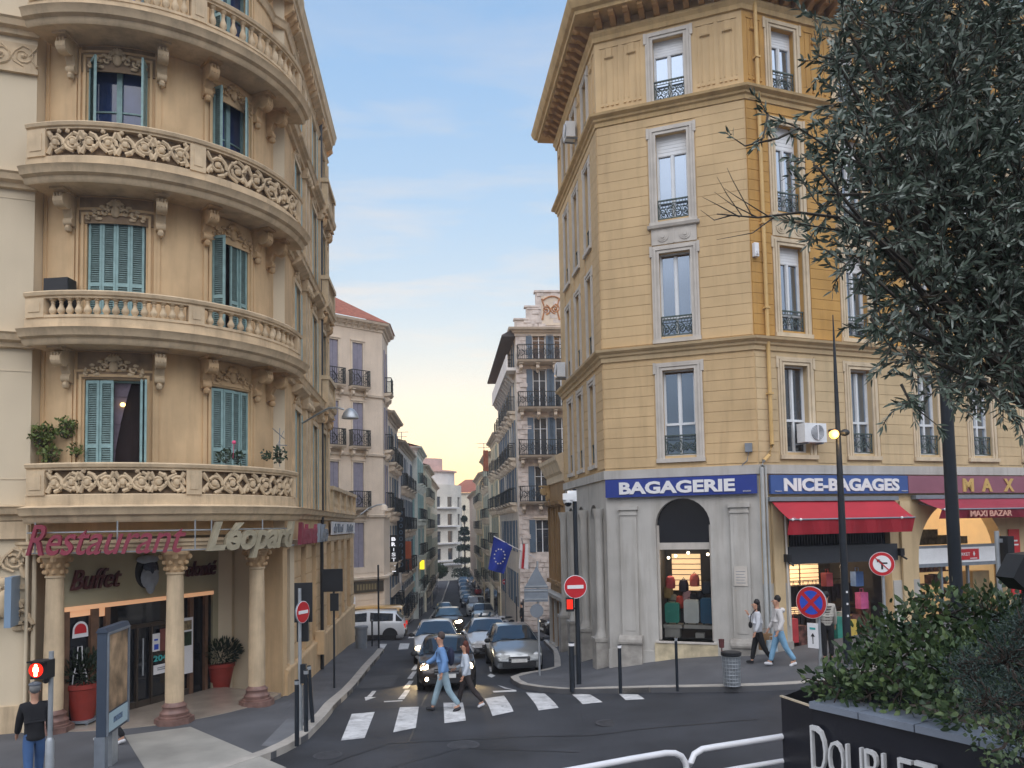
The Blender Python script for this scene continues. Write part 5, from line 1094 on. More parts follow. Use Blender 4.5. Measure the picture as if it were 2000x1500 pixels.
M['w_a'] = pm('pale_pink_render', (.68, .60, .50), .88, .08, 1, .1, 30, .2, (.3, .24, .2)); M['w_b'] = pm('pale_aqua_render', (.68, .71, .66), .88, .08, 1, .1, 30, .15, (.3, .3, .28)); M['w_c'] = pm('pale_sand_render', (.72, .66, .52), .88, .08, 1, .1, 30, .15, (.3, .26, .2)); M['w_d'] = pm('grey_white_render', (.74, .73, .72), .88, .08, 1, .1, 30, .2, (.3, .28, .28)); M['w_e'] = pm('light_ochre_render', (.70, .58, .38), .88, .08, 1, .1, 30, .15, (.3, .2, .1))
M['s_blue'] = pm('slate_blue_shutter', (.10, .15, .21), .6, .1, 4, .05); M['s_teal'] = pm('pale_teal_shutter', (.30, .48, .48), .6, .1, 4, .05); M['s_green'] = pm('pale_green_shutter', (.36, .40, .34), .6, .1, 4, .05)
row_house('row_house', 'grey pink house with slate blue shutters behind the cream corner house', -1, 50.3, 57, 12.0, M['w_a'], M['b2t'], M['s_blue'], 3, 4, 'each')
row_house('row_house', 'grey house with low overhanging eave second behind the cream corner house', -1, 57.2, 70, 10.8, M['w_d'], M['b2t'], M['s_blue'], 4, 4, 'each', set_=.15)
row_house('row_house', 'pale aqua house with teal shutters in the left row of the street', -1, 70.2, 80, 11.7, M['w_b'], M['w_b'], M['s_teal'], 3, 4, 'each', endwin=True, set_=.6)
row_house('row_house', 'sand coloured house with green shutters in the left row of the street', -1, 80.2, 94, 10.8, M['w_c'], M['b2t'], M['s_green'], 4, 4, 'each', set_=.8, endwin=True)
row_house('row_house', 'pale cream house with few windows before the far curved building', -1, 94.2, 120, 10.3, M['w_c'], M['b2t'], M['s_green'], 6, 4, set_=.5, endwin=True)
# far curved building closing the street
fcx, fcy, fr_ = -19.5, 158, 9.0
fcm = cyl(fcx, fcy, fr_); flo = [(8.2, 10.2), (4.6, 6.8), (1.2, 3.4), (-2.2, 0)]
h9, _ = house('curved_apartment_block', 'far grey white apartment block with rounded front closing the street', [(cyl(fcx, fcy, fr_), 0.1, [], [], {})], 12.6, -6.6, pm('pale_cream_block', (.70, .66, .58), .88, .1, .6, .1), M['w_c'], None)
m = MB(fcm); wins = [(R(a_)*fr_-.7, R(a_)*fr_+.7) for a_ in (-55, -32, -12, 10, 32, 52, 74)]
wall(m, R(-90)*fr_, R(100)*fr_, -7.5, 12.6, [(a_, b_, z0, z1) for a_, b_ in wins for z0, z1 in flo], depth=.3, n=24); m.build('wall', MATS['pale_cream_block'], h9, recalc=False)
for z0, z1 in flo:
    for a_, b_ in wins:
        m = MB(fcm); m.quad((a_, -.25, z0), (b_, -.25, z0), (b_, -.25, z1), (a_, -.25, z1)); m.build('window', M['glass'], h9, recalc=False)
    m = MB(fcm); m.box(R(-40)*fr_, R(66)*fr_, 0, .7, z0-.35, z0-.1, 16); bb = m.build('balcony', M['w_d'], h9); m = MB(fcm); m.box(R(-40)*fr_, R(-14)*fr_, .6, .66, z0-.1, z0+.75, 6); m.box(R(2)*fr_, R(30)*fr_, .6, .66, z0-.1, z0+.75, 6); m.build('balcony_panel', M['s_blue'], bb)
m = MB(fcm); m.prof([(0, -3.4), (1.2, -3.3), (1.3, -3.0), (0, -2.9)], R(-90)*fr_, R(100)*fr_, 24); m.build('canopy', M['w_d'], h9)
m = MB(cyl(fcx+.5, fcy+2, 7)); m.box(R(-80)*7, R(90)*7, -1, 0, 12.6, 15.4, 16); m.build('penthouse', M['w_d'], h9); m = MB(cyl(fcx+.5, fcy+2, 7)); m.box(R(-80)*7, R(90)*7, -1, .5, 15.4, 15.7, 16); m.box(R(-40)*7, R(60)*7, -3, -1.5, 15.7, 18.2, 12); m.build('penthouse', pm('pink_render', (.62, .42, .37), .88, .1, 1, .1), h9)
m = MB(cyl(fcx+.5, fcy+2, 7)); m.box(-3, -1.8, 0, .02, 13.2, 14.8); m.build('window', M['glass'], h9)
# blocks standing behind the left row
house('background_block', 'salmon pink block rising behind the left row of the street', [(fr(-30, 120, 1, 0), 13, [(8, 9), (10.5, 11.5)], [(12, 13.6)], dict(detail=0)), (fr(-17, 120, 0, 1), 20, [], [], {})], 16, -6.6, pm('salmon_render', (.58, .33, .27), .88, .1, 1, .1), M['w_c'], None)
h10, _ = house('background_house', 'small cream house with red roof at the far end of the street', [(fr(-15.5, 190, 1, .1), 12, [(2, 3), (5, 6)], [(3, 5), (7, 9)], dict(detail=0))], 12.5, -7, M['w_c'], M['b2t'], None)
m = MB(); m.poly([(-16.1, 189.4, 12.6), (-3.3, 190.8, 12.6), (-8, 197, 16.2), (-12, 196.6, 16.2)]); m.poly([(-16.1, 189.4, 12.6), (-12, 196.6, 16.2), (-16.1, 203, 12.6)]); m.build('roof', M['tile'], h10, recalc=False)
# ---------------------------------------------------------------- right side: annex, stone building, row
fx = fr(1.62, 34.16, .113, -.9936)
AN = empty('annex_building', (2, 33, -1), 'low ochre annex with tall narrow windows beside the yellow corner block', 'building')
M['ann'] = pm('dark_ochre_render', (.30, .19, .09), .88, .15, 1.5, .15, 40, .3, (.15, .09, .05))
m = MB(fx); ups = [(.35+i*1.25, .95+i*1.25) for i in range(3)]; ops = [(a_, b_, 2.25, 5.0) for a_, b_ in ups]+[(a_, b_, -.6, 1.15) for a_, b_ in ups]
wall(m, 0, 4.0, -2.4, 7.0, ops, depth=.3); m.build('wall', M['ann'], AN, recalc=False)
for (a_, b_, z0, z1) in ops: m = MB(fx); m.quad((a_, -.25, z0), (b_, -.25, z0), (b_, -.25, z1), (a_, -.25, z1)); m.build('window', M['wood'] if z0 > 0 else M['poster_r'], AN, recalc=False)
m = MB(fx)
for a_, b_ in ups: m.box(a_-.1, a_, 0, .1, 2.0, 5.1); m.box(b_, b_+.1, 0, .1, 2.0, 5.1); m.prof([(0, 5.1), (.2, 5.2), (.25, 5.35), (0, 5.4)], a_-.2, b_+.2); m.box(a_-.15, b_+.15, 0, .2, 1.9, 2.05)
m.build('window_hoods', M['ann'], AN)
m = MB(fx); m.prof([(0, 1.3), (.25, 1.35), (.28, 1.5), (0, 1.55)], 0, 4); m.box(0, 4, 0, .12, -2.4, -.7); [m.box(a_-.14, a_, 0, .12, -.7, 1.3) for a_, b_ in ups]; m.box(3.5, 4, 0, .12, -.7, 1.3); m.build('base_mouldings', M['base_gr'], AN)
m = MB(); m.sweep([(7.6, 34.8), (1.62, 34.16), (2.07, 30.2)], [(0, 6.1), (.06, 6.12), (.08, 6.4), (.16, 6.5), (.28, 6.85), (.34, 6.95), (.36, 7.1), (0, 7.25)]); m.build('eave', M['trim_b'], AN)
m = MB(); m.quad((1.62, 34.16, -3), (9, 35, -3), (9, 35, 7), (1.62, 34.16, 7)); m.quad((1.62, 34.16, 7.1), (9, 35, 7.1), (9, 30.2, 7.1), (2.07, 30.2, 7.1)); m.build('wall', M['ann'], AN, recalc=False)
for x, y in ((1.2, 36.3),): 
    m = MB(fx); console(m, .15, 6.1, .3, .4, .6); m.build('console', M['corn'], AN)
M['rub'] = pm('pinkish_grey_rubble_stone', (.60, .54, .50), .9, .22, 2.2, .6, 9, .2, (.2, .17, .16))
fst = fr(.4, 50, 1, .08); fsl = fr(.4-.09*17*1.0, 67, .09, -1)
SF = [(12.05, 14.6), (8.9, 11.4), (5.9, 8.2), (2.6, 4.7)]
h3, p3 = house('stone_apartment_house', 'grey pink rubble stone house with long iron balconies and stepped gable on the right', [
    (fsl, 17.07, [(1.5+2.6*k, 2.5+2.6*k) for k in range(6)], [(14.9, 16.7)]+SF+[(-1, 1.2)], dict(rail='each', railfrom=5, detail=0, wmat=M['w_a'])),
    (fst, 7, [(1.1, 1.98), (2.55, 3.4), (5, 5.9)], [(15.15, 17.1)]+SF, dict(rail='long', railfrom=4, rough=1, shut=1))], 17.3, -2.4, M['rub'], M['b2t'], M['s_blue'])
m = MB(fst); m.box(-.02, 7, -.4, .02, 17.35, 17.9); m.box(.75, 7, -.38, .03, 17.9, 18.75); m.box(1.4, 5, -.36, .04, 18.75, 19.75)
for (a_, z) in ((0, 17.9), (.72, 18.75)): m.box(a_-.1, a_+.9, -.45, .12, z, z+.1)
m.box(1.3, 5.1, -.45, .12, 19.75, 19.88)
for k in range(24):
    z = 17.4+.3*(k % 8); a0_ = 0 if z < 17.8 else .78 if z < 18.6 else 1.45; s = a0_+random.uniform(0, 3); m.box(s, s+.45, .04, .08, z, z+.25)
m.build('stepped_gable', M['rub'], h3)
m = MB(fst); m.box(1.75, 3.4, .04, .07, 17.55, 19.5); rp = m.build('gable_panel', M['b2t'], h3); m = MB(fst); scrollwork(m, 1.8, 2.95, 17.8, 19.4, .08, .05, 5, 1); m.tube([(1.85+.1*i, .1, 19.2+.28*math.sin(PI*i/13)) for i in range(14)], .05, 5); m.build('gable_ornament', pm('rust_orange_ornament', (.42, .19, .08), .8, .3, 4, .1), rp)
m = MB(); e0_, e1_ = fsl(0, .9, 0), fsl(17.07, .9, 0); i0, i1 = fsl(0, -1.5, 0), fsl(17.07, -1.5, 0); m.poly([(e0_[0], e0_[1], 16.9), (e1_[0], e1_[1], 16.9), (i1[0], i1[1], 18.2), (i0[0], i0[1], 18.2)]); m.poly([(e0_[0], e0_[1], 16.8), (e1_[0], e1_[1], 16.8), (i1[0], i1[1], 16.8), (i0[0], i0[1], 16.8)]); m.poly([(e1_[0], e1_[1], 16.8), (e1_[0], e1_[1], 16.9), (i1[0], i1[1], 18.2), (i1[0], i1[1], 16.8)]); m.build('roof', M['slate'], h3, recalc=False)
m = MB(fsl); m.box(2, 17, 0, .62, 14.55, 14.75); m.box(2, 17, .54, .62, 14.75, 15.6); [m.prof([(0, 14.0), (.12, 14.0), (.5, 14.45), (.5, 14.56), (0, 14.56)], 2.2+q*1.2, 2.42+q*1.2) for q in range(12)]; m.build('long_stone_balcony', M['w_d'], h3)
row_house('row_house', 'yellow ochre house with a chimney behind the stone house', 1, 68, 78, 12.6, M['w_e'], M['b2t'], M['s_green'], 3, 4, 'each')
row_house('row_house', 'sand house with green balconies and red roof edge in the right row', 1, 78.5, 90, 11.8, M['w_c'], M['b2t'], M['s_green'], 3, 4, 'each', set_=.2)
row_house('row_house', 'narrow pale house near the far end of the right row', 1, 90.5, 108, 10.6, M['w_e'], M['b2t'], M['s_green'], 4, 4, 'each', set_=.3)
row_house('row_house', 'last small grey house of the right row', 1, 108.5, 132, 9.2, M['w_a'], M['b2t'], None, 5, 3, set_=.4)
# ---------------------------------------------------------------- vehicles
def paint(name, col, metal=.25): return pm('car_paint_'+name, col, .28, .04, 3, 0, metal=metal, coat=.8)
M['tyre'] = pm('tyre_rubber', (.012, .012, .013), .85, .2, 8, .1); M['rim'] = pm('wheel_rim', (.35, .36, .38), .35, .1, 4, 0, metal=.7)
M['cglass'] = pm('car_glass', (.018, .028, .04), .04, .2, 2, 0, coat=1); M['cglass_s'] = pm('car_glass_bright', (.06, .11, .16), .05, .35, 1.1, 0, coat=1)
M['lens'] = pm('headlight_lens', (.60, .62, .62), .12, .2, 9, 0, coat=1); M['lens_on'] = pm('lit_headlight', (1, .9, .7), .3, 0, 1, 0, emit=14, ecol=(1, .80, .50)); M['lens_w'] = pm('lit_white_headlight', (1, 1, 1), .3, 0, 1, 0, emit=10, ecol=(.95, .97, 1))
M['tail'] = pm('tail_light', (.4, .01, .01), .2, .1, 4, 0, emit=.5, ecol=(1, .05, .02)); M['plate'] = pm('number_plate', (.62, .62, .6), .5, .1, 9, 0); M['trimb'] = pm('black_car_trim', (.015, .016, .018), .6, .1, 5, 0)
TYPES = {  # L, W, H, stations: (t, belt, top, roof half width factor, width factor)
 'mini': (3.75, 1.68, 1.42, [(0, .58, .60, .6, .80), (.03, .74, .78, .75, .92), (.12, .86, .90, .8, .99), (.27, .93, .97, .8, 1), (.40, .97, 1.38, .70, 1), (.62, .98, 1.42, .72, 1), (.90, .98, 1.36, .70, .99), (.97, .95, 1.0, .75, .94), (1, .6, .64, .7, .86)]),
 'hatch': (3.9, 1.67, 1.52, [(0, .50, .55, .6, .80), (.025, .66, .72, .75, .92), (.10, .84, .89, .8, .98), (.22, .96, 1.02, .8, 1), (.40, 1.0, 1.46, .68, 1), (.60, 1.0, 1.52, .70, 1), (.86, 1.0, 1.44, .68, .98), (.97, .96, 1.02, .75, .94), (1, .6, .64, .7, .88)]),
 'sedan': (4.6, 1.82, 1.44, [(0, .48, .50, .6, .78), (.02, .62, .68, .75, .92), (.10, .74, .80, .8, .99), (.26, .88, .94, .8, 1), (.42, .93, 1.38, .66, 1), (.56, .94, 1.44, .67, 1), (.74, .95, 1.34, .64, 1), (.92, .96, 1.04, .76, .96), (1, .8, .84, .75, .88)]),
 'suv': (4.5, 1.84, 1.68, [(0, .66, .72, .6, .84), (.02, .86, .92, .75, .94), (.10, .98, 1.04, .82, 1), (.24, 1.04, 1.12, .82, 1), (.36, 1.08, 1.60, .72, 1), (.55, 1.10, 1.68, .74, 1), (.88, 1.12, 1.60, .72, .99), (.97, 1.1, 1.18, .78, .96), (1, .7, .76, .76, .9)]),
 'van': (4.6, 1.86, 1.86, [(0, .7, .76, .6, .84), (.02, .9, .98, .78, .95), (.10, 1.06, 1.14, .82, 1), (.18, 1.12, 1.22, .84, 1), (.30, 1.15, 1.80, .80, 1), (.55, 1.16, 1.86, .82, 1), (.95, 1.16, 1.84, .82, 1), (.985, 1.14, 1.75, .8, .98), (1, .7, .76, .8, .94)])}
def car(name, label, kind, mat, lights='lens', lower=None, glass='cglass', group=None, detail=1, bonnet_stripe=None, roofm=None):
    Lc, Wc, Hc, st = TYPES[kind]; root = empty(name, (0, 0, 0), label, 'car' if kind != 'van' else 'van', group)
    m = MB(); rows = []; hw = Wc/2
    for (t, bl, tp, rf, wf) in st:
        y = -Lc/2+t*Lc; w = hw*wf; nose = .06 if t in (0, 1) else 0; zs = .34 if t in (0, 1) else .2
        half = [(w*.86, zs), (w*.97, zs+.10), (w, .5 if bl > .6 else .42), (w, bl-.10), (w*.955, bl), (hw*rf*(wf if tp < bl+.2 else 1), tp-.035), (hw*rf*.86, tp)]
        rows.append([m.P((x, y, z)) for x, z in half]+[m.P((0, y, tp+.02))]+[m.P((-x, y, z)) for x, z in half[::-1]]+[m.P((0, y, zs))])
    for a, b in zip(rows, rows[1:]):
        for j in range(16): m.face([a[j], a[(j+1) % 16], b[(j+1) % 16], b[j]])
    m.face(rows[0][::-1]); m.face(rows[-1])
    body = m.build('body', mat, root, smooth=True)
    V = m.v
    def pane(ids, out_, nm='window', sh=.9, mt=None):
        pts = [Vector(V[i]) for i in ids]; c = sum(pts, Vector())/len(pts); mm = MB(); mm.poly([tuple(c+(p-c)*sh+Vector(out_)) for p in pts]); return mm.build(nm, M[mt or glass], root, recalc=False)
    k0 = 3; r0, r1 = rows[k0], rows[k0+1]
    ws_ = [(r0[j], r0[j+1], r1[j+1], r1[j]) for j in (5, 6, 7, 8)]+[(r0[4], r0[5], r1[5]), (r0[10], r0[9], r1[9])]
    cc_ = (Vector(V[r0[7]])+Vector(V[r1[7]]))/2; mm = MB(); ix = {}
    for q_ in ws_:
        for i_ in q_:
            if i_ not in ix: p_ = Vector(V[i_]); ix[i_] = mm.P(tuple(cc_+(p_-cc_)*.93+Vector((0, -.03, .025))))
        mm.face([ix[i_] for i_ in q_])
    wo_ = mm.build('windscreen', M[glass], root); wo_.data.polygons.foreach_set('use_smooth', [True]*len(wo_.data.polygons))
    for sd in (0, 1):
        J = (4, 5) if not sd else (10, 9)
        for a in range(k0, 7):
            if st[a+1][2]-st[a+1][1] < .2 and st[a][2]-st[a][1] < .2: continue
            A_, B_ = rows[a], rows[a+1]
            ids = [A_[J[0]], B_[J[0]], B_[J[1]], A_[J[1]]]
            if detail or a < 6: pane(ids, (.02 if not sd else -.02, 0, 0), 'side_window', .84)
    ra, rb = rows[6], rows[7]
    pane([ra[5], ra[7], ra[9], rb[10], rb[7], rb[4]], (0, .03, .02), 'rear_window', .85)
    if roofm:
        mm = MB(); rr = [rows[4], rows[5], rows[6]]
        for a, b in zip(rr, rr[1:]):
            for j in (5, 6, 7, 8): mm.quad(*[tuple(Vector(V[i])+Vector((0, 0, .008))) for i in (a[j], a[j+1], b[j+1], b[j])])
        mm.build('roof_panel', roofm, root, recalc=False)
    # wheels
    wr = .31 if kind != 'suv' else .35
    for sx_ in (-1, 1):
        for yy in (-Lc/2+.17*Lc+.06, Lc/2-.18*Lc):
            x = sx_*(hw-.10)
            mm = MB(lambda a, b, c, x=x, yy=yy: (x+c, yy+a, wr+b)); mm.lathe(0, 0, [(wr*.6, -.1), (wr*.95, -.1), (wr, -.06), (wr, .06), (wr*.95, .1), (wr*.6, .1)], 18); wh = mm.build('wheel', M['tyre'], root, smooth=True)
            mm = MB(lambda a, b, c, x=x, yy=yy: (x+c, yy+a, wr+b)); mm.lathe(0, 0, [(wr*.62, -.095), (wr*.62, .095)], 16); mm.build('rim', M['rim'], wh)
            mm = MB(); xx = sx_*(hw+.004); n = 12; mm.poly([(xx, yy+(wr+.07)*math.cos(PI*i/n), wr+.02+(wr+.07)*math.sin(PI*i/n)) for i in range(n+1)]); mm.build('wheel_arch', M['trimb'], root, recalc=False)
    f = -Lc/2; zb = st[1][1]
    # lights, grille, plate
    for sx_ in (-1, 1):
        mm = MB()
        if kind == 'mini': mm.ball((sx_*hw*.74, f+.10, zb-.06), 1, .13, .06, .13, 12, 8)
        else: mm.box(sx_*hw*.56-.16, sx_*hw*.56+.16, f+.0, f+.16, zb-.16, zb-.02); mm.ball((sx_*hw*.72, f+.12, zb-.05), 1, .18, .11, .10, 12, 6)
        mm.build('headlight', M[lights], root, smooth=True)
        mm = MB(); mm.box(sx_*(hw-.22)-.1, sx_*(hw-.22)+.1, Lc/2-.08, Lc/2+.02, zb-.12, zb+.1); mm.build('tail_light', M['tail'], root)
        mm = MB(); yy = -Lc/2+.30*Lc; mm.ball((sx_*(hw+.10), yy, st[3][1]+.06), 1, .11, .06, .08, 8, 5); mm.box(min(sx_*(hw-.06), sx_*(hw+.05)), max(sx_*(hw-.06), sx_*(hw+.05)), yy-.02, yy+.02, st[3][1], st[3][1]+.04); mm.build('wing_mirror', M['trimb'] if kind != 'sedan' else mat, root, smooth=True)
        if lights == 'lens_on' and kind == 'mini': mm = MB(); mm.ball((sx_*hw*.66, f-.0, .38), 1, .06, .03, .06, 10, 6); mm.build('fog_light', M['lens_on'], root)
    mm = MB(); mm.box(-hw*.42, hw*.42, f-.015, f+.08, zb-.26, zb-.08); mm.build('grille', M['trimb'], root)
    mm = MB(); mm.box(-hw*.40, hw*.40, f-.022, f-.012, zb-.14, zb-.115); mm.box(-hw*.40, hw*.40, f-.022, f-.012, zb-.22, zb-.20); mm.build('grille_bar', M['rim'], root)
    mm = MB(); mm.box(-hw*.66, hw*.66, f-.02, f+.1, .26, .42); mm.build('lower_grille', M['trimb'], root)
    mm = MB(); mm.box(-.26, .26, f-.04, f-.02, .40, .51); mm.build('number_plate', M['plate'], root)
    mm = MB(); mm.box(-.26, .26, Lc/2+.0, Lc/2+.03, .55, .66); mm.build('number_plate', M['plate'], root)
    mm = MB(); [mm.tube([(sx_*.05, -Lc/2+st[3][0]*Lc-.02, st[3][2]+.03), (sx_*.5, -Lc/2+st[3][0]*Lc+.02, st[3][2]+.10)], .01, 4) for sx_ in (-1, 1)]; mm.build('wipers', M['trimb'], root)
    if lower:
        mm = MB()
        for sx_ in (-1, 1): mm.box(min(sx_*(hw+.012), sx_*(hw-.02)), max(sx_*(hw+.012), sx_*(hw-.02)), -Lc*.26, Lc*.26, .2, .40)
        mm.box(-hw*.9, hw*.9, Lc/2-.05, Lc/2+.03, .3, .62); mm.build('sill_cladding', M['trimb'], root)
    return root
def put(o, p, head, Lc=0, tilt=True):
    """p: ground point under the front bumper; head: plan direction the vehicle faces"""
    h = Vector((head[0], head[1])).normalized(); c = Vector(p[:2])-h*Lc/2
    z0 = g(*(c+h*1.2)); z1 = g(*(c-h*1.2)); fw = Vector((h.x*2.4, h.y*2.4, z0-z1)).normalized(); right = fw.cross(Vector((0, 0, 1))).normalized(); up = right.cross(fw)
    # local -y is forward, +x is to the left of travel
    m = Matrix((( -right.x, -fw.x, up.x, c.x), (-right.y, -fw.y, up.y, c.y), (-right.z, -fw.z, up.z, (z0+z1)/2), (0, 0, 0, 1)))
    o.matrix_world = m; return o
def copy_tree(o, parent=None):
    c = o.copy(); COL.objects.link(c); c.parent = parent
    for ch in list(o.children): copy_tree(ch, c)
    return c
SD = (.10, -.995)
P_white = paint('white', (.62, .64, .66), 0); P_silver = paint('silver', (.36, .38, .39), .6); P_black = paint('black', (.012, .012, .014), .1); P_brown = paint('dark_brown', (.03, .022, .018), .3); P_grey = paint('grey', (.12, .13, .15), .5); P_blue = paint('dark_blue', (.03, .045, .08), .4)
LN = {k: v[0] for k, v in TYPES.items()}
c1 = car('small_car', 'black small car with round lit headlights waiting at the zebra crossing', 'mini', P_brown, 'lens_on'); put(c1, og(873, 1352), SD, LN['mini'])
mm = MB(); 
c2 = car('parked_car', 'silver hatchback parked at the right kerb nearest the crossing', 'hatch', P_silver); put(c2, og(1015, 1318), (.12, -.99), LN['hatch'])
c3 = car('parked_car', 'white saloon car parked behind the silver hatchback on the right', 'sedan', P_white, group=None); put(c3, og(962, 1287), (.12, -.99), LN['sedan'])
c4 = car('small_car', 'white car with lit headlight just behind the black car at the crossing', 'hatch', P_white, 'lens_on'); put(c4, og(853, 1300), SD, LN['hatch'])
c5 = car('suv_car', 'dark brown car with lit headlights and silver bonnet coming up the street', 'suv', P_brown, 'lens_on', glass='cglass_s', roofm=P_silver); put(c5, og(878, 1240), SD, LN['suv'])
c6 = car('hatchback_car', 'pale silver car directly behind the dark brown one coming up the street', 'hatch', P_silver, glass='cglass_s'); put(c6, og(868, 1212), SD, LN['hatch'])
c7 = car('suv_car', 'white SUV with black wheel arches crossing from the left side street', 'suv', P_white, lower=1); put(c7, Vector((-12.6, 43.4, 0)), (-1, -.06), LN['suv']); c7.location = (-8.35, 43.4, g(-8.35, 43.4))
c8 = car('delivery_van', 'yellow orange vehicle half hidden behind the white SUV on the left', 'van', paint('yellow', (.55, .33, .10), 0)); put(c8, Vector((-12, 45.6, 0)), (-1, -.1), LN['van']); c8.location = (-8.9, 45.9, g(-8.9, 45.9)+.05)
c9 = car('parked_car', 'silver off-road car parked behind the motorbikes on the right', 'suv', P_silver); put(c9, og(944, 1222), (.05, -1), LN['suv'])
c10 = car('parked_van', 'pale grey van parked behind the silver off-road car', 'van', paint('pale_grey', (.42, .44, .46), .2)); put(c10, og(930, 1205), (.05, -1), LN['van'])
c11 = car('parked_car', 'dark car standing in the right side street beside the stone house', 'suv', P_black, glass='cglass_s'); put(c11, Vector((5.6, 43, 0)), (-1, -.3), LN['suv']); c11.location = (3.6, 42.0, g(3.6, 42)+.05)
base_ = {'hatch': c6, 'suv': c9, 'van': c10}
darkh = car('parked_car', 'dark blue hatchback third in the parked row beyond the grey van', 'hatch', P_blue, glass='cglass_s', group='cars parked in the far row on the right', detail=0); greyh = car('parked_car', 'grey saloon fourth in the parked row beyond the grey van', 'sedan', P_grey, group='cars parked in the far row on the right', detail=0, glass='cglass_s')
ordw = ['first', 'second', 'third', 'fourth', 'fifth', 'sixth', 'seventh', 'eighth', 'ninth', 'tenth']
row = [(915, 1188, darkh, 'dark blue hatchback'), (911, 1177, greyh, 'grey saloon'), (908, 1167, c6, 'silver hatchback'), (907, 1158, darkh, 'dark blue hatchback'), (905, 1150, c6, 'silver hatchback'), (905, 1143, greyh, 'grey saloon'), (904, 1137, c10, 'pale grey van'), (906, 1131, c6, 'silver hatchback')]
used = set()
for i, (px, py, src, nm) in enumerate(row):
    o = src if (src in (darkh, greyh) and src not in used) else copy_tree(src)
    used.add(src); o['label'] = nm+' '+ordw[i]+' in the far row parked on the right side'; o['group'] = 'cars parked in the far row on the right'; o['category'] = 'van' if 'van' in nm else 'car'
    q = og(px, py); put(o, q, (.05, -1), 4)
cv = car('white_van', 'white van with bright headlights farthest down the street', 'van', P_white, 'lens_w'); put(cv, og(882, 1126), SD, LN['van'])
cw = copy_tree(c6); cw['label'] = 'silver car beside the white van far down the street'; put(cw, og(893, 1131), SD, 4)
def motorbike(p, head, label, col, grp='motorbikes parked on the right'):
    r = empty('motorbike', (0, 0, 0), label, 'motorbike', grp)
    for y in (-.62, .62):
        mm = MB(lambda a, b, c, y=y: (c, y+a, .31+b)); mm.lathe(0, 0, [(.2, -.05), (.3, -.05), (.31, 0), (.3, .05), (.2, .05)], 16); mm.build('wheel', M['tyre'], r)
        mm = MB(lambda a, b, c, y=y: (c, y+a, .31+b)); mm.lathe(0, 0, [(.19, -.03), (.19, .03)], 12); mm.build('rim', M['rim'], r)
    mm = MB(); mm.ball((0, -.12, .78), 1, .15, .3, .15, 10, 6); mm.ball((0, .1, .5), 1, .14, .3, .2, 8, 6); mm.ball((0, -.52, .85), 1, .16, .16, .22, 8, 6); mm.build('body', pm('bike_'+label[:12], col, .35, .1, 4, 0, coat=.5), r, smooth=True)
    mm = MB(); mm.ball((0, .32, .80), 1, .13, .36, .07, 10, 5); mm.build('seat', M['black'], r, smooth=True)
    mm = MB(); mm.tube([(-.34, -.36, 1.04), (-.1, -.45, 1.0), (.1, -.45, 1.0), (.34, -.36, 1.04)], .02); mm.tube([(.06, -.45, 1), (.06, -.62, .31)], .025); mm.tube([(-.06, -.45, 1), (-.06, -.62, .31)], .025); mm.tube([(0, .1, .4), (.06, .62, .31)], .03); mm.build('handlebar', M['pole_g'], r)
    mm = MB(); mm.ball((0, -.66, .86), 1, .09, .05, .09, 8, 5); mm.build('headlight', M['lens'], r)
    mm = MB(); mm.quad((-.15, -.62, 1.0), (.15, -.62, 1.0), (.12, -.5, 1.32), (-.12, -.5, 1.32)); mm.build('windshield', M['cglass_s'], r, recalc=False)
    r.location = p; r.rotation_euler = (0, R(8), math.atan2(head[1], head[0])+PI/2); return r
for i, (px, py, hd, lb, c) in enumerate([(938, 1237, (-1, -.5), 'black motorbike at the left end of the motorbikes parked on the right', (.02, .02, .025)), (952, 1234, (-1, -.6), 'dark grey motorbike second from the left of those parked on the right', (.06, .06, .07)), (968, 1232, (-.9, -.6), 'black scooter with windshield third from the left of the parked motorbikes', (.025, .025, .03)), (983, 1228, (-1, -.3), 'white scooter at the right end of the parked motorbikes', (.55, .57, .6))]):
    motorbike(og(px, py), hd, lb, c)
mm = MB(); q = og(932, 1242); mm.tube([(q.x-.3, q.y, q.z), (q.x-.3, q.y, q.z+.75), (q.x-.2, q.y, q.z+.9), (q.x+.9, q.y, q.z+.9), (q.x+1, q.y, q.z+.75), (q.x+1, q.y, q.z)], .025); mm.tube([(q.x-.3, q.y, q.z+.45), (q.x+1, q.y, q.z+.45)], .02)
tag(mm.build('bike_stand', M['pole_g']), 'low metal hoop stand in front of the parked motorbikes', 'bike stand')
# ---------------------------------------------------------------- people
def skin_mesh(verts, edges, radii, name, mat, parent, sub=1, root=0):
    me = bpy.data.meshes.new('s'); me.from_pydata([tuple(v) for v in verts], edges, []); o = bpy.data.objects.new('s', me); COL.objects.link(o)
    bpy.context.view_layer.objects.active = o
    md = o.modifiers.new('k', 'SKIN'); md.use_smooth_shade = True
    for i, sv in enumerate(me.skin_vertices[0].data):
        r = radii[i]; sv.radius = r if isinstance(r, tuple) else (r, r); sv.use_root = (i == root)
    m2 = o.modifiers.new('u', 'SUBSURF'); m2.levels = sub; m2.render_levels = sub
    bpy.context.view_layer.update(); dg = bpy.context.evaluated_depsgraph_get(); me2 = bpy.data.meshes.new_from_object(o.evaluated_get(dg)); bpy.data.objects.remove(o)
    me2.name = name; me2.materials.clear(); me2.materials.append(mat); me2.polygons.foreach_set('use_smooth', [True]*len(me2.polygons))
    r = bpy.data.objects.new(name, me2); COL.objects.link(r); r.parent = parent; return r
SKIN = pm('skin', (.50, .27, .18), .6, .08, 8, 0)
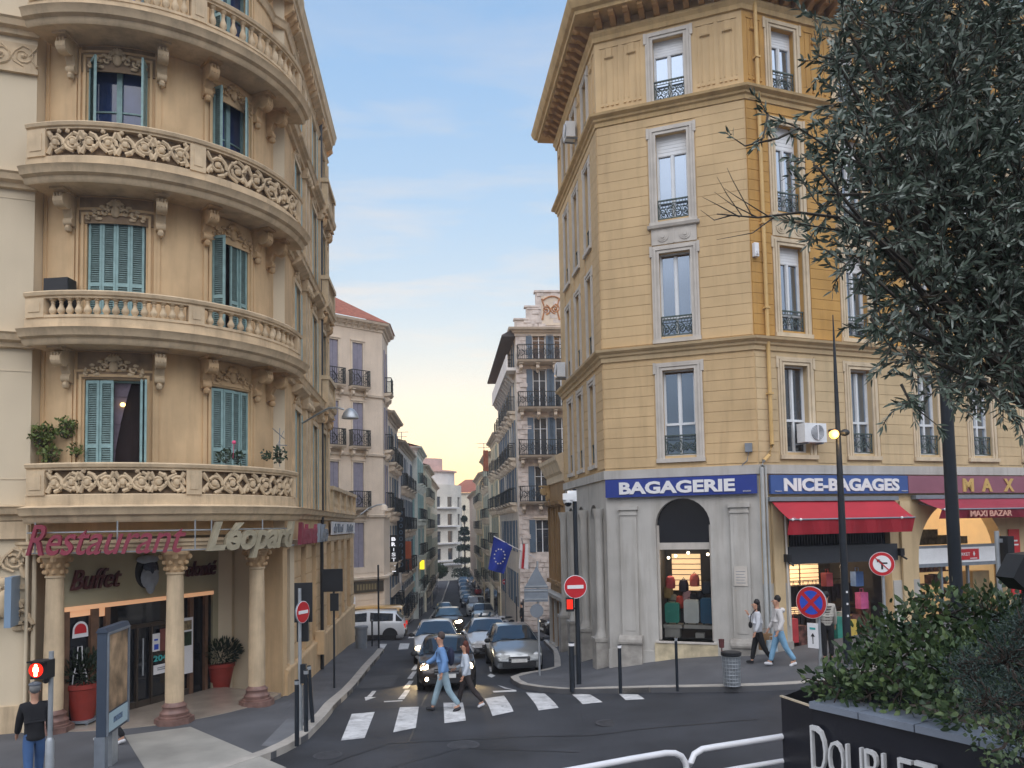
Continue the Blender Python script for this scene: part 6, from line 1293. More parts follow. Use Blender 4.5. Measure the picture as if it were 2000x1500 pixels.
def person(label, p, head, H, top, bot, hair, shoe, pose, cat='person', hairlen=0, detail=1, group=None, skin=SKIN, coat=0, hat=None):
    r = empty('person', (0, 0, 0), label, cat, group); s = H/1.75
    V = lambda x, y, z: Vector((x, y, z))*s
    pel = V(0, 0, .93); lean = pose.get('lean', 0)
    sp_ = V(0, -.02-lean*.4, 1.14); ch = V(0, -.02-lean, 1.34); nk = V(0, -.03-lean*1.15, 1.49); hd0 = V(0, -.05-lean*1.3, 1.59); hd1 = V(0, -.04-lean*1.35, 1.70)
    legs = []
    for sx_, (a, b) in ((-1, pose['L']), (1, pose['R'])):
        hip = V(sx_*.09, 0, .88); a_, c_ = R(a), R(a-b); kn = hip+V(0, -math.sin(a_), -math.cos(a_))*.43; an = kn+V(0, -math.sin(c_), -math.cos(c_))*.41; legs.append((hip, kn, an, a-b))
    dz = min(l[2].z for l in legs)-.075*s; drop = V(0, 0, 0); drop.z = -dz
    arms = []
    for sx_, (a, b, o_) in ((-1, pose.get('AL', (10, 15, 6))), (1, pose.get('AR', (-10, 15, 6)))):
        sh = ch+V(sx_*.18, 0, .06); a_, c_, w_ = R(a), R(a+b), R(o_); el = sh+V(sx_*math.sin(w_), -math.sin(a_)*math.cos(w_), -math.cos(a_)*math.cos(w_))*.28; wr = el+V(sx_*math.sin(w_)*.5, -math.sin(c_), -math.cos(c_))*.25; d_ = (wr-el).normalized(); arms.append((sh, el, wr, d_))
    # continuous body
    v = [pel, sp_, ch, nk, hd0, hd1]; rr = [(.10, .08), (.10, .08), (.12, .085), .052, (.075, .09), (.072, .082)]; e_ = [(0, 1), (1, 2), (2, 3), (3, 4), (4, 5)]
    for hip, kn, an, an_ in legs:
        i = len(v); v += [hip, kn, an, an+V(0, -.12, -.035)]; rr += [.075, .05, .035, .03]; e_ += [(0, i), (i, i+1), (i+1, i+2), (i+2, i+3)]
    for k, (sh, el, wr, d_) in enumerate(arms):
        i = len(v); v += [sh, el, wr, wr+d_*.07*s]; rr += [.05, .038, .024, (.034, .018)]; e_ += [(2, i), (i, i+1), (i+1, i+2), (i+2, i+3)]
        if detail:
            pl = wr+d_*.075*s; sd_ = Vector((0, 1, 0)) if abs(d_.y) < .8 else Vector((0, 0, 1)); 
            for q in range(4):
                o1 = pl+sd_*(q-1.5)*.019*s+d_*.012*s; L1 = (.036, .042, .039, .03)[q]*s; cl = Vector((0, -.012, 0))*s
                j = len(v); v += [o1+d_*L1*.6, o1+d_*L1+d_*L1*.5+cl]; rr += [.0095, .008]; e_ += [(i+3, j), (j, j+1)]
            j = len(v); th = wr+d_*.03*s-sd_*.035*s; v += [th, th+d_*.035*s-sd_*.012*s]; rr += [.011, .009]; e_ += [(i+2, j), (j, j+1)]
    rr = [tuple(x*s for x in q) if isinstance(q, tuple) else q*s for q in rr]
    skin_mesh([a+drop for a in v], e_, rr, 'body', skin, r, 2 if detail else 1)
    # clothes
    v = [sp_-V(0, 0, .10), sp_, ch, nk-V(0, 0, .035)]; rr = [(.16, .13), (.16, .135), (.175, .135), .075]; e_ = [(0, 1), (1, 2), (2, 3)]
    if coat: v.append(pel-V(0, 0, coat)); rr.append((.215, .19)); e_.append((0, 4))
    else: v.append(pel-V(0, 0, .06)); rr.append((.165, .14)); e_.append((0, 4))
    for sh, el, wr, d_ in arms:
        i = len(v); v += [sh, el, wr-d_*.01]; rr += [.082, .066, .052]; e_ += [(2, i), (i, i+1), (i+1, i+2)]
    rr = [tuple(x*s for x in q) if isinstance(q, tuple) else q*s for q in rr]
    skin_mesh([a+drop for a in v], e_, rr, 'jacket', top, r, 2)
    v = [pel+V(0, 0, .09), pel-V(0, 0, .05)]; rr = [(.13, .11), (.15, .125)]; e_ = [(0, 1)]
    for hip, kn, an, an_ in legs:
        i = len(v); v += [hip-V(0, 0, .03), kn, an+V(0, 0, .03)]; rr += [.105, .078, .062]; e_ += [(1, i), (i, i+1), (i+1, i+2)]
    rr = [tuple(x*s for x in q) if isinstance(q, tuple) else q*s for q in rr]
    skin_mesh([a+drop for a in v], e_, rr, 'trousers', bot, r, 2)
    for hip, kn, an, an_ in legs:
        t_ = R(max(-50, min(30, -an_ if an_ < -8 else -an_*.6))); q = an+drop; f1 = Vector((0, -math.cos(t_), -math.sin(t_)*1.0)) if an_ < -8 else Vector((0, -math.cos(t_), -math.sin(t_)))
        skin_mesh([q+V(0, .05, -.035), q+V(0, 0, -.025)+f1*.05*s, q+V(0, 0, -.04)+f1*.17*s], [(0, 1), (1, 2)], [.045*s, (.05*s, .05*s), (.045*s, .032*s)], 'shoe', shoe, r, 2)
    hm = MB(); hc = hd1+drop+V(0, .036, .004); hm.ball(hc, s, .088, .084, .10, 14, 9)
    if hairlen: hm.ball(hc+V(0, .035, -.08-hairlen*.35), s, .085, .065, .09+hairlen*.5, 12, 8)
    hm.build('hair', hair, None, smooth=True).parent = r
    if hat: hm = MB(); hm.ball(hd1+drop+V(0, -.01, .06), s, .10, .13, .045, 14, 7); hm.ball(hd1+drop+V(0, -.10, .035), s, .07, .06, .015, 10, 5); hm.build('cap', hat, None, smooth=True).parent = r
    if detail:
        fm = MB(); hh = hd0+drop; fm.ball(hh+V(0, -.095, .045), s, .014, .018, .022, 8, 5); [fm.ball(hh+V(q*.083, -.0, .05), s, .010, .02, .03, 8, 5) for q in (-1, 1)]; fm.build('nose_and_ears', skin, None, smooth=True).parent = r
        fm = MB(); [fm.ball(hh+V(q*.03, -.078, .068), s, .010, .008, .006, 6, 4) for q in (-1, 1)]; fm.ball(hh+V(0, -.078, -.0), s, .022, .008, .005, 6, 4); fm.build('eyes_and_mouth', pm('dark_features', (.08, .03, .025), .6, 0, 1, 0), None, smooth=True).parent = r
    r.location = p; r.rotation_euler = (0, 0, math.atan2(head[1], head[0])+PI/2); r['_h'] = 0
    del r['_h']
    return r, arms, drop
def cloth(n, c, b=.25): return pm('cloth_'+n, c, .9, .16, 5, b, 14)
walk = dict(L=(26, 6), R=(-20, 18), AL=(-18, 12, 8), AR=(24, 22, 8)); walk2 = dict(L=(-18, 22), R=(24, 4), AL=(22, 22, 8), AR=(-16, 12, 8)); stand = dict(L=(2, 2), R=(-2, 2), AL=(5, 12, 6), AR=(-2, 10, 6)); stroll = dict(L=(14, 4), R=(-10, 10), AL=(-10, 14, 8), AR=(12, 20, 8))
def on_person(r, nm, mb, mat):
    o = mb.build(nm, mat, None, smooth=True); o.parent = r; return o
p1, arms, dr = person('man in light blue sweater and pale jeans crossing the street', og(868, 1389), (-1, -.12), 1.84, cloth('light_blue', (.16, .30, .56)), cloth('pale_jeans', (.26, .36, .42)), pm('grey_brown_hair', (.07, .05, .045), .9, .2, 9, .1), cloth('dark_shoe', (.03, .03, .035)), dict(L=(20, 4), R=(-14, 20), AL=(30, 30, 10), AR=(-14, 30, 8), lean=.03))
b_ = MB(); b_.ball((0, .17, 1.28), 1, .15, .09, .22, 12, 8); on_person(p1, 'backpack', b_, cloth('navy_backpack', (.015, .02, .05)))
b_ = MB(); [b_.tube([(q*.10, .10, 1.48), (q*.11, -.06, 1.5), (q*.13, -.16, 1.36), (q*.13, -.12, 1.18)], .018, 6) for q in (-1, 1)]; on_person(p1, 'backpack_strap', b_, cloth('navy_backpack', (.015, .02, .05)))
person('woman in white jacket and dark trousers crossing beside the man in blue', og(912, 1384), (-1, -.1), 1.58, cloth('white_jacket', (.50, .55, .62)), cloth('dark_brown', (.035, .028, .028)), pm('auburn_hair', (.10, .028, .018), .85, .3, 12, .1), cloth('white_shoe', (.6, .6, .62)), dict(L=(20, 8), R=(-24, 14), AL=(6, 60, 10), AR=(-6, 30, 10)), hairlen=.18)
pw, _, _ = person('woman with long black hair in white jacket and black trousers holding a phone', og(1483, 1297, .15), (-1, .1), 1.66, cloth('white_jacket2', (.58, .60, .64)), cloth('black', (.012, .012, .014)), pm('black_hair', (.008, .007, .009), .6, .2, 12, .1), cloth('black', (.012, .012, .014)), dict(L=(14, 4), R=(-16, 14), AL=(12, 138, 4), AR=(2, 20, 8)), hairlen=.36)
b_ = MB(); b_.ball((-.12, -.17, 1.02), 1, .11, .05, .09, 10, 6); b_.tube([(.12, -.05, 1.47), (0, -.17, 1.3), (-.12, -.18, 1.08)], .012, 5); on_person(pw, 'shoulder_bag', b_, cloth('black', (.012, .012, .014)))
def thing_at(nm, mb, mat, lab, cat, loc, rz=0, smooth=False, grp=None):
    o = mb.build(nm, mat, None, smooth=smooth); o.location = loc; o.rotation_euler = (0, 0, rz); tag(o, lab, cat, grp); return o
b_ = MB(); b_.box(-.17, .17, -.07, .07, 0, .42); b_.tube([(-.07, 0, .42), (-.06, 0, .55), (.06, 0, .55), (.07, 0, .42)], .008, 5)
q = at(1494, 1290, 20.9); thing_at('paper_bag', b_, pm('brown_kraft_paper', (.30, .18, .09), .85, .12, 5, .2, 12), 'brown paper bag carried by the woman with long black hair', 'bag', (q.x, q.y-.1, g(q.x, q.y)+.50), .2)
pm_, _, _ = person('man in off-white hoodie and light jeans walking past the luggage shop', og(1524, 1301, .15), (-1, .05), 1.78, cloth('off_white_hoodie', (.60, .58, .57)), cloth('light_jeans', (.20, .38, .55)), pm('black_hair2', (.012, .01, .01), .7, .2, 12, .1), cloth('white_shoe', (.6, .6, .62)), dict(L=(16, 2), R=(-18, 14), AL=(8, 22, 8), AR=(-8, 34, 10)))
b_ = MB(); b_.ball((0, .10, 1.44), 1, .11, .08, .07, 10, 6); on_person(pm_, 'hood', b_, cloth('off_white_hoodie', (.60, .58, .57)))
b_ = MB(); b_.box(-.14, .14, -.05, .05, 0, .30); b_.tube([(-.06, 0, .30), (-.05, 0, .40), (.05, 0, .40), (.06, 0, .30)], .008, 5)
q = at(1507, 1272, 20.7); thing_at('carrier_bag', b_, pm('pale_blue_bag', (.42, .50, .55), .8, .3, 9, .2), 'pale carrier bag hanging from the hand of the man in the off-white hoodie', 'bag', (q.x, q.y-.05, q.z), .2)
pj, _, _ = person('person in striped cream puffer jacket and black trousers behind the no stopping sign', og(1618, 1290, .15), (.2, 1), 1.72, cloth('cream_puffer', (.42, .40, .36)), cloth('black', (.012, .012, .014)), pm('black_hair', (.008, .007, .009)), cloth('black', (.012, .012, .014)), stand)
b_ = MB()
for k in range(7): b_.tube([(.152*math.cos(2*PI*j/14), -.02+.125*math.sin(2*PI*j/14), .98+k*.07) for j in range(15)], .012, 5)
on_person(pj, 'jacket_stripes', b_, cloth('brown_black', (.05, .035, .03)))
person('elderly man in dark jacket, grey flat cap and blue jeans by the signal pole', Vector((-8.12, 13.15, .13)), (-.6, .8), 1.70, cloth('black_jacket', (.010, .010, .013)), cloth('blue_jeans', (.05, .11, .25)), pm('grey_hair', (.2, .2, .2), .9, .2, 9, .1), cloth('dark_shoe', (.03, .03, .035)), stroll, coat=.14, hat=cloth('grey_cap', (.09, .10, .12)))
person('person in black clothes and white-soled shoes half hidden by the advertising panel', Vector(og(203, 1452, .13))+Vector((.12, .0, 0)), (-1, .1), 1.7, cloth('black', (.012, .012, .014)), cloth('black', (.012, .012, .014)), pm('black_hair', (.008, .007, .009)), cloth('white_shoe', (.6, .6, .62)), dict(L=(20, 4), R=(-16, 20), AL=(20, 40, 8), AR=(-8, 20, 8)))
FP = [(807, 1172, 'black', (.012, .012, .014), 'dark clothed walker on the left pavement near the bicycle', (-.1, 1), walk), (833, 1166, 'dark_red', (.10, .015, .015), 'walker in dark red at the left kerb', (-.1, 1), walk2), (829, 1140, 'dark_red', (.10, .015, .015), 'small figure in dark red far along the left pavement', (0, 1), stand), (786, 1200, 'black', (.012, .012, .014), 'person in black standing at the wall behind the white SUV', (1, 0), stand),
      (931, 1172, 'bright_red', (.40, .02, .02), 'person in red on the right pavement beside the parked row, left of a pair', (0, 1), walk), (938, 1172, 'bright_red', (.40, .02, .02), 'person in red on the right pavement beside the parked row, right of a pair', (0, 1), walk2), (961, 1183, 'white_jacket', (.5, .55, .62), 'person in white shirt on the right pavement by the flag', (.1, -1), walk), (1020, 1232, 'black', (.012, .012, .014), 'person in long black coat standing by the dark car in the side street', (-1, 0), stand),
      (924, 1140, 'bright_red', (.40, .02, .02), 'small figure in red far along the right pavement', (0, 1), walk), (820, 1128, 'grey_coat', (.10, .10, .11), 'small grey figure far along the left pavement', (0, 1), walk), (921, 1126, 'black', (.012, .012, .014), 'small dark figure beside the far parked row on the right', (0, 1), stand), (947, 1178, 'black', (.012, .012, .014), 'dark figure behind the pair in red on the right pavement', (0, 1), walk)]
for (px, py, n_, c_, lb, hd, po) in FP:
    person(lb, og(px, py, .12), hd, 1.72, cloth(n_, c_), cloth('black', (.012, .012, .014)), pm('black_hair', (.008, .007, .009)), cloth('black', (.012, .012, .014)), po, detail=0, coat=.2 if 'coat' in lb else 0)
# ---------------------------------------------------------------- street furniture
def pole(nm, p, h, r, mat, lab, cat='pole', grp=None, r2=None, n=10):
    t = empty(nm, p, lab, cat, grp); m = MB(); m.tube([(p[0], p[1], p[2]-.1), (p[0], p[1], p[2]+h)], [r, r2 or r], n); m.build('pole', mat, t, smooth=True); return t
def plate_frame(p, ang): return fr(p[0], p[1], math.cos(R(ang)), math.sin(R(ang)))     # sign face looks towards -y when ang = 0
def round_sign(t, p, z, r, ang, kind, d=.06, back=False):
    mp = plate_frame(p, ang); m = MB(mp); m.disc((0, z), r, d, d+.03, 32); m.build('sign_plate', M['grey_s'], t)
    if back: return
    def ring(r0, mt, e, nm='face'): m = MB(mp); m.disc((0, z), r0, d+.03, d+.03+e, 32); m.build(nm, mt, t)
    ring(r*.99, M['white_s'], .004)
    if kind == 'noentry': ring(r*.94, M['red_s'], .008); m = MB(mp); m.box(-r*.70, r*.70, d+.03, d+.045, z-r*.15, z+r*.15); m.build('bar', M['white_s'], t)
    if kind == 'noturn':
        ring(r*.96, M['red_s'], .008); ring(r*.70, M['white_s'], .012)
        m = MB(mp); m.box(-.022, .022, d+.043, d+.047, z-r*.45, z+.0); m.box(0, r*.42, d+.043, d+.047, z-.0, z+.04); m.prism([(-r*.42, z+r*.42), (-r*.12, z+r*.36), (-r*.36, z+r*.12)], d+.043, d+.048); m.prism([(-r*.3, z+r*.3-.03), (-r*.3+.04, z+r*.3), (.02, z+.03), (-.02, z-.01)], d+.043, d+.048); m.build('arrow', M['black'], t)
        m = MB(mp); m.prism([(-r*.52, z+r*.46), (-r*.46, z+r*.52), (r*.52, z-r*.46), (r*.46, z-r*.52)], d+.049, d+.053); m.build('slash', M['red_s'], t)
    if kind == 'nostop':
        ring(r*.96, M['red_s'], .008); ring(r*.74, M['blue_s'], .012); m = MB(mp)
        for sg in (-1, 1): m.prism([(-r*.60, z+sg*r*.44), (-r*.44, z+sg*r*.60), (r*.60, z-sg*r*.44), (r*.44, z-sg*r*.60)], d+.043+.001*sg, d+.048+.001*sg)
        m.build('cross', M['red_s'], t)
# right: dark pole with no entry sign, camera dome and red signal
q = og(1131, 1338, .13); t = pole('sign_pole', q, 5.45, .07, M['pole_d'], 'tall dark pole with no entry sign and camera dome at the yellow corner block', r2=.06)
round_sign(t, (q.x-.06, q.y), q.z+2.72, .325, 6, 'noentry', .09)
m = MB(); m.box(q.x-.20, q.x+.05, q.y-.1, q.y+.1, q.z+5.1, q.z+5.4); m.ball((q.x-.20, q.y-.12, q.z+5.12), .14, n=14, m=8); m.box(q.x-.34, q.x-.06, q.y-.26, q.y+.02, q.z+5.14, q.z+5.32); m.build('camera_dome', M['rolls'], t, smooth=True)
m = MB(); m.ball((q.x-.20, q.y-.14, q.z+5.06), .11, n=12, m=8); m.build('dome_lens', M['glass_dark'], t, smooth=True)
m = MB(); m.box(q.x-.32, q.x-.10, q.y-.2, q.y+.02, q.z+2.05, q.z+2.42); m.box(q.x-.12, q.x, q.y-.05, q.y, q.z+2.1, q.z+2.14); sg_ = m.build('signal_head', M['black'], t)
M['sig_r'] = pm('red_signal_light', (.6, .01, .005), .4, 0, 1, 0, emit=1.0, ecol=(1, .03, .01)); M['sig_core'] = pm('signal_figure_light', (1, .75, .4), .4, 0, 1, 0, emit=10, ecol=(1, .62, .30))
m = MB(); m.box(q.x-.30, q.x-.14, q.y-.215, q.y-.2, q.z+2.12, q.z+2.38); m.build('red_light', M['sig_r'], sg_)
q2 = og(1117, 1345, .13)
def bollard(px, py, h, lab, tilt=0, r=.045, mat='pole_d', top=False):
    q = og(px, py, .13); t = empty('bollard', q, lab, 'bollard', 'thin dark bollards'); m = MB(); m.tube([(q.x, q.y, q.z-.05), (q.x+tilt*h, q.y, q.z+h)], r, 10); m.build('post', M[mat], t, smooth=True)
    m = MB(); m.tube([(q.x+tilt*h*.9, q.y, q.z+h*.93), (q.x+tilt*h*.97, q.y, q.z+h*.985)], r*1.12, 10); m.build('band', M['white_s'] if top else M['pole_g'], t)
bollard(1118, 1347, 1.25, 'thick dark bollard standing against the tall no entry sign pole', r=.075, top=True)
bollard(1212, 1350, 1.15, 'dark bollard at the kerb in front of the left end of the luggage shop', top=True)
bollard(1323, 1346, 1.25, 'thin dark bollard at the kerb in front of the arched shop window', r=.035)
bollard(580, 1452, 1.25, 'dark bollard nearest the kerb by the left no entry sign'); bollard(598, 1430, 1.3, 'dark bollard directly behind the left no entry sign pole'); bollard(611, 1412, 1.25, 'leaning dark bollard right of the left no entry sign pole', -.07)
bollard(727, 1262, 1.2, 'dark bollard on the left pavement corner by the white SUV', r=.04); bollard(1012, 1300, .1, 'low dark stub at the right kerb beside the parked cars') if False else None
# triangle, rectangle and round signs seen from behind
q = og(1054, 1321, .13); t = pole('sign_pole', q, 3.55, .035, M['pole_g'], 'grey pole with the backs of a triangular, a rectangular and a round sign', r2=.035)
mp = plate_frame((q.x-.03, q.y), 0); m = MB(mp); m.prism([(-.40, q.z+2.72), (.36, q.z+2.72), (-.0, q.z+3.4)], .05, .08); m.build('triangular_sign', M['grey_s'], t)
m = MB(mp); m.box(-.40, .34, .05, .08, q.z+2.30, q.z+2.70); m.build('rectangular_sign', M['grey_s'], t); m = MB(mp); m.disc((-.02, q.z+2.02), .21, .05, .08, 28); m.build('round_sign', M['grey_s'], t)
m = MB(mp); [m.box(-.38, .32, .08, .10, z, z+.035) for z in (q.z+2.76, q.z+2.62, q.z+2.36)]; m.build('bracket', M['pole_g'], t)
# left pole: no entry seen obliquely and the back of a signal
q = og(586, 1428, .13); t = pole('sign_pole', q, 3.0, .04, M['pole_g'], 'grey pole with traffic signal and a no entry sign turned away, left pavement', r2=.035)
m = MB(); m.tube([(q.x, q.y, q.z-.05), (q.x, q.y, q.z+.95)], .055, 10); m.build('pole_foot', M['pole_g'], t)
round_sign(t, (q.x, q.y), q.z+2.5, .235, 70, 'noentry', .05)
m = MB(plate_frame((q.x+.06, q.y+.25), 8)); m.box(-.24, .14, -.05, .0, q.z+2.25, q.z+3.1); m.build('signal_backboard', M['black'], t); m = MB(plate_frame((q.x+.03, q.y+.2), 8)); m.box(-.14, .10, -.16, .06, q.z+1.85, q.z+2.4); [m.ball((-.02, -.16, z), .09) for z in (q.z+1.95, q.z+2.2)]; m.build('signal_head', M['black'], t)
m = MB(); m.box(q.x+.02, q.x+.14, q.y-.05, q.y+.05, q.z+1.0, q.z+1.4); m.build('call_box', M['pole_d'], t)
q = og(653, 1344, .13); t = pole('sign_pole', q, 3.2, .03, M['pole_d'], 'thin dark pole with the black backs of two square signs, left pavement')
m = MB(plate_frame((q.x, q.y), 8)); m.box(-.30, .26, .04, .08, q.z+2.75, q.z+3.4); m.build('square_sign', M['black'], t); m = MB(plate_frame((q.x, q.y), 8)); m.box(-.10, .14, .04, .10, q.z+2.2, q.z+2.7); m.build('small_sign', M['black'], t)
m = MB(); q = og(706, 1266, .13); m.lathe(q.x, q.y, [(.24, q.z), (.27, q.z+.85), (.30, q.z+.86), (.30, q.z+.95)], 14); tag(m.build('litter_bin', M['grey_s'], None, smooth=True), 'round grey litter bin on the far left pavement corner', 'bin')
q = og(740, 1266, .13); pole('sign_pole', q, 3.6, .04, M['pole_d'], 'plain dark pole on the left pavement corner in front of the white SUV')
# wall lamp on the restaurant building
t = empty('wall_lamp', at(590, 822, 23.2), 'curved arm wall lamp with grey bell shade on the restaurant building', 'lamp')
A = at(588, 828, 23.2); pts = [A, at(625, 806, 22.6), at(642, 797, 22.4), at(660, 796, 22.2), at(672, 800, 22.2)]
m = MB(); m.tube(pts, .03, 6); m.build('arm', M['pole_g'], t, smooth=True)
c = at(684, 808, 22.2); m = MB(); prof_ = [(.05, .16), (.12, .12), (.2, .02), (.25, -.10), (.25, -.14)]
m.lathe(c.x, c.y, [(r, c.z+z) for r, z in prof_], 16); m.build('shade', M['pole_g'], t, smooth=True)
t = empty('street_lamp', at(700, 1010, 46), 'curved arm street lamp with small shade on the cream house by the crossing', 'lamp'); m = MB(); m.tube([at(704, 1005, 45.4), at(722, 992, 45.4), at(738, 986, 45.2), at(752, 985, 45)], .05, 6); m.build('arm', M['pole_g'], t); c = at(750, 992, 45); m = MB(); m.lathe(c.x, c.y, [(.08, c.z+.2), (.2, c.z+.1), (.26, c.z-.15)], 10); m.build('shade', M['b2t'], t, smooth=True)
# tall tapered lamp post with a lit lantern
q = Vector((at(1657, 1300, 19.7).x, 19.7, 0)); q.z = g(q.x, q.y)+.13; t = empty('lamp_post', q, 'tall slender dark lamp post with a lit lamp in front of the NICE-BAGAGES sign', 'lamp')
zt = at(1624, 615, 19.7).z; m = MB(); m.tube([(q.x, q.y, q.z), (q.x, q.y, q.z+4), (q.x, q.y, zt-1.5), (q.x, q.y, zt)], [.105, .085, .045, .012], 12); m.build('mast', M['pole_d'], t, smooth=True)
c = at(1629, 848, 19.55); m = MB(); m.ball(c, .12, n=14, m=9); m.build('lit_lantern', pm('sodium_lamp', (1, .7, .3), .4, 0, 1, 0, emit=3.2, ecol=(1, .42, .07)), t, smooth=True)
m = MB(); c2_ = at(1650, 845, 19.6); m.ball(c2_, 1, .12, .12, .09, 12, 7); m.tube([c, (q.x, q.y, c.z+.05), c2_], .03); m.ball((c.x, c.y+.06, c.z+.1), 1, .13, .12, .05, 12, 6); m.build('lamp_housing', M['pole_d'], t, smooth=True)
m = MB(); [m.box(q.x-.02, q.x+.02, q.y-.115, q.y-.09, q.z+z, q.z+z+.05) for z in (1.2, 1.5, 1.8)]; m.build('stickers', M['white_s'], t)
ll = bpy.data.lights.new('street_lamp_light', 'POINT'); ll.energy = 25; ll.color = (1, .6, .25); ll.shadow_soft_size = .12; lo = bpy.data.objects.new('street_lamp_light', ll); COL.objects.link(lo); lo.parent = t; lo.location = Vector((c.x-.0, c.y-.3, c.z-.1))-t.location
# thick black pole nearer the viewer
q = at(1866, 1115, 9.0); t = pole('black_mast', (q.x, 9.0, 0), at(1851, 640, 9.0).z, .078, M['pole_d'], 'thick black mast rising from the hedge through the olive tree', r2=.066, n=16)
q = Vector((at(1728, 1200, 20.0).x, 20.0, 0)); q.z = g(q.x, q.y)+.13; t = pole('sign_pole', q, at(1724, 1110, 20).z-q.z, .04, M['pole_g'], 'grey pole with a round no left turn sign beside the lamp post'); round_sign(t, (q.x-.03, q.y), at(1724, 1101, 20).z, .31, -14, 'noturn', .05)
q = og(1604, 1330, .13); t = pole('sign_pole', q, at(1594, 1150, q.y).z-q.z, .04, M['pole_g'], 'grey pole with a round red and blue no stopping sign above the hedge'); round_sign(t, (q.x-.12, q.y), at(1593, 1176, q.y).z, .38, -48, 'nostop', .05)
mp = plate_frame((q.x-.12, q.y), -48); z = at(1593, 1240, q.y).z; m = MB(mp); m.box(-.13, .13, .05, .07, z-.3, z+.28); m.build('supplement_plate', M['white_s'], t); m = MB(mp); m.box(-.01, .01, .07, .075, z-.2, z); m.prism([(-.05, z-.03), (.05, z-.03), (0, z+.05)], .07, .075); m.build('arrow', M['black'], t); m = MB(mp); m.box(-.07, .07, .07, .075, z+.13, z+.18); m.build('mark', M['teal'], t)
q = at(1952, 1140, 12); t = pole('signal_pole', (q.x, 12, .4), at(1950, 1037, 12).z-.4, .035, M['pole_g'], 'light grey pole with black signal box at the right edge above the hedge'); a_ = at(1955, 1047, 12); b_ = at(1971, 1103, 12); m = MB(); m.box(a_.x, b_.x, 11.85, 12.1, b_.z, a_.z); m.build('signal_head', M['black'], t); m = MB(); m.box(q.x, a_.x, 11.96, 12.02, a_.z-.1, a_.z-.04); m.build('bracket', M['pole_g'], t)
a_ = at(1985, 1110, 5.5); t = empty('floodlight', (a_.x+.05, 5.5, a_.z-.3), 'black floodlight on a short post at the right edge above the hedge', 'lamp'); m = MB(lambda x, y, z: (a_.x+x*.7-z*.7*-1, 5.5+y, a_.z-x*.7*-1+z*.0+z*.7)); 
m = MB(); cc = [(-.09, -.06), (.0, .10), (.20, .12), (.16, -.16), (.0, -.15)]; m.prism([(a_.x+x, a_.z+z) for x, z in cc], 5.4, 5.6); m.build('lamp_body', M['black'], t); m = MB(); m.tube([(a_.x+.05, 5.5, a_.z-.15), (a_.x+.03, 5.5, a_.z-.6)], .02); m.build('post', M['black'], t)
# wire litter bin
q = og(1430, 1342, .13); t = empty('litter_bin', q, 'wire mesh litter bin with black rim on the right pavement', 'bin'); m = MB()
for k in range(18): a = 2*PI*k/18; m.tube([(q.x+.19*math.cos(a), q.y+.19*math.sin(a), q.z+.03), (q.x+.22*math.cos(a), q.y+.22*math.sin(a), q.z+.74)], .006, 4)
for j in range(9): z = .05+j*.085; m.tube([(q.x+(.19+.03*z/.74)*math.cos(2*PI*k/18), q.y+(.19+.03*z/.74)*math.sin(2*PI*k/18), q.z+z) for k in range(19)], .006, 4)
m.build('wire_basket', M['pole_g'], t); m = MB(); m.lathe(q.x, q.y, [(.21, q.z+.74), (.24, q.z+.76), (.24, q.z+.83), (.19, q.z+.84)], 18); m.build('rim', M['black'], t); m = MB(); m.lathe(q.x, q.y, [(.17, q.z+.05), (.20, q.z+.72)], 14); m.build('bin_liner', pm('translucent_liner', (.20, .22, .24), .5, .3, 6, .2), t)
m = MB(); m.lathe(q.x-.19, q.y+.1, [(.06, q.z+.92), (.07, q.z+1.12)], 10); m.tube([(q.x-.19, q.y+.1, q.z+.7), (q.x-.19, q.y+.1, q.z+.95)], .015); m.build('ashtray', pm('dark_red_cup', (.10, .03, .03), .6, .2, 5, 0), t)
# pedestrian signal, left foreground
q = Vector((at(97, 1480, 12.6).x, 12.6, .13)); zt = at(97, 1272, 12.6).z; t = pole('pedestrian_signal', q, zt-.13, .038, M['pole_g'], 'grey pole with a lit red standing man signal at the left edge'); m = MB(); m.tube([(q.x, q.y, .1), (q.x, q.y, at(97, 1448, 12.6).z), (q.x, q.y, at(97, 1440, 12.6).z)], [.065, .065, .04], 12); m.build('pole_foot', M['pole_g'], t, smooth=True)
a_, b_ = at(67, 1289, 12.5), at(101, 1324, 12.5); m = MB(); m.box(a_.x, b_.x-.02, 12.4, 12.62, b_.z, a_.z); m.box(a_.x, b_.x-.02, 12.3, 12.4, a_.z-.02, a_.z+.005); m.ball(((a_.x+b_.x)/2+.05, 12.5, b_.z-.04), .05); hd_ = m.build('signal_head', M['black'], t)
cx_, cz_ = (a_.x+b_.x)/2-.05, (a_.z+b_.z)/2; m = MB(); m.disc((cx_, cz_), .115, -12.40, -12.385); m.map = None; m = MB(lambda x, d, z: (x, -d, z)); m.disc((cx_, cz_), .115, -12.4, -12.392, 28); m.build('red_lens', M['sig_r'], hd_)
m = MB(lambda x, d, z: (x, -d, z)); m.disc((cx_, cz_+.07), .024, -12.392, -12.385, 14); m.prism([(cx_-.038, cz_+.045), (cx_+.038, cz_+.045), (cx_+.045, cz_-.02), (cx_+.025, cz_-.02), (cx_+.022, cz_-.095), (cx_-.022, cz_-.095), (cx_-.025, cz_-.02), (cx_-.045, cz_-.02)], -12.392, -12.385); m.build('standing_man', M['sig_core'], hd_)
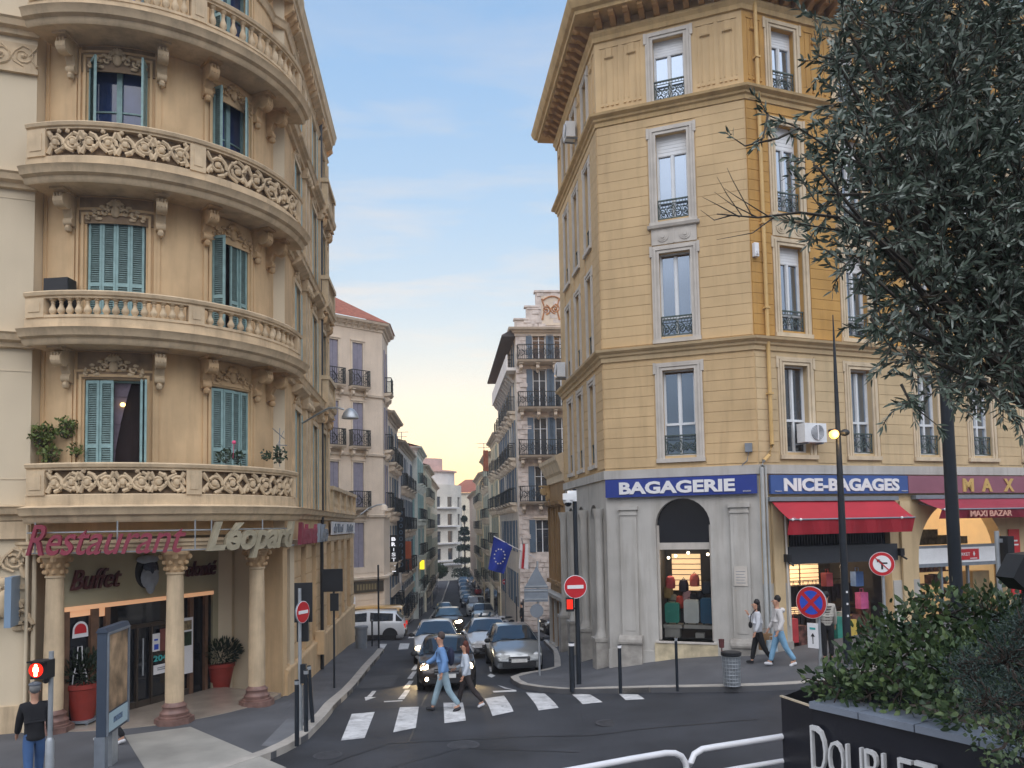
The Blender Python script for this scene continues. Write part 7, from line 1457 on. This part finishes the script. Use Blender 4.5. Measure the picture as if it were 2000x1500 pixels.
# advertising panel
pa = at(206, 1440, 13.9); au = Vector((-.15, .985)).normalized(); fp = fr(pa.x, pa.y, au.x, au.y); zb, zt = at(206, 1440, 13.9).z, at(206, 1236, 13.9).z
t = empty('advertising_panel', (pa.x+.2, pa.y+.5, .13), 'blue grey advertising panel on a leg, seen almost edge-on before the restaurant', 'panel')
m = MB(fp); m.box(0, 1.15, -.16, 0, zb, zt); m.prof([(-.18, zt), (.02, zt), (-.02, zt+.08), (-.14, zt+.08)], -.02, 1.17); m.build('casing', pm('blue_grey_casing', (.05, .068, .10), .4, .08, 3, 0), t)
m = MB(fp); m.box(.09, 1.06, .0, .012, zb+.42, zt-.06); m.build('poster', pm('golden_photo_poster', (.30, .20, .12), .3, .95, 2.6, 0), t)
m = MB(fp); m.box(.06, 1.09, 0, .015, zb+.05, zb+.38); m.build('label_plate', pm('pale_blue_plate', (.42, .56, .62), .4, .03, 3, 0), t); m = MB(fp); m.box(.35, .8, .015, .02, zb+.17, zb+.27); m.build('print', pm('blue_print', (.10, .17, .27), .5, .7, 20, 0), t)
m = MB(fp); m.box(.02, .07, 0, .03, zb, zt); m.box(1.1, 1.15, 0, .03, zb, zt); m.box(.07, 1.1, 0, .03, zt-.05, zt); m.build('frame', M['grey_s'], t)
m = MB(fp); m.box(.45, .75, -.15, -.04, .1, zb); m.build('leg', M['pole_g'], t)
m = MB(fp); m.box(.0, .16, -.19, -.01, .1, zb); m.build('cable_cover', M['grey_s'], t)
# white tube barriers
def hoop(lab, pts, low=None):
    t = empty('barrier', (pts[0].x, pts[0].y, 1.45), lab, 'barrier', 'white tube barriers on the terrace edge'); m = MB(); m.tube(pts, .024, 12); m.build('top_tube', M['white_s'], t, smooth=True)
    if low: m = MB(); m.tube(low, .02, 10); m.build('lower_tube', M['white_s'], t, smooth=True)
def down(v, z): return Vector((v.x, v.y, z))
A = [at(1090, 1509, 5.48), at(1140, 1500, 5.6), at(1230, 1483, 5.8), at(1300, 1471, 5.97), at(1318, 1471, 6.0), at(1331, 1477, 6.03), at(1339, 1490, 6.05), at(1342, 1510, 6.05)]
hoop('white tube barrier left of the other at the bottom edge', A+[down(A[-1], 1.4)])
B = [at(1347, 1510, 6.08), at(1349, 1490, 6.08), at(1356, 1473, 6.1), at(1372, 1463, 6.12), at(1395, 1459, 6.15), at(1460, 1449, 6.25), at(1530, 1438, 6.36), at(1620, 1425, 6.5)]
hoop('white tube barrier running behind the black planter wall', [down(B[0], 1.4)]+B, [at(1350, 1517, 6.08), at(1440, 1501, 6.22), at(1530, 1486, 6.36), at(1620, 1474, 6.5)])
# planter wall with letters
C0 = at(1525, 1355, 6.35); C1 = at(1586, 1374, 5.98); du = Vector((.515, -.857)); zt = 2.96
t = empty('planter', (C1.x+1.2, C1.y-.2, 1.45), 'black planter wall with pale coping and raised white letters at the bottom right', 'planter')
fpl = fr(C1.x, C1.y, du.x, du.y); E1 = Vector(fpl(3.4, 0, 0)[:2]); fp0 = fr(C0.x, C0.y, C1.x-C0.x, C1.y-C0.y)
m = MB(); pl = [(C0.x, C0.y), (C1.x, C1.y), (E1.x, E1.y), (6.2, 3.4), (6.4, 7.0), (3.0, 7.2)]; 
for a, b in zip(pl, pl[1:]+pl[:1]): m.quad((*a, 1.4), (*b, 1.4), (*b, zt), (*a, zt))
m.quad((C0.x, C0.y, zt-.12), (6.4, 7, zt-.12), (E1.x, E1.y, zt-.12), (C1.x, C1.y, zt-.12)); m.build('wall', pm('black_metal_cladding', (.012, .013, .02), .38, .25, 1.5, .05), t, recalc=False)
m = MB(fpl)
for k in range(7): a = .0+k*.42; m.box(a, a+.41, -.28, .035, zt, zt+.05)
m.build('coping', pm('grey_slate_coping', (.20, .23, .28), .6, .12, 3, .2, 30), t)
m = MB(fp0); m.box(-.01, (C1-C0).to_2d().length, -.02, .004, zt-.0, zt+.012); m.build('edge_strip', M['trim_b'], t)
m = MB(fpl); W7 = [('D', .02, .13, .34), ('O', .17, .13, .27), ('U', .32, .13, .27), ('B', .47, .11, .27), ('L', .60, .10, .27), ('E', .72, .10, .27), ('T', .84, .14, .30)]
for ch_, s0_, w_, h_ in W7: add_text(m, ch_, 1, s0_+w_/2, 2.50+(.0 if ch_ != 'T' else -.02), .03, .035, height=h_, width=w_, bold=-.012)
m.build('lettering', pm('brushed_white_letters', (.62, .62, .62), .45, .05, 4, 0), t, recalc=False)
# ---------------------------------------------------------------- vegetation
def leafmat(nm, c1_, c2_, rough=.6, sc=9):
    m = bpy.data.materials.new(nm); m.use_nodes = True; t = m.node_tree; n = t.nodes; l = t.links; b = n['Principled BSDF']; b.inputs['Roughness'].default_value = rough
    tc = n.new('ShaderNodeTexCoord'); nz = n.new('ShaderNodeTexNoise'); nz.inputs['Scale'].default_value = sc; nz.inputs['Detail'].default_value = 3; l.new(tc.outputs['Object'], nz.inputs['Vector'])
    mx = n.new('ShaderNodeMixRGB'); mr = n.new('ShaderNodeMapRange'); mr.inputs[1].default_value = .38; mr.inputs[2].default_value = .62; l.new(nz.outputs['Fac'], mr.inputs[0]); l.new(mr.outputs[0], mx.inputs[0]); mx.inputs[1].default_value = (*c1_, 1); mx.inputs[2].default_value = (*c2_, 1); l.new(mx.outputs[0], b.inputs['Base Color'])
    return m
rnd = random.Random(11)
def rv():
    while True:
        v = Vector((rnd.uniform(-1, 1), rnd.uniform(-1, 1), rnd.uniform(-1, 1)))
        if .05 < v.length < 1: return v
def add_leaf(m, p, d, L_, w, curl=.1):
    d = d.normalized(); s = d.cross(rv()).normalized(); n = d.cross(s); a = p; b = p+d*L_*.35+s*w; c = p+d*L_-n*L_*curl; e = p+d*L_*.35-s*w; f = p+d*L_*.72+s*w*.75-n*L_*curl*.4; h = p+d*L_*.72-s*w*.75-n*L_*curl*.4
    i = len(m.v); m.v += [tuple(x) for x in (a, b, f, c, h, e)]; m.f += [(i, i+1, i+2, i+3, i+4, i+5)]; m.mi.append(m.m)
def twig(m, wood, p, d, n, step, L_, w, bend=.25, wr=.004):
    pts = [p.copy()]; d = d.normalized()
    for i in range(n):
        d = (d+rv()*bend+Vector((0, 0, -.03))).normalized(); p = p+d*step; pts.append(p.copy()); m.m = 1 if rnd.random() < .3 else 0
        for sg in (0, 1): add_leaf(m, p, d*.75+rv()*.75, L_*rnd.uniform(.7, 1.2), w)
    if wood is not None: wood.tube(pts, [wr]*(len(pts)-1)+[wr*.5], 3, cap=False)
ol = empty('olive_tree', (4.3, 5.6, 1.45), 'large dark grey green olive tree hanging over the right side', 'tree')
lv, wd = MB(), MB()
trunk = [Vector((4.35, 5.7, 1.4)), Vector((4.3, 5.6, 2.6)), Vector((4.15, 5.4, 3.9)), Vector((3.9, 5.3, 5.0))]; wd.tube(trunk, [.22, .17, .14, .11], 10)
hub = trunk[-1]
BL = [(1850, 90, 5.2, .72, 1), (1710, 90, 4.8, .34, .7), (1950, 60, 5.4, .8, 1), (1790, 220, 5.0, .48, .9), (1910, 260, 5.2, .72, 1), (1700, 330, 4.7, .26, .8), (1810, 400, 4.9, .50, 1.1), (1930, 420, 5.2, .75, 1.2), (1715, 450, 4.7, .26, .7), (1870, 540, 5.1, .58, 1.2), (1975, 600, 5.2, .6, 1.1), (1800, 580, 4.8, .32, .8), (1890, 680, 5.0, .36, .8), (1790, 690, 4.7, .14, .6), (1970, 700, 4.8, .26, .6), (1830, 755, 4.7, .16, .5), (1640, 400, 4.5, .20, .45), (1650, 50, 4.7, .24, .6), (1640, 130, 4.7, .16, .45), (1650, 270, 4.6, .2, .35), (1600, 330, 4.5, .14, .3), (1680, 520, 4.6, .16, .35), (1720, 620, 4.7, .14, .4), (1740, 20, 4.9, .33, .8), (1655, 200, 4.6, .15, .5), (2040, 300, 5.5, .8, .8), (2060, 560, 5.3, .7, .8), (1820, 10, 5.3, .6, .8), (1745, 250, 4.8, .2, .6)]
for (px, py, Y, rad, dn) in BL:
    c = at(px, py, Y); mid = hub.lerp(c, .5)+Vector((0, .15, .1))+rv()*.12
    wd.tube([hub, mid, c], [.04, .02, .008], 5)
    nt_ = int((112*(rad/.5)**2.2*(1.12 if px > 1780 else 1)+12)*dn)
    for k in range(nt_):
        o_ = rv(); q = c+o_*rad*(.92+.25*mnoise.noise(o_*2.5+c)); d = (o_+Vector((0, 0, .25))+rv()*.5)
        if k % 14 == 0: wd.tube([c, c.lerp(q, .6)+rv()*.04, q], [.010, .007, .004], 3, cap=False)
        twig(lv, wd, q, d, rnd.randint(6, 11), .024, .066, .0085)
# long outer twigs
def branch(pix_, leafy, n0=.010):
    P_ = [at(*p) for p in pix_]; wd.tube(P_, [n0*(1-.75*i/(len(P_)-1)) for i in range(len(P_))], 4)
    if leafy:
        for a, b in zip(P_, P_[1:]):
            L0 = (b-a).length
            for k in range(int(L0/.028*leafy)): twig(lv, None, a.lerp(b, rnd.random()), (b-a).normalized()*.8+rv()*.5, rnd.randint(2, 5), .02, .058, .0066)
branch([(1700, 330, 4.7), (1620, 290, 4.6), (1560, 250, 4.5), (1500, 225, 4.45), (1480, 190, 4.4)], .7)
branch([(1560, 250, 4.5), (1520, 270, 4.45), (1455, 285, 4.4), (1415, 258, 4.4)], .28)
branch([(1500, 225, 4.45), (1490, 270, 4.4), (1470, 280, 4.4)], .8)
branch([(1720, 440, 4.7), (1640, 425, 4.6), (1560, 415, 4.5), (1480, 425, 4.45), (1400, 418, 4.4)], .0, .014)
for T in ([(1480, 425, 4.45), (1430, 400, 4.42), (1395, 375, 4.4)], [(1450, 423, 4.45), (1420, 380, 4.4), (1400, 345, 4.4)], [(1430, 420, 4.42), (1395, 430, 4.4), (1368, 410, 4.4)], [(1520, 418, 4.5), (1470, 455, 4.42), (1400, 468, 4.4)], [(1470, 424, 4.45), (1430, 350, 4.4), (1420, 328, 4.4)], [(1500, 422, 4.45), (1440, 385, 4.4), (1415, 368, 4.38)], [(1445, 424, 4.4), (1405, 402, 4.4), (1372, 385, 4.38)]): branch(T, 0, .005)
branch([(1700, 470, 4.7), (1640, 450, 4.6), (1580, 440, 4.5), (1530, 430, 4.45)], .9); branch([(1680, 380, 4.7), (1610, 380, 4.6), (1560, 350, 4.5)], .7); branch([(1760, 750, 4.6), (1780, 790, 4.6), (1830, 830, 4.6)], .8); branch([(1930, 760, 4.7), (1990, 830, 4.7)], .8); branch([(1980, 800, 4.7), (2010, 870, 4.7)], .8); branch([(1700, 620, 4.6), (1740, 680, 4.6), (1720, 720, 4.6)], .8); branch([(1650, 120, 4.6), (1600, 110, 4.5), (1590, 60, 4.5)], .7)
wd.build('trunk', pm('olive_bark', (.07, .06, .05), .9, .3, 10, .5, 20), ol, smooth=True)
lv.build('crown', [leafmat('olive_leaf', (.062, .090, .062), (.115, .150, .115), .5, 2.2), leafmat('olive_leaf_pale', (.17, .21, .17), (.28, .32, .28), .45, 3)], ol, recalc=False)
# hedge
def leaf_mass(nm, lab, cat, blobs, L_, w, mats, dens, stem, up=.3, curl=.15, shell=.6):
    h = empty(nm, blobs[0][0], lab, cat); lm, sm = MB(), MB()
    for (c, rad) in blobs:
        for k in range(int(dens*rad*rad*100)):
            o_ = rv(); o_ = o_.normalized()*(shell+(1-shell)*rnd.random())*(.8+.4*mnoise.noise(o_*3+c*2)); p = c+Vector((o_.x*rad, o_.y*rad, o_.z*rad*.9)); lm.m = 1 if rnd.random() < .33 else 0
            add_leaf(lm, p, o_+rv()*.9+Vector((0, 0, up)), L_*rnd.uniform(.6, 1.25), w*rnd.uniform(.8, 1.2), curl)
            if k % 30 == 0: sm.tube([c, c.lerp(p, .6)+rv()*.03, p], [.008, .006, .003], 3, cap=False)
    lm.build('foliage', mats, h, recalc=False); sm.build('stems', stem, h); return h
STEM = pm('brown_stem', (.05, .035, .028), .9, .2, 9, .2)
HB = [(1620, 1335, 6.1, .22), (1680, 1320, 6.0, .30), (1740, 1300, 5.9, .36), (1800, 1290, 5.9, .4), (1860, 1310, 5.5, .36), (1720, 1250, 6.1, .26), (1780, 1220, 6.1, .32), (1850, 1200, 6.1, .36), (1930, 1210, 6.0, .36), (1990, 1220, 6.0, .34), (1760, 1350, 5.6, .22), (1820, 1370, 5.4, .22), (1880, 1390, 5.1, .2), (1900, 1290, 5.8, .36), (1980, 1300, 5.8, .4), (1640, 1345, 5.9, .18), (1700, 1355, 5.8, .2), (2040, 1250, 5.8, .4)]
leaf_mass('hedge', 'dark green hedge of broad pointed leaves growing over the black planter wall', 'hedge', [(at(a, b, c), r) for a, b, c, r in HB], .068, .017, [leafmat('ivy_leaf', (.022, .045, .018), (.05, .085, .03), .45, 5), leafmat('ivy_leaf_light', (.07, .12, .045), (.12, .17, .06), .45, 5)], 27, STEM)
leaf_mass('shrub', 'fine needled blue green shrub at the right edge before the hedge', 'shrub', [(at(a, b, c), r) for a, b, c, r in [(1970, 1290, 4.6, .28), (1895, 1310, 4.7, .20), (2010, 1230, 4.6, .24), (1935, 1370, 4.5, .22), (2010, 1380, 4.5, .26), (1985, 1440, 4.3, .15)]], .026, .003, [leafmat('fine_leaf', (.016, .035, .030), (.03, .055, .045), .6, 5), leafmat('fine_leaf2', (.04, .065, .055), (.05, .08, .07), .6, 5)], 260, STEM, shell=.35)
leaf_mass('creeper', 'trailing plant with small leaves hanging low at the bottom right corner', 'shrub', [(at(a, b, c), r) for a, b, c, r in [(1960, 1460, 4.2, .16), (2000, 1430, 4.3, .18), (1920, 1430, 4.4, .1), (1925, 1480, 4.3, .08), (2000, 1500, 4.0, .16)]], .042, .011, [leafmat('creeper_leaf', (.02, .042, .016), (.05, .08, .03), .45, 5), leafmat('creeper_leaf_light', (.07, .11, .045), (.11, .15, .06), .45, 5)], 30, STEM)
# plants on the lowest balcony
def balc_plant(nm, lab, px, py, rad, n_, L_, mats, Y=17.0): 
    c = at(px, py, Y); h = empty(nm, c-Vector((0, 0, rad)), lab, 'plant'); lm, sm = MB(), MB()
    for k in range(n_):
        o_ = rv(); p = c+Vector((o_.x*rad[0] if isinstance(rad, tuple) else o_.x*rad, o_.y*.2, o_.z*rad)); add_leaf(lm, p, rv()+Vector((0, 0, .3)), L_*rnd.uniform(.6, 1.3), L_*.28)
        if k % 5 == 0: sm.tube([Vector((c.x, c.y, c.z-rad)), p], .004, 3, cap=False)
    lm.mi = [0]*len(lm.f); lm.build('foliage', mats, h, recalc=False); sm.build('stems', STEM, h)
LG = leafmat('vine_leaf', (.08, .12, .025), (.14, .17, .04), .6, 5); LD = leafmat('dark_leaf', (.02, .04, .02), (.04, .07, .035), .6, 5)
for i, (px, py, rd, n_) in enumerate([(85, 850, .28, 230), (130, 835, .26, 170), (95, 890, .25, 150), (150, 880, .16, 60)]): balc_plant('balcony_plant', ['yellow green vine at the left end of the lowest balcony', 'light vine tendrils left of the half open shutters', 'low vine foliage behind the left balcony pier', 'small green shoots beside the left shutter of the lowest balcony'][i], px, py, rd, n_, .10, LG, 17.0)
for i, (px, py, rd, n_, Y) in enumerate([(440, 890, .18, 70, 17.9), (465, 893, .14, 60, 18.1), (520, 890, .14, 50, 18.9), (545, 888, .22, 110, 19.4)]): balc_plant('balcony_plant', ['dark leafy plant with a pink flower on the lowest balcony rail', 'short dark plant right of the pink flower on the lowest balcony', 'small plant near the right end of the lowest balcony', 'bushy dark plant at the right end of the lowest balcony'][i], px, py, rd, n_, .09, LD, Y)
m = MB(); m.ball(at(457, 864, 17.8), .05); m.tube([at(457, 866, 17.8), at(455, 895, 17.9)], .006, 4); tag(m.build('flower', pm('pink_flower', (.75, .10, .22), .6, .1, 3, 0)), 'single pink flower above the dark plants on the lowest balcony', 'flower')
# dark box on the second balcony, clothes rack on the lowest
m = MB(bay); m.box(A2S(-11), A2S(-2), .12, .45, 9.0, 10.05); tag(m.build('storage_box', M['black']), 'black cabinet on the second balcony left of the closed shutters', 'cabinet')
m = MB(bay); s_ = A2S(80); m.tube([(s_-.3, .5, 6.95), (s_+.25, .5, 6.75)], .012, 4); m.tube([(s_-.1, .5, 6.55), (s_+.4, .5, 6.6)], .012, 4); m.tube([(s_-.1, .5, 6.55), (s_+.2, .5, 6.95)], .008, 4); m.tube([(s_, .5, 6.0), (s_, .5, 7.0)], .012, 4); tag(m.build('drying_rack', M['grey_s']), 'small folding drying rack above the right end of the lowest balcony', 'rack')
# potted shrubs at the restaurant
def potted(px, py, s_, lab):
    q = og(px, py, .13); t = empty('potted_shrub', q, lab, 'plant', 'red potted shrubs before the restaurant'); m = MB(); m.lathe(q.x, q.y, [(.24*s_, q.z+.1), (.38*s_, q.z+.78*s_), (.41*s_, q.z+.80*s_), (.41*s_, q.z+.9*s_), (.36*s_, q.z+.9*s_)], 20); m.build('pot', M['terra'], t, smooth=True)
    m = MB(); m.box(q.x-.3*s_, q.x+.3*s_, q.y-.3*s_, q.y+.3*s_, q.z+.05, q.z+.1); [m.ball((q.x+a*.25*s_, q.y+b*.25*s_, q.z+.03), .035) for a in (-1, 1) for b in (-1, 1)]; m.build('trolley', M['grey_s'], t)
    lm = MB()
    for k in range(900): o_ = rv(); p = Vector((q.x, q.y, q.z+1.22*s_))+Vector((o_.x*.55, o_.y*.5, o_.z*.36))*s_; add_leaf(lm, p, o_+rv()*.5+Vector((0, 0, .5)), .16, .02)
    lm.mi = [0]*len(lm.f); lm.build('foliage', leafmat('dark_shrub_leaf', (.008, .018, .008), (.02, .035, .015), .6, 5), t, recalc=False)
potted(160, 1412, 1.0, 'red potted dark shrub left of the restaurant doors'); potted(430, 1356, .95, 'red potted dark shrub between the middle and right columns')
# far conifer and street tree
def tree(nm, lab, base, h, rad, conifer, mat, n_):
    t = empty(nm, base, lab, 'tree'); m = MB(); m.tube([base, base+Vector((.05, 0, h*.5)), base+Vector((0, 0, h))], [.2, .14, .03], 6); lm = MB()
    for k in range(n_):
        if conifer:
            L1 = rnd.randint(0, 11)/11; z = h*(.12+.86*L1)+rnd.uniform(-.35, .35)+.5*math.sin(L1*40); rr = rad*(1.02-L1)*math.sqrt(rnd.random()); a = rnd.uniform(0, 2*PI); p = base+Vector((rr*math.cos(a), rr*math.sin(a), z-rr*.12))
        else: o_ = rv(); p = base+Vector((o_.x*rad, o_.y*rad, h*.7+o_.z*h*.3))
        add_leaf(lm, p, rv(), .35, .10)
        if k % 40 == 0: m.tube([base+Vector((0, 0, (p-base).z*.9)), p], .03, 3)
    m.build('trunk', STEM, t); lm.mi = [0]*len(lm.f); lm.build('crown', mat, t, recalc=False)
q = at(908, 1105, 146); tree('conifer_tree', 'dark layered conifer beside the far curved apartment block', Vector((q.x, 146, -6.3)), 14, 2.6, True, leafmat('conifer_needles', (.012, .028, .016), (.03, .055, .03), .7, 1), 4200)
q = at(850, 1120, 128); tree('street_tree', 'small green tree on the left near the far end of the street', Vector((q.x, 128, -6.1)), 4.5, 2.2, False, leafmat('street_leaf', (.03, .07, .02), (.06, .11, .03), .6, 1), 1500)
# ---------------------------------------------------------------- flags and street signs
M['eu'] = pm('flag_blue', (.012, .035, .30), .8, .06, 4, .1)
q0, q1 = at(1004, 1069, 46), at(964, 1047, 46); t = empty('flag', q1, 'blue flag with a ring of yellow white stars hanging over the right pavement', 'flag'); m = MB(); far = fsl(15.5, 0, 0); m.tube([(q0.x+1.3, q0.y+1.5, q0.z-.7), q0, q1], .03, 6); m.build('flagpole', M['white_s'], t)
cor4 = [at(965, 1048, 46), at(1001, 1066, 46), at(984, 1121, 46), at(953, 1112, 46)]
def fpt(u, v): p = cor4[0].lerp(cor4[1], u).lerp(cor4[3].lerp(cor4[2], u), v); return p+Vector((0, .10*math.sin(u*7+v*2)*(.3+v), 0))
m = MB(); n = 14
for i in range(n):
    for j in range(n): m.quad(fpt(i/n, j/n), fpt((i+1)/n, j/n), fpt((i+1)/n, (j+1)/n), fpt(i/n, (j+1)/n))
m.build('cloth', M['eu'], t, recalc=False, smooth=True)
m = MB()
for k in range(12):
    a = 2*PI*k/12; u0, v0 = .5+.29*math.cos(a), .5+.23*math.sin(a); c_ = fpt(u0, v0)+Vector((0, -.03, 0)); pts = []
    for i in range(10): rr = .062 if i % 2 == 0 else .027; b = PI/2+2*PI*i/10; pts.append((c_.x+rr*math.cos(b), c_.y, c_.z+rr*math.sin(b)))
    m.poly(pts)
m.build('stars', pm('pale_star', (.75, .74, .62), .7, .03, 3, 0), t, recalc=False)
t = empty('flag', at(1021, 1055, 46.5), 'white and red flag drooping from a short pole right of the blue flag', 'flag'); m = MB(); 
for (x0, x1, mt) in ((1014, 1019, 'white_s'), (1019, 1024, 'red_s'), (1024, 1031, 'white_s')):
    m = MB(); m.quad(at(x0+3, 1062, 46.5), at(x1+1, 1062, 46.5), at(x1+1, 1112, 46.5), at(x0-1, 1110, 46.4)); m.build('cloth', M[mt], t, recalc=False)
m = MB(); m.tube([at(1018, 1050, 46.5), at(1034, 1110, 48.5)], .025, 5); m.build('flagpole', M['pole_g'], t)
def vtext(nm, lab, px, y0, y1, Y, txt, board, letters, w, d=.3, cat='sign'):
    a, b = at(px, y0, Y), at(px, y1, Y); t = empty(nm, b, lab, cat); m = MB(fr(a.x, Y, 1, 0)); m.box(-w/2, w/2, -.08, .08, b.z, a.z); m.box(-w/2-1.0, -w/2, -.02, .02, a.z-.3, a.z-.25); m.build('board', board, t)
    if txt:
        m = MB(fr(a.x, Y, 1, 0)); hh = (a.z-b.z)/(len(txt)+1)
        for i, c in enumerate(txt): add_text(m, c, 1, 0, a.z-hh*(i+1.15), .08, .03, height=hh*.72, width=w*.5 if c != 'I' else w*.14, bold=.04)
        m.build('lettering', letters, t, recalc=False)
M['wl'] = pm('lit_white_letters', (.9, .9, .92), .4, 0, 1, 0, emit=.8, ecol=(.9, .93, 1))
vtext('hotel_sign', 'vertical dark hotel sign with white letters on the left side of the street', 769, 1045, 1125, 50.9, 'BRISTOL', M['black'], M['wl'], .55)
vtext('hotel_sign', 'tall dark sign with a column of framed squares behind the white lettered sign', 783, 992, 1118, 54.5, 'OOOOOOOOO', M['black'], M['s_blue'], .55)
vtext('street_banner', 'vertical orange banner on the left side of the street', 797, 1057, 1113, 61.5, '', pm('orange_banner', (.48, .12, .05), .8, .05, 2, 0), M['wl'], .5, cat='banner')
m = MB(); a = at(824, 1103, 73); m.box(a.x-.22, a.x+.22, 72.9, 73.1, a.z-.42, a.z+.42); t = tag(m.build('lit_sign', pm('yellow_lit_sign', (1, .8, .05), .4, 0, 1, 0, emit=1.6, ecol=(1, .72, .03))), 'small bright yellow lit sign on the left side of the street', 'sign'); m = MB(); m.box(a.x-.6, a.x-.24, 72.9, 73.1, a.z-.42, a.z+.42); m.build('sign_side', pm('orange_sign_side', (.35, .13, .02), .5, .1, 3, 0), t)
q = og(988, 1190, .12); t = pole('sign_pole', Vector((at(988, 1190, 62).x, 62, g(0, 62)+.1)), at(987, 1136, 62).z-g(0, 62), .04, M['pole_g'], 'small no entry sign on a pole by the stone house in the distance'); round_sign(t, (at(987, 1136, 62).x, 62), at(987, 1136, 62).z, .26, 4, 'noentry', .05)
for (x, y0, Y, lab) in ((1010, 1165, 47, 'thin dark post with a small box before the stone house'), (1023, 1170, 46, 'thin dark post right of the one with a small box')):
    q = at(x, 1240, Y); pole('post', Vector((q.x, Y, g(q.x, Y))), at(x, y0, Y).z-g(q.x, Y), .04, M['pole_d'], lab)
# aerials on the roofs
def aerial(px, py, Y, w, h, lab):
    c = at(px, py, Y); t = empty('aerial', c, lab, 'aerial', 'television aerials on the roofs'); m = MB(); m.tube([(c.x, Y, c.z-h), (c.x, Y, c.z)], .03, 4); m.tube([(c.x-w, Y, c.z), (c.x+w, Y, c.z)], .02, 4); m.tube([(c.x-w*.8, Y, c.z-.4), (c.x+w*.8, Y, c.z-.4)], .02, 4); [m.tube([(c.x+w*k/2, Y-.2, c.z), (c.x+w*k/2, Y+.2, c.z)], .012, 3) for k in (-2, -1, 0, 1, 2)]; m.build('rods', M['grey_s'], t)
aerial(784, 844, 66, .6, 2.2, 'nearer roof aerial on the left row'); aerial(813, 880, 84, .5, 2.0, 'farther roof aerial on the left row'); aerial(945, 866, 74, .7, 2.0, 'roof aerial on the right row')
for i, (px, py, Y) in enumerate([(946, 880, 74), (951, 880, 74)]):
    c = at(px, py, Y); m = MB(); m.box(c.x-.12, c.x+.12, Y-.2, Y+.2, c.z-2, c.z); tag(m.build('chimney_pot', M['tile']), ['left', 'right'][i]+' of the two chimney pots on the right row of the street', 'chimney pot')

for a in ((905, 1455, .33, 'round manhole cover in the road below the zebra crossing'), (1190, 1412, .30, 'worn round manhole cover right of the zebra crossing'), (640, 1475, .28, 'round manhole cover near the left kerb')): manhole(*a)
def crack(pts, w, nm='tar_seam'):
    m = MB(); P_ = [og(*p) for p in pts]; sub_ = []
    for a, b in zip(P_, P_[1:]):
        for k in range(6): q = a.lerp(b, k/6)+Vector((rnd.uniform(-.03, .03), rnd.uniform(-.03, .03), 0)); sub_.append(q)
    for a, b in zip(sub_, sub_[1:]):
        d = (b-a).to_2d().normalized(); n_ = Vector((-d.y, d.x))*w
        m.quad((a.x+n_.x, a.y+n_.y, g(a.x+n_.x, a.y+n_.y)+.006), (b.x+n_.x, b.y+n_.y, g(b.x+n_.x, b.y+n_.y)+.006), (b.x-n_.x, b.y-n_.y, g(b.x-n_.x, b.y-n_.y)+.006), (a.x-n_.x, a.y-n_.y, g(a.x-n_.x, a.y-n_.y)+.006))
    structure(m.build(nm, pm('tar', (.014, .014, .016), .5, .2, 6, .2), recalc=False))
crack([(640, 1495), (760, 1452), (1000, 1440), (1300, 1420), (1520, 1402)], .02); crack([(760, 1500), (900, 1462), (1180, 1470)], .015); crack([(800, 1452), (830, 1360), (905, 1250)], .02)
hz = MB(); hz.box(-170, 170, -45, 290, -8.5, 26); m_ = bpy.data.materials.new('pale_air'); m_.use_nodes = True; t_ = m_.node_tree; t_.nodes.remove(t_.nodes['Principled BSDF']); pv = t_.nodes.new('ShaderNodeVolumePrincipled'); pv.inputs['Color'].default_value = (.9, .92, 1, 1); pv.inputs['Density'].default_value = .0010; pv.inputs['Anisotropy'].default_value = .3
t_.links.new(pv.outputs[0], [n_ for n_ in t_.nodes if n_.type == 'OUTPUT_MATERIAL'][0].inputs['Volume']); o_ = hz.build('haze', m_); o_['kind'] = 'stuff'

for i_, (px, py, e_) in enumerate(((820, 1330, 22), (925, 1330, 22), (905, 1240, 30))):
    hl = bpy.data.lights.new('headlight_beam', 'SPOT'); hl.energy = e_*9; hl.color = (1, .72, .38); hl.spot_size = R(70); hl.spot_blend = .8; hl.shadow_soft_size = .08; ho = bpy.data.objects.new('headlight_beam', hl); COL.objects.link(ho); p_ = og(px, py); ho.location = p_+Vector((0, -.35, .62)); ho.rotation_euler = (R(72), 0, R(180))
